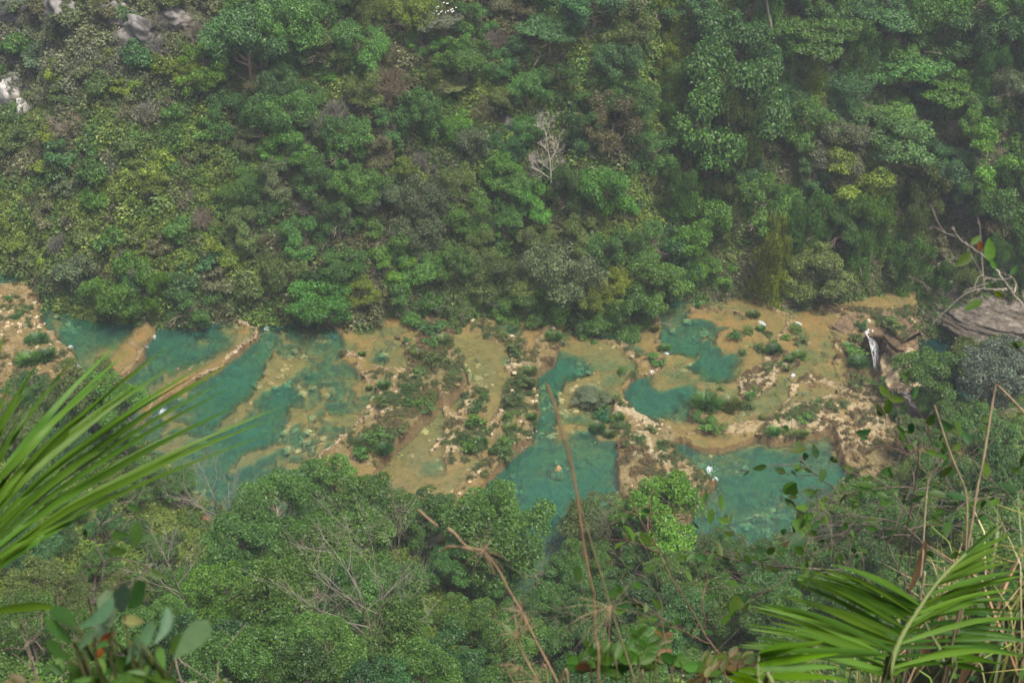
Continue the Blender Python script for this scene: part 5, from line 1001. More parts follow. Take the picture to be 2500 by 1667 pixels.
def lump_region(rng, n):
    j = rng.integers(0, GX.shape[0], n * 8); i = rng.integers(0, GX.shape[1], n * 8)
    w = (0.25 + 0.75 * np.maximum(WH, 0.7 * MO)[j, i]) * (BEDZ[j, i] > LEVG[j, i] + 0.12) * ~bank_k[j, i] * sstep(0.36, 0.56, fbm(GX[j, i] * 0.45 + 9, GY[j, i] * 0.45, 3)) * (REG[j, i] != 7)
    k = rng.random(n * 8) < w; x, y = GX[j, i][k][:n], GY[j, i][k][:n]; return x + rng.uniform(-.15, .15, len(x)), y + rng.uniform(-.15, .15, len(x))
undergrowth('travertine_lumps', 5200, bed_h, lump_region, (0.14, 0.75), 61, [(0.085, 0.068, 0.028), (0.15, 0.11, 0.045), (0.20, 0.148, 0.062), (0.14, 0.108, 0.045), (0.24, 0.19, 0.10), (0.34, 0.28, 0.175)])
def sub_region(rng, n):
    j = rng.integers(0, GX.shape[0], n * 14); i = rng.integers(0, GX.shape[1], n * 14); d = DEP[j, i]
    w = ((d > 0.35) & (d < 2.2) & (REG[j, i] != 7)) * ~bank_k[j, i] * sstep(0.50, 0.66, fbm(GX[j, i] * 0.2 + 29, GY[j, i] * 0.24, 3))
    k = rng.random(n * 14) < w; return GX[j, i][k][:n], GY[j, i][k][:n]
undergrowth('sunken_stones', 1500, lambda x, y: bed_h(x, y) + 0.02, sub_region, (0.25, 1.3), 62, [(0.14, 0.115, 0.045), (0.22, 0.17, 0.07), (0.30, 0.23, 0.10)])

# ------------------------------------------------------------------ falling water
def fall(name, label, strands, cat):
    """strands: list of (lip px,py, foot px,py, z_lip, z_foot, width m)"""
    root = empty(name, at(*strands[0][:2], strands[0][4])); tag(root, label, cat); base = np.array(root.location)
    rng = np.random.default_rng(len(PLACED) + int(strands[0][0]))
    for sx, sy, ex, ey, z0, z1, w in strands:
        a, b = at(sx, sy, z0), at(ex, ey, z1); g = Geo(); n = 12; m = max(3, int(w / 0.22)); s = np.linspace(0, 1, n)
        cen = a[None] * (1 - s)[:, None] + b[None] * s[:, None]; cen[:, 2] = z0 + (z1 - z0) * s ** 1.6
        dirn = (b - a)[:2]; dirn = dirn / (np.linalg.norm(dirn) + 1e-6); side = np.array([0.9, -0.25, 0]) if abs(dirn[1]) > 0.5 else np.array([-dirn[1], dirn[0], 0]) * 0.8 + np.array([0.35, 0, 0])
        u = np.linspace(-0.5, 0.5, m); jit = rng.normal(size=(n, m)) * 0.05
        V = cen[:, None, :] + side[None, None] * (u[None, :, None] * w * (1 + 0.8 * s[:, None, None]) + jit[..., None]); V[..., 1] -= 0.12 * np.cos(u * 9)[None] + (1.5 if cat == 'waterfall' else 0.2)
        V = V.reshape(-1, 3); i = np.arange(n - 1)[:, None] * m + np.arange(m - 1)[None]; Q = np.stack([i, i + 1, i + m + 1, i + m], -1).reshape(-1, 4)
        obj('water_strand', mesh_np('water_strand', V - base, Q, M['foam'], True), root)
    # churned foam at the foot: lumpy low mound of bubbles
    for sx, sy, ex, ey, z0, z1, w in strands[:1]:
        g = Geo(); b = at(ex, ey, z1)
        for k in range(int(3 + 4 * w)):
            p = b + np.array([rng.normal() * w * 0.6, rng.normal() * w * 0.5, 0.02]); g.add(ICO1[0] * np.array([1, 1, 0.45]) * rng.uniform(0.05, 0.14) + p - base, Tr=ICO1[1])
        obj('foam', g.mesh('foam', M['foam'], True), root)['kind'] = 'stuff'
fall('waterfall', 'tall white waterfall dropping off the brown ledge into the cave pool', [(2112, 797, 2142, 898, -0.2, -9.9, 1.9), (2125, 797, 2170, 882, -0.3, -9.9, 0.9), (2106, 800, 2128, 880, -0.3, -9.8, 0.5), (2055, 812, 2082, 848, -0.2, -4, 0.4), (2062, 835, 2090, 912, -2, -9.8, 0.3)], 'waterfall')
CAS = [('upper one of the twin cascades off the shrubby terrace', [(982, 1028, 1005, 1045, 3.9, 2.0, 1.0)]), ('lower one of the twin cascades off the shrubby terrace', [(980, 1040, 992, 1058, 3.6, 1.9, 1.0)]), ('thin cascade on the terrace edge right of the twin cascades', [(1016, 1018, 1024, 1027, 3.5, 1.9, 0.6)]), ('thin cascade from the shrubby terrace into the long tan pool', [(1112, 868, 1127, 878, 3.6, 1.9, 0.5)]),
       ('cascade into the teal channel from its upper left wall', [(1338, 852, 1349, 872, 1.6, 0.5, 0.8)]), ('small foam spill at the lower end of the teal channel wall', [(1298, 1050, 1304, 1056, 1.3, 0.5, 0.7)]), ('foam spill at the foot of the teal channel wall', [(1272, 1088, 1278, 1094, 1.3, 0.5, 0.9)]), ('low foam line where the last terrace meets the teal water', [(1184, 1150, 1192, 1158, 1.2, 0.5, 1.6)]),
       ('white spill of the dam into the teal lagoon', [(1620, 852, 1626, 864, 0.6, 0.05, 0.9)]), ('white spill into the round teal pool', [(1588, 903, 1598, 909, 0.5, 0.05, 1.0)]), ('small spill between the two yellow terrace pools', [(1855, 782, 1862, 791, 0.5, 0.05, 0.9)]), ('spill above the narrow yellow terrace pool', [(1944, 784, 1950, 792, 0.5, 0.05, 0.9)]), ('spill into the curved pool between white crusts', [(1932, 912, 1938, 918, 0.5, 0.05, 0.7)]),
       ('long foam edge under the first tan dam on the left', [(292, 918, 298, 924, 5.3, 4.7, 2.2), (280, 930, 284, 936, 5.3, 4.7, 1.6), (312, 900, 318, 906, 5.3, 4.7, 1.2)]), ('small foam spill at the bend of the first dam', [(352, 840, 356, 846, 5.4, 4.7, 1.0), (375, 818, 380, 824, 5.4, 4.7, 1.2)]), ('foam spill where the second dam goes behind the palm leaf', [(392, 1000, 398, 1006, 4.5, 3.9, 1.6)]), ('foam at the edge of the left rock bank', [(166, 845, 172, 850, 6, 5.5, 1.2)]),
       ('lower foam spill of the left rock bank', [(186, 884, 192, 896, 6, 5.5, 0.9)]), ('white foam at the tip of the ridge by the lower pool', [(1725, 1140, 1735, 1148, -0.4, -1.1, 1.2), (1742, 1165, 1748, 1174, -0.4, -1.1, 1.0)])]
for lb, st in CAS: fall('cascade', lb, st, 'cascade')

# flowers
def flowers(name, label, px, py, rx, ry, n, hf, up, seed, depth=2.0):
    rng = np.random.default_rng(seed); g0, t = hit(px, py, up, hf); g = Geo()
    for k in range(n):
        a = rng.random() * 6.28; r = math.sqrt(rng.random()); d = ray(px + rx * r * math.cos(a), py + ry * r * math.sin(a)); p = np.array([0, 0, CAMZ]) + d * (t - 0.5 - rng.random() * depth * 0.3)
        V, Q = leaf_quads(np.repeat(p[None], 3, 0) + rng.normal(size=(3, 3)) * 0.08, sphere_dirs(3, rng) * 0.5 + np.array([0, -0.6, 0.6]), 0.24, rng, 0.9); g.add(V - g0, Q)
    return g, g0
M['petal'] = leaf_material('white_petals', (0.72, 0.74, 0.7), trans=0.2, clump=0.05, vari=0.1)
g, g0 = flowers('f', '', 1420, 1208, 62, 24, 90, near_h, 7.5, 5); r = empty('flowering_tree', g0); tag(r, 'small tree covered in white flowers beside the teal channel', 'tree')
obj('blossom', g.mesh('blossom', M['petal']), r); c = obj('crown', CROWN['round'][3], r, COL['greyish']); c.location = (0, 0.8, 6.6); c.scale = (3.6, 2.6, 2.0); k = obj('trunk', TRUNK[1], r); k.location = (0, 0.8, 6.6); k.scale = (2, 2, 3)
g, g0 = flowers('f', '', 1072, 20, 44, 20, 26, far_h, 9.0, 6); b = obj('blossom', g.mesh('blossom', M['petal']), ft); b.location = Vector(g0) - ft.location; b.rotation_euler = (0, 0, 0)
ft.rotation_euler = (0, 0, 0)

# ------------------------------------------------------------------ bathers
def skin_person(name, label, px, py, pose, shorts, z, skin=(0.36, 0.21, 0.14), face=0.0):
    root = empty(name, at(px, py, z), face); tag(root, label, 'person')
    J = {'stand': dict(pel=(0, 0, .92), che=(0, 0.01, 1.28), neck=(0, 0, 1.48), head=(0, -.01, 1.60), top=(0, 0, 1.72), ls=(-.19, 0, 1.42), le=(-.24, .02, 1.14), lh=(-.25, -.06, .9), rs=(.19, 0, 1.42), re=(.25, .02, 1.14), rh=(.24, -.08, .9), lk=(-.11, -.02, .5), lf=(-.12, 0, .06), lt=(-.13, -.16, .03), rk=(.11, -.02, .5), rf=(.12, 0.02, .06), rt=(.13, -.14, .03)),
         'sit': dict(pel=(0, 0, .12), che=(0, -.03, .5), neck=(0, -.06, .70), head=(0, -.09, .82), top=(0, -.09, .94), ls=(-.19, -.05, .64), le=(-.27, -.12, .36), lh=(-.18, -.34, .42), rs=(.19, -.05, .64), re=(.27, -.12, .36), rh=(.18, -.34, .42), lk=(-.14, -.42, .46), lf=(-.12, -.52, .05), lt=(-.12, -.68, .02), rk=(.14, -.42, .46), rf=(.12, -.52, .05), rt=(.12, -.68, .02))}[pose]
    rad = dict(pel=.15, che=.16, neck=.065, head=.10, top=.075, ls=.07, le=.045, lh=.035, rs=.07, re=.045, rh=.035, lk=.065, lf=.045, lt=.035, rk=.065, rf=.045, rt=.035)
    E = [('pel', 'che'), ('che', 'neck'), ('neck', 'head'), ('head', 'top'), ('che', 'ls'), ('ls', 'le'), ('le', 'lh'), ('che', 'rs'), ('rs', 're'), ('re', 'rh'), ('pel', 'lk'), ('lk', 'lf'), ('lf', 'lt'), ('pel', 'rk'), ('rk', 'rf'), ('rf', 'rt')]
    ks = list(J); me = bpy.data.meshes.new('person_body'); me.from_pydata([J[k] for k in ks], [(ks.index(a), ks.index(b)) for a, b in E], [])
    o = obj('body', me, root); md = o.modifiers.new('skin', 'SKIN'); ss = o.modifiers.new('sub', 'SUBSURF'); ss.levels = ss.render_levels = 2
    sv = me.skin_vertices[0].data
    for i, k in enumerate(ks): sv[i].radius = (rad[k], rad[k] * (0.75 if k in ('pel', 'che') else 1)); sv[i].use_root = (k == 'pel')
    me.materials.append(plain('skin', skin, 0.6, 8, 0.08))
    hr = obj('hair', mesh_np('hair', ICO3[0] * np.array([.115, .125, .10]) + np.array(J['head']) + np.array([0, .025, .06]), ICO3[1], plain('dark_hair', (0.02, 0.015, 0.012), 0.7), True), root)
    if shorts:
        g = Geo(); p = np.array(J['pel'])
        g.tube([p + (0, 0, .09), p, p - (0, 0, .08)], [.165, .185, .19], 12)
        for s, kn in ((-1, 'lk'), (1, 'rk')): q = np.array(J[kn]); st = p + np.array([s * .07, 0, -.02]); g.tube([st, st * .5 + q * .5], [.115, .105], 10)
        obj('shorts', g.mesh('shorts', plain('swim_shorts', shorts, 0.8, 5, 0.1), True), root)
    return root
skin_person('person', 'bather standing on the stony dam in dark shorts', 464, 914, 'stand', (0.10, 0.05, 0.06), 4.65, face=0.4)
skin_person('person', 'bather sitting on the stony dam with knees up', 483, 917, 'sit', (0.05, 0.05, 0.06), 4.9, face=-0.5)
skin_person('person', 'bather wading in the pool left of the stony dam', 437, 912, 'stand', (0.04, 0.05, 0.07), 3.9, face=1.0)
skin_person('person', 'bather in navy shorts wading in the long tan pool', 1217, 1010, 'stand', (0.02, 0.035, 0.10), 1.6, face=2.2)
skin_person('person', 'bather sitting on the stones below the wading one', 1206, 1028, 'sit', (0.1, 0.06, 0.05), 1.75, face=0.6)
# ------------------------------------------------------------------ plants close to the camera, growing from the ledge below it
xs = np.arange(-9, 11, 0.22); ys = np.arange(-4, 17, 0.22); X, Y = np.meshgrid(xs, ys)
def ledge_h(x, y):
    x = np.asarray(x, float); y = np.asarray(y, float)
    return 167.7 - 1.36 * y - 0.3 * np.maximum(-y, 0) + 4.1 * sstep(0.6, 2.6, x) * np.exp(-((y - 5.2) / 2.0) ** 2) + 0.3 * (fbm(x * 0.8, y * 0.8, 3) - 0.5)
lo = obj('ledge_ground', sheet('ledge_ground', xs, ys, ledge_h(X, Y), M['soil'], {'rock': X * 0, 'earth': X * 0})); tag(lo, kind='structure')
M['palm'] = leaf_material('palm_leaf', 'object', trans=0.28, gloss=0.012, clump=0.18, vari=0.1, scale=3.0)
M['broad'] = leaf_material('broad_leaf', 'object', trans=0.4, gloss=0.012, clump=0.1, vari=0.1, scale=6.0)
M['stem'] = plain('stem', (0.2, 0.15, 0.1), 0.8, 25, 0.3, obj_col=True)
def bez(ps, n):
    """smooth curve through points"""
    ps = np.asarray(ps, float); m = len(ps); u = np.linspace(0, m - 1, n); out = []
    for t in u:
        i = min(int(t), m - 2); f = t - i; p0, p1, p2, p3 = ps[max(i - 1, 0)], ps[i], ps[i + 1], ps[min(i + 2, m - 1)]
        out.append(0.5 * ((2 * p1) + (p2 - p0) * f + (2 * p0 - 5 * p1 + 4 * p2 - p3) * f * f + (3 * p1 - p0 - 3 * p2 + p3) * f ** 3))
    return np.array(out)
def blade(curve, width, face, fold=0.35, prof=None, taper=0.35, nseg=None):
    """leaf blade along a curve, folded along its midrib; face = direction its upper side looks to"""
    n = len(curve); s = np.linspace(0, 1, n); tan = np.gradient(curve, axis=0); tan /= np.linalg.norm(tan, axis=1)[:, None]
    side = np.cross(tan, face); side /= np.linalg.norm(side, axis=1)[:, None] + 1e-9; up = np.cross(side, tan)
    w = width * 0.5 * (prof(s) if prof else np.clip(np.minimum(0.35 + s / taper * 0.65, 1) * np.minimum((1 - s) / 0.5, 1) ** 0.85, 0.03, 1))
    L_ = curve + side * w[:, None] + up * (w * fold)[:, None]; R2 = curve - side * w[:, None] + up * (w * fold)[:, None]
    V = np.stack([L_, curve, R2], 1).reshape(-1, 3); i = np.arange(n - 1) * 3
    Q = np.concatenate([np.stack([i, i + 1, i + 4, i + 3], 1), np.stack([i + 1, i + 2, i + 5, i + 4], 1)]); return V, Q
FR = np.random.default_rng(55)
CAMP = np.array([0, 0, CAMZ])
PALM_G = (0.062, 0.125, 0.024)
def leaflet(parent, a, ctrl, width, col=PALM_G, name='leaflet', twist=0.5, n=11, fold=0.3):
    c = bez(ctrl, n); mid = c[n // 2]; f = CAMP - mid; f /= np.linalg.norm(f); f = f + FR.normal(size=3) * twist; f /= np.linalg.norm(f)
    V, Q = blade(c, width, f, fold); base = np.array(parent.matrix_world.translation) if False else parent['_b']
    o = obj(name, mesh_np(name, V - base, Q, M['palm'], True), parent, jitter(col, FR, 0.12)); return o
def thing_at(name, loc, label, cat, group=None):
    r = empty(name, loc); tag(r, label, cat, group); return r
# ---- palm on the left: one leaf, its midrib outside the picture
palm = thing_at('palm_plant', (-2.1, 2.0, float(ledge_h(-2.1, 2.0))), 'palm leaf with long narrow leaflets reaching in from the left edge', 'palm'); pb = np.array(palm.location)
rach = bez([pb, fg(-420, 1700, 3.3), fg(-260, 1560, 3.4), fg(-130, 1420, 3.45), fg(-75, 1290, 3.5), fg(-60, 1130, 3.6)], 16)
g = Geo(); g.tube(rach - pb, np.linspace(0.02, 0.006, 16), 6); fr = obj('frond', g.mesh('midrib', M['palm'], True), palm, (0.07, 0.14, 0.03)); fr['_b'] = pb
LTIPS = [(-10, 905, 0), (25, 940, 0), (80, 905, 0), (112, 856, 0.05), (136, 936, 0.1), (178, 878, 0.15), (215, 960, 0.2), (274, 853, 0.25), (300, 868, 0.3), (330, 940, .35), (386, 864, 0.4), (424, 882, 0.45), (474, 918, 0.5), (500, 929, 0.55), (531, 939, 0.6), (556, 950, 0.65), (507, 1011, 0.7), (560, 1000, .72), (664, 1002, 0.78), (640, 1020, .8), (621, 1073, 0.85), (520, 1075, .86), (430, 1110, 0.9), (258, 1239, 0.95), (200, 1260, 0.97), (330, 1160, .93)]
for i, (tx, ty, u) in enumerate(LTIPS + [(tx + FR.normal() * 22, ty + FR.normal() * 28, u) for tx, ty, u in LTIPS[::2]]):
    dz = 3.35 + 0.3 * FR.random(); bx, by = -75 + 60 * u, 1210 + 200 * u
    p0 = rach[int(15 - 9 * u)]; p1 = fg(bx, by, 3.45)
    mx, my = bx + (tx - bx) * 0.5 , by + (ty - by) * 0.57 ; q1 = fg(bx + (tx - bx) * 0.23, by + (ty - by) * 0.29, 3.4); q2 = fg(mx, my, dz); q3 = fg(tx, ty, dz + 0.15)
    q25 = fg(bx + (tx - bx) * 0.76, by + (ty - by) * 0.81, dz + 0.05)
    q3 = q3 + (q3 - q25) * 0.22
    leaflet(fr, 0, [p0, q1, q2, q25, q3], 0.018 * FR.uniform(0.75, 1.2), twist=0.9)
lf = thing_at('palm_plant', fg(-160, 1560, 3.0), 'single curved palm leaflet low at the left edge', 'palm'); b = np.array(lf.location)
g = Geo(); st = bez([b + np.array([0, -.3, -1.2]), b, fg(-60, 1497, 3.0)], 8); g.tube(st - b, 0.008, 5); f2 = obj('frond', g.mesh('stalk', M['palm'], True), lf, (0.12, 0.2, 0.05)); f2['_b'] = b
leaflet(f2, 0, [fg(-60, 1497, 3.0), fg(30, 1483, 3.0), fg(100, 1478, 3.0), fg(168, 1493, 3.0)], 0.022, twist=0.3)
# ---- palm at the lower right: three leaves
palm2 = thing_at('palm_plant', (1.25, 3.1, float(ledge_h(1.25, 3.1))), 'palm with three broad fanned leaves filling the lower right corner', 'palm'); pb = np.array(palm2.location)
def frond(ctrl, rad, col, lefts, rights, width, depth_l, depth_r, tw=0.6):
    r = bez(ctrl, 24); g = Geo(); g.tube(r - pb, np.linspace(rad, rad * 0.3, 24), 6); f = obj('frond', g.mesh('midrib', M['palm'], True), palm2, (0.15, 0.19, 0.08)); f['_b'] = pb
    for rows, dd, sgn in ((lefts, depth_l, 1), (rights, depth_r, -1)):
        for (tx, ty, u, dr) in rows:
            p0 = r[int(u * 23)]; e = fg(tx, ty, dd + FR.uniform(-.15, .15)); d = e - p0; L3 = np.linalg.norm(d); sag = np.array([0, 0, 1.0]) * L3 * dr
            leaflet(f, 0, [p0, p0 + d * 0.3 + sag * 0.8, p0 + d * 0.65 + sag, e], width * FR.uniform(0.8, 1.15), col, twist=tw)
    return f
P9 = lambda x, y: T(9, [(x, y)])[0]
def L9(rows):
    out = []
    for i, (x, y, u, d) in enumerate(rows):
        out.append((*P9(x, y), u, d)); x2, y2, u2, d2 = rows[(i + 1) % len(rows)]
        if abs(x - x2) + abs(y - y2) < 420: out.append((*P9(x * .45 + x2 * .55 + FR.normal() * 25, y * .45 + y2 * .55 + FR.normal() * 25), u * .5 + u2 * .5, d))
    return out
frond([pb, fg(2140, 1740, 3.9), fg(*P9(1420, 1540), 4.0), fg(*P9(1460, 1380), 4.05), fg(*P9(1530, 1220), 4.1), fg(*P9(1620, 1080), 4.15), fg(*P9(1760, 880), 4.2), fg(*P9(1960, 680), 4.3), fg(*P9(2200, 490), 4.4)], 0.012, PALM_G,
      L9([(1110, 770, .68, .05), (935, 775, .64, .05), (1000, 860, .66, .03), (860, 790, .60, .05), (745, 825, .56, .05), (725, 870, .50, .05), (590, 1035, .45, .04), (500, 1018, .40, .06), (470, 1058, .36, .04), (440, 1165, .32, .05), (560, 1240, .30, .02), (440, 1285, .27, .04), (380, 1318, .23, .04), (520, 1420, .2, .03), (820, 1000, .5, .03), (620, 1150, .38, .03)]),
      L9([(2240, 560, .86, .02), (2200, 470, .9, .02), (2230, 610, .82, .02), (2210, 680, .78, .03), (2130, 640, .84, .02), (2352, 800, .72, .04), (2270, 860, .66, .04), (2380, 830, .68, .04), (2200, 1000, .58, .05), (2040, 990, .5, .06), (2180, 900, .62, .03), (2352, 1120, .44, .06), (1960, 1330, .3, .06), (2340, 1390, .32, .08), (2100, 760, .74, .03), (2250, 700, .78, .02), (1990, 860, .64, .02)]), 0.019, 3.95, 4.35)
DARKP = (0.032, 0.085, 0.014)
frond([pb, fg(2290, 1760, 4.3), fg(*P9(1800, 1420), 4.55), fg(*P9(1700, 1210), 4.7), fg(*P9(1640, 1060), 4.8), fg(*P9(1560, 960), 4.9)], 0.010, DARKP,
      L9([(1060, 1220, .62, .02), (900, 1330, .55, .02), (1000, 1340, .5, .02), (1130, 1130, .7, .02), (1220, 1080, .8, .02), (1280, 980, .9, .02), (1050, 1440, .45, .02), (1180, 1460, .4, .02), (900, 1250, .6, .02)]),
      L9([(2352, 1215, .62, .05), (2400, 1290, .56, .05), (2352, 1080, .74, .05), (2420, 1400, .48, .05), (2300, 1010, .85, .05), (2352, 1480, .42, .05), (2200, 1160, .68, .03), (2250, 1330, .55, .03), (2100, 1500, .4, .03), (2200, 960, .9, .03)]), 0.019, 4.7, 4.75)
frond([pb, fg(1900, 1800, 3.5), fg(1860, 1700, 3.55), fg(1850, 1640, 3.6), fg(1855, 1590, 3.65)], 0.010, (0.06, 0.135, 0.018),
      L9([(320, 1520, .6, .02), (360, 1500, .7, .02), (500, 1480, .8, .02), (600, 1460, .9, .02), (420, 1590, .5, .02)]),
      L9([(870, 1295, .98, .02), (950, 1300, .95, .02), (1050, 1330, .9, .02), (1100, 1460, .8, .02), (800, 1320, .99, .02), (1150, 1540, .7, .02), (720, 1400, .97, .01)]), 0.024, 3.5, 3.6)

# ---- leaf shapes
def leaf_mesh(name, kind, seed):
    n = 7; s = np.linspace(0, 1, n); rng = np.random.default_rng(seed); bend = rng.uniform(-.1, .25)
    c = np.stack([s, 0 * s + 0.06 * np.sin(s * 3) * rng.normal(), bend * s * s], 1)
    prof = {'oval': lambda t: np.maximum(np.sin(np.clip(t, 0, 1) ** 0.8 * math.pi) ** 0.75, 0.02), 'heart': lambda t: np.maximum(np.sin(np.clip(t + .06, 0, 1) ** 0.55 * math.pi) ** 0.7, 0.03), 'paddle': lambda t: np.maximum(np.sin(np.clip(t, 0, 1) ** 1.5 * math.pi) ** 0.6, 0.03)}[kind]
    V, Q = blade(c, {'oval': .46, 'heart': .85, 'paddle': .29}[kind], np.array([0, 0, 1.0]), 0.3, prof); return mesh_np(name, V, Q, M['broad'], True)
LEAF = {k: [leaf_mesh('leaf_' + k, k, i) for i in range(4)] for k in ('oval', 'heart', 'paddle')}
def put_leaf(parent, base, p, d, up, size, kind='oval', col=(0.06, 0.14, 0.03)):
    d = d / np.linalg.norm(d); sd = np.cross(up, d); sd /= np.linalg.norm(sd) + 1e-9; u = np.cross(d, sd)
    o = obj('leaf', LEAF[kind][FR.integers(4)], parent, jitter(col, FR, 0.18)); Mx = Matrix(((d[0], sd[0], u[0], 0), (d[1], sd[1], u[1], 0), (d[2], sd[2], u[2], 0), (0, 0, 0, 1)))
    o.matrix_local = Matrix.Translation(Vector(p - base)) @ Mx @ Matrix.Scale(size, 4); return o
LG = [(0.045, 0.105, 0.026), (0.035, 0.085, 0.028), (0.06, 0.125, 0.03), (0.05, 0.09, 0.022)]
def twiggy(name, label, cat, lines, depth, r0, seed, leaf=0.05, n_leaf=10, kind='oval', col=(0.105, 0.09, 0.066), twigs=3, buds=True, brown=0.0, ground=True, dvar=0.25, foot=None):
    """a bush of thin branches; each line is a run of photo points at its own distance, joined to a foot on the ledge"""
    rng = np.random.default_rng(seed); L3 = []; r0 *= 0.45; leaf *= 0.72
    for ln in lines:
        dd = depth + rng.uniform(-dvar, dvar); L3.append(np.array([fg(x, y, dd + rng.normal() * 0.03) for x, y in ln]))
    ft = foot if foot is not None else np.array([L3[0][0][0] + .1, L3[0][0][1] + 0.05, 0]); 
    if foot is None: ft[2] = float(ledge_h(ft[0], ft[1]))
    root = thing_at(name, ft, label, cat); G = Geo(); tips = []
    for k, P in enumerate(L3):
        if ground and k == 0: P = np.concatenate([[ft, ft * 0.5 + P[0] * 0.5 + rng.normal(size=3) * 0.03], P])
        c = bez(P, 6 * len(P)); c = c + rng.normal(size=c.shape) * r0 * 0.35; rad = r0 * (1 if k == 0 else 0.75)
        G.tube(c - ft, np.linspace(rad, rad * 0.4, len(c)), 5); tips.append((c, rad))
        for j in range(twigs):
            i = rng.integers(len(c) // 3, len(c) - 1); d = c[i] - c[i - 1]; d = d / (np.linalg.norm(d) + 1e-9) + rng.normal(size=3) * 0.6; d[2] += 0.25; d /= np.linalg.norm(d); ln_ = rng.uniform(2, 5.5) * leaf
            t = bez([c[i], c[i] + d * ln_ * 0.5 + rng.normal(size=3) * leaf * .3, c[i] + d * ln_ + rng.normal(size=3) * leaf * .5], 6); G.tube(t - ft, np.linspace(rad * 0.45, rad * 0.25, 6), 4); tips.append((t, rad * 0.3))
    if buds:
        for c, rad in tips:
            e = c[-1]; d = c[-1] - c[-2]; d /= np.linalg.norm(d)
            for q in range(2): dq = d + rng.normal(size=3) * 0.3; G.tube(np.array([e, e + dq * leaf * 0.25, e + dq * leaf * 0.55]) - ft, [rad * 0.6, rad * 0.9, rad * 0.1], 4)
    obj('branch', G.mesh('branches', M['stem'], True), root, col)
    for q in range(n_leaf):
        c, rad = tips[rng.integers(len(tips))]; i = rng.integers(1, len(c)); d = c[i] - c[i - 1]; d = d / (np.linalg.norm(d) + 1e-9) + rng.normal(size=3) * 0.75; up = rng.normal(size=3) * 0.6 + np.array([0, -0.5, 0.8])
        cl = LG[rng.integers(4)] if rng.random() > brown else [(0.10, 0.055, 0.022), (0.11, 0.07, 0.035)][rng.integers(2)]
        put_leaf(root, ft, c[i], d, up, leaf * rng.uniform(0.6, 1.25), kind, cl)
    return root
t9 = lambda *p: T(9, p); t8 = lambda *p: T(8, p); t7 = lambda *p: T(7, p); t6 = lambda *p: T(6, p)
# ---- bushes on the right
twiggy('twiggy_shrub', 'long low branch with small dark leaves reaching left above the palm leaves', 'shrub', [t9((1250, 830), (1080, 795), (860, 785), (700, 770), (500, 745), (280, 700), (200, 660)), t9((1000, 790), (800, 778), (640, 790), (480, 830), (380, 860)), t9((700, 770), (590, 690), (430, 600), (350, 520)), t9((820, 750), (860, 640), (875, 590)), t9((640, 930), (520, 965), (400, 990)), t9((750, 800), (640, 920), (560, 960)), t9((500, 745), (380, 690), (270, 640)), t9((880, 770), (910, 680), (970, 740))], 5.2, 0.009, 1, 0.075, 64, twigs=5)
twiggy('twiggy_shrub', 'shrub with forked grey twigs standing against the lower pool', 'shrub', [t9((1080, 900), (1050, 760), (1035, 600), (1030, 480), (980, 390), (820, 265)), t9((1035, 480), (1000, 400), (860, 370), (740, 300)), t9((1000, 440), (940, 330), (960, 250)), t9((1160, 760), (1165, 600), (1130, 530)), t9((950, 485), (1100, 490), (1250, 480)), t9((1040, 600), (1120, 700), (1150, 770)), t9((870, 400), (800, 420), (760, 540), (690, 570))], 5.6, 0.008, 2, 0.08, 36, twigs=4)
twiggy('heart_leaf_vine', 'vine with dark heart shaped leaves hanging in front of the lower pool', 'vine', [t9((1400, 700), (1100, 560), (880, 575), (760, 570), (700, 600)), t9((880, 575), (830, 470), (850, 430)), t9((760, 570), (740, 640), (700, 680))], 5.0, 0.004, 3, 0.085, 14, kind='heart', twigs=1, buds=False, brown=0.05)
twiggy('twiggy_shrub', 'bare grey trunked shrub leaning behind the palm with crossing twigs', 'shrub', [t9((1540, 900), (1560, 800), (1580, 650), (1610, 460), (1700, 200), (1780, 60)), t9((1860, 760), (1680, 630), (1560, 520), (1420, 450), (1200, 420), (1050, 320), (960, 250)), t9((1600, 480), (1450, 250), (1300, 150), (1180, 0)), t9((1580, 560), (1440, 560), (1350, 600), (1280, 680)), t9((1700, 230), (1640, 240), (1400, 225), (1200, 270), (1100, 240)), t9((1050, 235), (940, 150), (850, 70)), t9((1420, 620), (1480, 480), (1520, 370), (1600, 200)), t9((1420, 620), (1500, 800), (1600, 980)), t9((1560, 520), (1700, 490), (1900, 490))], 6.2, 0.014, 4, 0.085, 80, twigs=5)
twiggy('twiggy_shrub', 'tall twig bush at the right edge with oval grey-green leaves', 'shrub', [t9((2500, 600), (2352, 540), (2200, 480), (1900, 290), (1680, 130), (1560, 0)), t9((2420, 420), (2352, 380), (2200, 250), (2070, 120), (2000, 20)), t9((1900, 300), (1820, 180), (1850, 60), (1820, -60)), t9((2200, 300), (2050, 310), (1880, 360), (1640, 350)), t9((2200, 250), (2280, 130), (2340, 60)), t9((1680, 130), (1600, 20), (1500, -120)), t9((2352, 260), (2200, 280), (2040, 310))], 5.6, 0.010, 5, 0.095, 60, twigs=5)
twiggy('twiggy_shrub', 'upright red budded twigs standing over the white crust terrace', 'shrub', [t6((1620, 1700), (1560, 1568), (1500, 1480), (1480, 1340)), t6((1500, 1480), (1420, 1400), (1400, 1280)), t6((1560, 1568), (1380, 1500), (1200, 1560), (1060, 1430)), t6((1180, 1560), (1200, 1400), (1210, 1300)), t6((1300, 1480), (1230, 1390)), t6((1600, 1600), (1700, 1480), (1695, 1360)), t6((1700, 1700), (1900, 1600), (1970, 1450)), t6((1200, 1560), (1000, 1520), (780, 1540))], 5.4, 0.007, 6, 0.08, 24, twigs=3, col=(0.11, 0.075, 0.05))
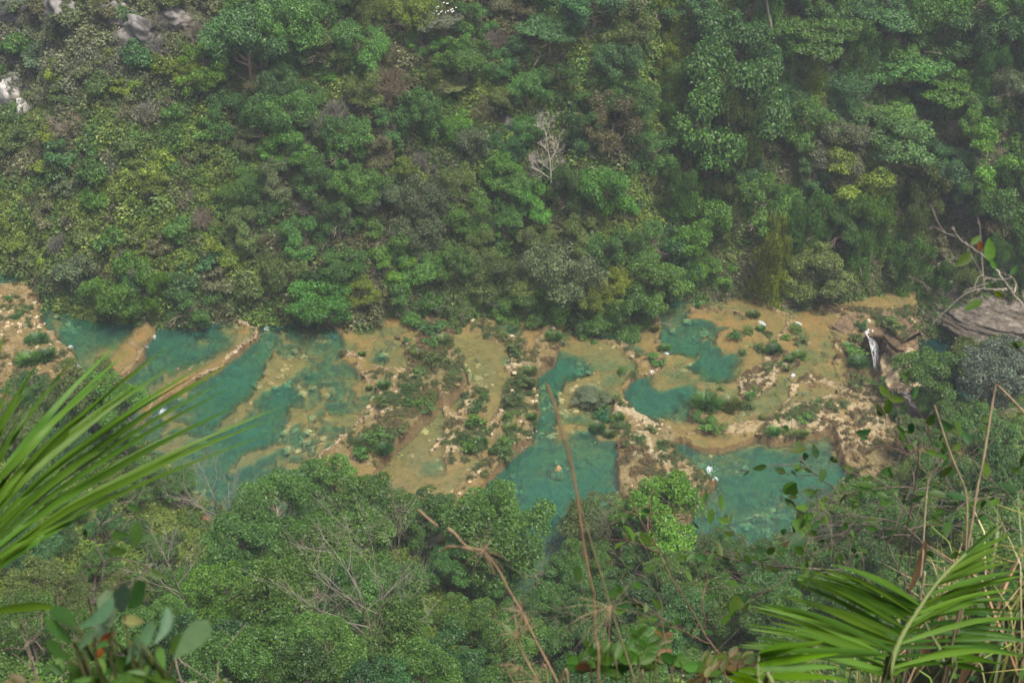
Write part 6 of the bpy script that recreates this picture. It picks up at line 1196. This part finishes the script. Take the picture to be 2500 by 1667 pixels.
twiggy('leaning_twig', 'bare whitish twig crossing the rock wall at the upper right edge', 'twig', [t6((2480, 720), (2352, 560), (2250, 430), (2150, 280), (2090, 220), (1980, 140), (1910, 90), (1870, 40)), t6((2240, 440), (2150, 438), (2065, 435)), t6((2210, 375), (2150, 370), (2090, 360)), t6((2280, 470), (2295, 400), (2260, 350), (2210, 330))], 4.2, 0.010, 7, 0.05, 0, twigs=2, col=(0.24, 0.21, 0.17), foot=np.array([2.9, 2.3, float(ledge_h(2.9, 2.3))]))
r = bpy.data.objects['leaning_twig']; b_ = np.array(r.location)
for x, y, dx, dy, s, c in [(2000, 185, -90, 65, .095, LG[3]), (2120, 250, -5, -85, .10, LG[2]), (1985, 130, 40, -35, .06, LG[3]), (2060, 180, -10, -40, .05, (0.17, 0.09, 0.04)), (2160, 300, -20, -40, .05, LG[0]), (2265, 345, 25, -40, .05, LG[1]), (2110, 430, 8, -30, .03, LG[0]), (2150, 445, 30, 25, .045, (0.12, 0.17, 0.02))]:
    p = fg(*T(6, [(x, y)])[0], 4.2); q = fg(*T(6, [(x + dx, y + dy)])[0], 4.2); put_leaf(r, b_, p, q - p, CAMP - p + FR.normal(size=3) * 0.8, s * 0.72, 'oval', c)
twiggy('twiggy_shrub', 'dark leaved twig poking in at the right edge beside the grey tree', 'shrub', [t6((2500, 900), (2352, 870), (2290, 840)), t6((2420, 880), (2352, 830), (2330, 820))], 4.0, 0.006, 8, 0.07, 7, twigs=1, foot=np.array([2.6, 2.4, float(ledge_h(2.6, 2.4))]))
twiggy('twiggy_shrub', 'slim red-brown stem slanting down beside the lower palm leaflets', 'shrub', [t9((430, 1620), (350, 1470), (200, 1280), (120, 1140), (0, 930)) + t8((2280, 870), (2180, 670), (2080, 500), (1980, 300)), t9((170, 1200), (160, 1000), (185, 850), (190, 700)), t8((2180, 680), (2050, 620), (1960, 590)), t8((2100, 520), (2110, 420), (2120, 350)), t9((200, 1300), (80, 1240), (0, 1200)) + t8((2200, 1120), (2050, 1020))], 4.6, 0.008, 9, 0.075, 30, twigs=3, col=(0.13, 0.08, 0.055))
twiggy('twiggy_shrub', 'small leafy twigs at the bottom between the dry stalk and the fern like shrub', 'shrub', [t8((1730, 1620), (1700, 1400), (1690, 1150), (1660, 950), (1640, 880)), t8((1690, 1140), (1600, 1100), (1490, 1075)), t8((1720, 1240), (1850, 1100), (1950, 970)), t8((1700, 1340), (1830, 1290), (1870, 1280)), t8((2280, 1568), (2210, 1200), (2190, 1000), (2110, 900), (2080, 840)), t8((2190, 1080), (2060, 1020), (1980, 1030)), t8((2180, 960), (2160, 800), (2170, 760))], 4.0, 0.005, 10, 0.065, 30, twigs=2)
# ---- dry stalks
def stalk(label, lines, depth, r, col, stars=(), cat='dry stalk', foot=None):
    r *= 0.6; col = tuple(0.5 * c for c in col)
    P = [np.array([fg(x, y, depth + 0.02 * k) for k, (x, y) in enumerate(ln)]) for ln in lines]
    e = P[0][-1]; ft = np.array([e[0] * 0.97, e[1] * 0.94, 0.0]); ft[2] = min(float(ledge_h(ft[0], ft[1])), e[2] - 0.05); root = thing_at('dry_stalk', ft, label, cat); g = Geo()
    for k, p in enumerate(P):
        if k == 0: p = np.concatenate([p, [e * 0.5 + ft * 0.5, ft]])
        c = bez(p, 8 * len(p)); g.tube(c - ft, np.linspace(r * 0.75, r * 1.1, len(c)) * (1 + 0.25 * (np.arange(len(c)) % 9 == 0)), 6)
    obj('stem', g.mesh('stem', M['stem'], True), root, col)
    for sx, sy, rr in stars:
        p = fg(sx, sy, depth); g = Geo()
        for q in range(22): d = sphere_dirs(1, FR)[0]; g.tube(np.array([p, p + d * rr * 0.5, p + d * rr * FR.uniform(.7, 1.1) + np.array([0, 0, -rr * .15])]) - ft, [r * 0.3, r * 0.22, r * 0.1], 3)
        obj('whorl', g.mesh('whorl', M['stem'], True), root, (0.24, 0.17, 0.10))
    return root
TANC = (0.40, 0.28, 0.16)
stalk('thick broken brown stalk standing up over the teal channel', [T(5, [(1410, 1080), (1470, 1250), (1520, 1450), (1560, 1568)]) + t8((1610, 230), (1640, 430), (1680, 700), (1720, 900), (1740, 1000), (1745, 1250), (1760, 1700))], 2.6, 0.0042, (0.30, 0.19, 0.11))
stalk('thin green stalk beside the broken brown one with a spiky whorl at its foot', [T(5, [(1425, 1090), (1490, 1280), (1575, 1568)]) + t8((1625, 280), (1680, 480), (1760, 740), (1840, 1010), (1880, 1140), (1960, 1380), (2030, 1600), (2060, 1720))], 2.7, 0.0030, (0.24, 0.21, 0.11), [(*t8((1850, 1045))[0], 0.11)])
stalk('pale dry stalk with a star shaped head slanting from the bottom edge', [t8((985, 665), (1080, 790), (1160, 940), (1250, 1090), (1320, 1240), (1410, 1410), (1490, 1568), (1560, 1720)), t8((985, 665), (905, 660), (830, 640), (740, 635), (700, 665)), t8((905, 660), (840, 610), (790, 550), (740, 510)), t8((665, 490), (600, 440), (540, 385))], 3.0, 0.0048, TANC, [(*t8((985, 665))[0], 0.06), (*t8((1250, 1085))[0], 0.05)])
stalk('short pale dry stalk with a whorl left of the long one at the bottom', [t8((1220, 1250), (1260, 1380), (1340, 1530), (1420, 1700))], 3.0, 0.0036, TANC, [(*t8((1215, 1240))[0], 0.07), (*t8((1350, 1550))[0], 0.09)])
stalk('stub of dry stalk with a knob at the bottom edge', [t8((1130, 1460), (1190, 1568), (1260, 1700))], 3.0, 0.0034, (0.3, 0.25, 0.12), [(*t8((1130, 1450))[0], 0.022), (*t8((1208, 1475))[0], 0.018)])
stalk('tall dry straw with a bent tip at the right edge', [t6((2160, 1080), (2130, 1250), (2080, 1568)) + t9((2030, 250), (2000, 450), (1970, 640), (1950, 900)), t6((2170, 1090), (2260, 1180), (2352, 1280), (2420, 1360))], 4.4, 0.0075, (0.42, 0.33, 0.2))
stalk('dry jointed straw left of the bent tip straw at the right', [t6((1740, 1230), (1850, 1560)) + t9((1950, 250), (1962, 450), (1955, 640), (1950, 980))], 4.5, 0.0065, (0.42, 0.33, 0.2))
stalk('thin pale straw rising behind the big palm leaf', [t9((1695, 180), (1685, 300), (1670, 500), (1660, 700), (1645, 860), (1640, 1000))], 4.8, 0.006, (0.5, 0.42, 0.26))
for k, (x, y) in enumerate([(1640, 770), (1960, 1470), (1690, 1330)]):
    p = fg(*T(9, [(x, y)])[0], 4.9); r = thing_at('dry_leaf', p, ['pale dry leaf sheath on the straws behind the palm', 'long dry tan leaf sheath among the grass at the bottom right', 'torn dry leaf behind the palm midrib'][k], 'dry leaf'); V, Q = blade(bez([p + np.array([0, 0, .12]), p, p + np.array([-.02, 0, -.14])], 7) - p, 0.028, CAMP - p, 0.5); obj('blade', mesh_np('dry_blade', V, Q, M['broad'], True), r, (0.24, 0.16, 0.09))
# ---- feather leaved shrub at the bottom
fs = thing_at('feather_leaved_shrub', (0.35, 2.4, float(ledge_h(0.35, 2.4))), 'shrub with glossy feather shaped leaves, some reddish, at the bottom edge', 'shrub'); fb = np.array(fs.location)
G = Geo()
for k, (x0, y0, x1, y1, col) in enumerate([(1900, 1568, 1740, 1340, 0), (1990, 1600, 1960, 1320, 0), (2120, 1520, 2030, 1220, 0), (2140, 1568, 2210, 1250, 1), (2260, 1600, 2280, 1400, 0), (2030, 1600, 2110, 1300, 0), (1720, 1600, 1680, 1480, 1), (2160, 1600, 2090, 1440, 1), (2320, 1610, 2352, 1440, 0), (1800, 1640, 1870, 1500, 0), (1960, 1620, 1890, 1480, 0), (1660, 1640, 1620, 1400, 0)]):
    d = 3.6 + 0.1 * (k % 4); a, b = fg(*t8((x0, y0))[0], d), fg(*t8((x1, y1))[0], d + 0.1); c = bez([fb, fb * 0.3 + a * 0.7, a, (a + b) / 2 + np.array([0, 0, .03]), b], 20)
    G.tube(c - fb, np.linspace(0.0028, 0.0014, 20), 4); ax = (b - a) / np.linalg.norm(b - a)
    for i in range(11, 20):
        for sg in (-1, 1):
            sd = np.cross(ax, CAMP - c[i]); sd /= np.linalg.norm(sd); dv = ax * 0.7 + sd * sg * 0.9
            cl = (0.036, 0.09, 0.018) if col == 0 or FR.random() < 0.6 else [(0.11, 0.07, 0.028), (0.085, 0.085, 0.03)][FR.integers(2)]
            put_leaf(fs, fb, c[i], dv, CAMP - c[i] + FR.normal(size=3) * 0.6, 0.044 * (1.1 - 0.4 * (i - 11) / 9), 'oval', cl)
obj('branch', G.mesh('branches', M['stem'], True), fs, (0.09, 0.075, 0.035))
f3 = thing_at('feather_leaved_shrub', (0.9, 2.6, float(ledge_h(0.9, 2.6))), 'young reddish feather leaved sprig at the foot of the slanting stem', 'shrub'); fb = np.array(f3.location); G = Geo()
for x0, y0, x1, y1 in [(330, 1620, 160, 1430), (420, 1600, 330, 1380), (200, 1640, 110, 1540), (440, 1560, 420, 1380)]:
    a, b = fg(*t9((x0, y0))[0], 4.0), fg(*t9((x1, y1))[0], 4.1); c = bez([fb, fb * .3 + a * .7, a, (a + b) / 2, b], 20); G.tube(c - fb, np.linspace(.0025, .0013, 20), 4); ax = (b - a) / np.linalg.norm(b - a)
    for i in range(12, 20):
        for sg in (-1, 1): sd = np.cross(ax, CAMP - c[i]); sd /= np.linalg.norm(sd); put_leaf(f3, fb, c[i], ax * .6 + sd * sg, CAMP - c[i] + FR.normal(size=3) * .7, 0.042, 'oval', [(0.11, 0.085, 0.04), (0.09, 0.10, 0.035), (0.06, 0.115, 0.03)][FR.integers(3)])
obj('branch', G.mesh('branches', M['stem'], True), f3, (0.11, 0.07, 0.04))
# ---- left corner: budded twigs and the broad leaved shrub
twiggy('budded_twig', 'leafless forked twig with pale buds rising at the left', 'twig', [t7((640, 1200), (640, 1030), (648, 870), (690, 760), (700, 720), (655, 600), (680, 490), (650, 430), (550, 345)), t7((680, 490), (760, 385), (835, 330)), t7((690, 490), (760, 450), (830, 425), (890, 430), (960, 455)), t7((665, 605), (760, 575), (820, 565)), t7((705, 730), (850, 725), (1000, 765)), t7((650, 1010), (800, 900), (920, 860), (1020, 785)), t7((640, 945), (580, 880), (560, 790)), t7((660, 940), (700, 830), (710, 740)), t7((660, 595), (600, 580), (575, 565)), t7((700, 760), (640, 770), (585, 765))], 4.0, 0.0085, 21, 0.045, 6, twigs=1, col=(0.15, 0.125, 0.095), foot=np.array([-1.05, 2.3, float(ledge_h(-1.05, 2.3))]))
r = bpy.data.objects['budded_twig']; b_ = np.array(r.location)
for x, y, dx, dy, s, c in [(650, 370, 40, -30, .055, LG[2]), (940, 465, -15, 70, .075, LG[2]), (760, 570, 45, -5, .05, LG[2]), (740, 665, 40, 0, .055, LG[2]), (1020, 785, 40, 20, .05, LG[2])]:
    p = fg(*t7((x, y))[0], 3.9); q = fg(*t7((x + dx, y + dy))[0], 3.9); put_leaf(r, b_, p, q - p, CAMP - p, s, 'oval', c)
twiggy('budded_twig', 'thin crooked twigs with tiny buds low at the left edge', 'twig', [t7((280, 1620), (220, 1480), (180, 1430), (90, 1365), (50, 1300)), t7((-60, 1380), (60, 1330), (160, 1330), (220, 1250), (330, 1190)), t7((160, 1330), (300, 1210), (350, 1215)), t7((250, 1560), (200, 1380), (170, 1320)), t7((290, 1200), (285, 1100), (300, 1060)), t7((420, 1568), (430, 1300), (440, 1180), (540, 1110)), t7((440, 1180), (400, 1050), (390, 970)), t7((600, 1568), (560, 1500), (480, 1490))], 3.6, 0.0055, 22, 0.04, 6, twigs=2, col=(0.15, 0.12, 0.09), foot=np.array([-0.95, 1.9, float(ledge_h(-0.95, 1.9))]))
twiggy('budded_twig', 'pale upright twig right of the broad leaved shrub', 'twig', [t7((1260, 1620), (1280, 1450), (1295, 1340), (1285, 1280)), t7((1000, 1568), (1120, 1550), (1200, 1540), (1290, 1568)), t7((1420, 1600), (1480, 1545), (1530, 1550))], 3.2, 0.005, 23, 0.04, 5, twigs=1, col=(0.22, 0.18, 0.13), foot=np.array([-0.25, 1.7, float(ledge_h(-0.25, 1.7))]))
bs = thing_at('broad_leaved_shrub', (-0.42, 1.35, float(ledge_h(-0.42, 1.35))), 'shrub with big smooth paddle shaped leaves, slightly out of focus, at the lower left', 'shrub'); bb = np.array(bs.location); G = Geo(); DB = 2.0
for (x0, y0, x1, y1) in [(660, 1640, 520, 1170), (720, 1640, 760, 1180), (820, 1640, 850, 1100), (960, 1640, 1060, 1300), (1000, 1640, 1190, 1410), (620, 1640, 480, 1400)]:
    a, b = fg(*t7((x0, y0))[0], DB), fg(*t7((x1, y1))[0], DB); c = bez([bb, (bb + a) / 2, a, (a + b) / 2 + np.array([.01, 0, 0]), b], 16); G.tube(c - bb, np.linspace(.004, .002, 16), 5)
obj('branch', G.mesh('branches', M['stem'], True), bs, (0.05, 0.055, 0.02))
GL = [(0.075, 0.14, 0.075), (0.05, 0.115, 0.035), (0.065, 0.13, 0.034), (0.11, 0.16, 0.09)]
for (x0, y0, x1, y1, cl) in [(850, 1090, 830, 870, 3), (760, 1190, 745, 1000, 3), (700, 1310, 665, 1150, 3), (535, 1185, 750, 990, 0), (510, 1300, 315, 1130, 1), (520, 1190, 400, 1080, 1), (490, 1410, 310, 1285, 1), (1040, 1310, 1130, 1060, 0), (940, 1400, 1025, 1140, 0), (860, 1440, 960, 1260, 0), (1180, 1410, 1400, 1150, 0), (1130, 1480, 1090, 1330, 2), (1150, 1380, 1200, 1270, 2), (650, 1410, 550, 1310, 1), (540, 1350, 650, 1200, 0), (720, 1380, 920, 1510, 2), (640, 1460, 760, 1600, 2), (740, 1600, 900, 1480, 2), (470, 1530, 340, 1440, 1), (870, 1060, 1050, 880, 1), (960, 1500, 1090, 1340, 0), (560, 1600, 460, 1480, 2), (900, 1600, 1000, 1480, 2), (700, 1450, 620, 1560, 2), (800, 1420, 720, 1500, 1), (1000, 1600, 1080, 1440, 2), (640, 1340, 740, 1270, 1)] + [(FR.uniform(430, 1150), FR.uniform(1480, 1640), 0, 0, 2) for _ in range(34)]:
    if x1 == 0: a_ = FR.uniform(0, 6.28); x1, y1 = x0 + 130 * math.cos(a_), y0 + 110 * math.sin(a_)
    p, q = fg(*t7((x0, y0))[0], DB + FR.uniform(-.06, .06)), fg(*t7((x1, y1))[0], DB + FR.uniform(-.06, .06)); put_leaf(bs, bb, p, q - p, CAMP - p + np.array([0.3, 0, 0.8]) + FR.normal(size=3) * 0.6, np.linalg.norm(q - p) * 1.08, 'paddle', GL[cl])
for (x0, y0, x1, y1, c) in [(830, 1130, 990, 1150, (0.16, 0.17, 0.07)), (680, 1300, 790, 1210, (0.16, 0.05, 0.02)), (650, 1310, 620, 1320, (0.14, 0.05, 0.02)), (720, 1330, 660, 1440, (0.22, 0.10, 0.04)), (180, 1568, 60, 1510, (0.10, 0.08, 0.03)), (120, 1600, 20, 1550, (0.08, 0.09, 0.03)), (330, 1600, 200, 1560, (0.1, 0.13, 0.04))]:
    p, q = fg(*t7((x0, y0))[0], DB), fg(*t7((x1, y1))[0], DB); put_leaf(bs, bb, p, q - p, CAMP - p + FR.normal(size=3) * 0.5, np.linalg.norm(q - p), 'oval', c)
# ---- tangle of dry and green grass on the ledge at the right
def grass():
    rng = np.random.default_rng(8); n = 5200; x = rng.uniform(0.7, 5.5, n); y = rng.uniform(3.2, 9.0, n); z = ledge_h(x, y); k = rng.random(n) < sstep(0.5, 1.8, x - 0.05 * (y - 4)); x, y, z = x[k], y[k], z[k]; n = len(x)
    b = np.stack([x, y, z - 0.02], 1); a = rng.random(n) * 6.28; ln = rng.uniform(0.25, 0.95, n); lean = rng.uniform(0.2, 0.9, n); d = np.stack([np.cos(a) * lean, np.sin(a) * lean, np.ones(n)], 1); d /= np.linalg.norm(d, axis=1)[:, None]
    s = np.stack([-np.sin(a), np.cos(a), 0 * a], 1) * rng.uniform(0.003, 0.008, n)[:, None]; m = b + d * (ln * 0.55)[:, None]; t = m + (d * 0.5 + np.stack([np.cos(a), np.sin(a), -0.4 - lean], 1) * 0.35) * (ln * 0.6)[:, None]
    V = np.stack([b - s, b + s, m + s * .8, t, m - s * .8], 1).reshape(-1, 3); i = np.arange(n) * 5; pal = np.array([(0.36, 0.30, 0.16), (0.28, 0.2, 0.11), (0.11, 0.17, 0.045), (0.08, 0.14, 0.035), (0.2, 0.2, 0.07)])
    col = np.repeat(pal[rng.integers(0, 5, n)] * rng.uniform(.7, 1.2, (n, 1)), 5, 0)
    o = obj('dry_grass', mesh_np('dry_grass', V, [np.stack([i, i + 1, i + 2, i + 4], 1), np.stack([i + 4, i + 2, i + 3], 1)], M['under'], False, None, {'tint': col})); tag(o, kind='stuff')
    x = np.concatenate([rng.uniform(1.0, 5.5, 330), rng.uniform(-1.6, 0.6, 60)]); y = np.concatenate([rng.uniform(3.5, 9, 330), rng.uniform(2.2, 3.2, 60)]); z = ledge_h(x, y); kk = np.repeat(np.arange(len(x)), 30); dd = sphere_dirs(len(kk), rng); dd[:, 2] = abs(dd[:, 2])
    P = np.stack([x[kk], y[kk], z[kk]], 1) + dd * rng.uniform(.06, .34, (len(kk), 1)); Nn = dd + np.array([0, -.4, .8]); Nn /= np.linalg.norm(Nn, axis=1)[:, None]; V, Q = leaf_quads(P, Nn, 0.06, rng, 0.5)
    o = obj('low_leaves', mesh_np('low_leaves', V, Q, M['under'], False, None, {'tint': np.repeat(np.array(LG)[rng.integers(0, 4, len(kk))], 4, 0)})); tag(o, kind='stuff')
grass()
for o in bpy.data.objects:
    if '_b' in o.keys(): del o['_b']
name_all()
# ------------------------------------------------------------------ the air of the valley
def haze():
    m = bpy.data.materials.new('haze'); m.use_nodes = True; nt = m.node_tree; nt.nodes.clear()
    out = nt.nodes.new('ShaderNodeOutputMaterial'); v = nt.nodes.new('ShaderNodeVolumePrincipled')
    v.inputs['Color'].default_value = (0.86, 0.92, 1.0, 1); v.inputs['Density'].default_value = HAZE_DENSITY; v.inputs['Anisotropy'].default_value = 0.2
    nt.links.new(v.outputs[0], out.inputs['Volume'])
    x0, x1, y0, y1, z0, z1 = -230, 230, -30, 400, -60, 215
    V = [(x, y, z) for z in (z0, z1) for y in (y0, y1) for x in (x0, x1)]
    Q = [(0, 2, 3, 1), (4, 5, 7, 6), (0, 1, 5, 4), (2, 6, 7, 3), (0, 4, 6, 2), (1, 3, 7, 5)]
    o = obj('haze', mesh_np('haze', V, Q, m)); tag(o, kind='stuff')
if HAZE_DENSITY > 0: haze()
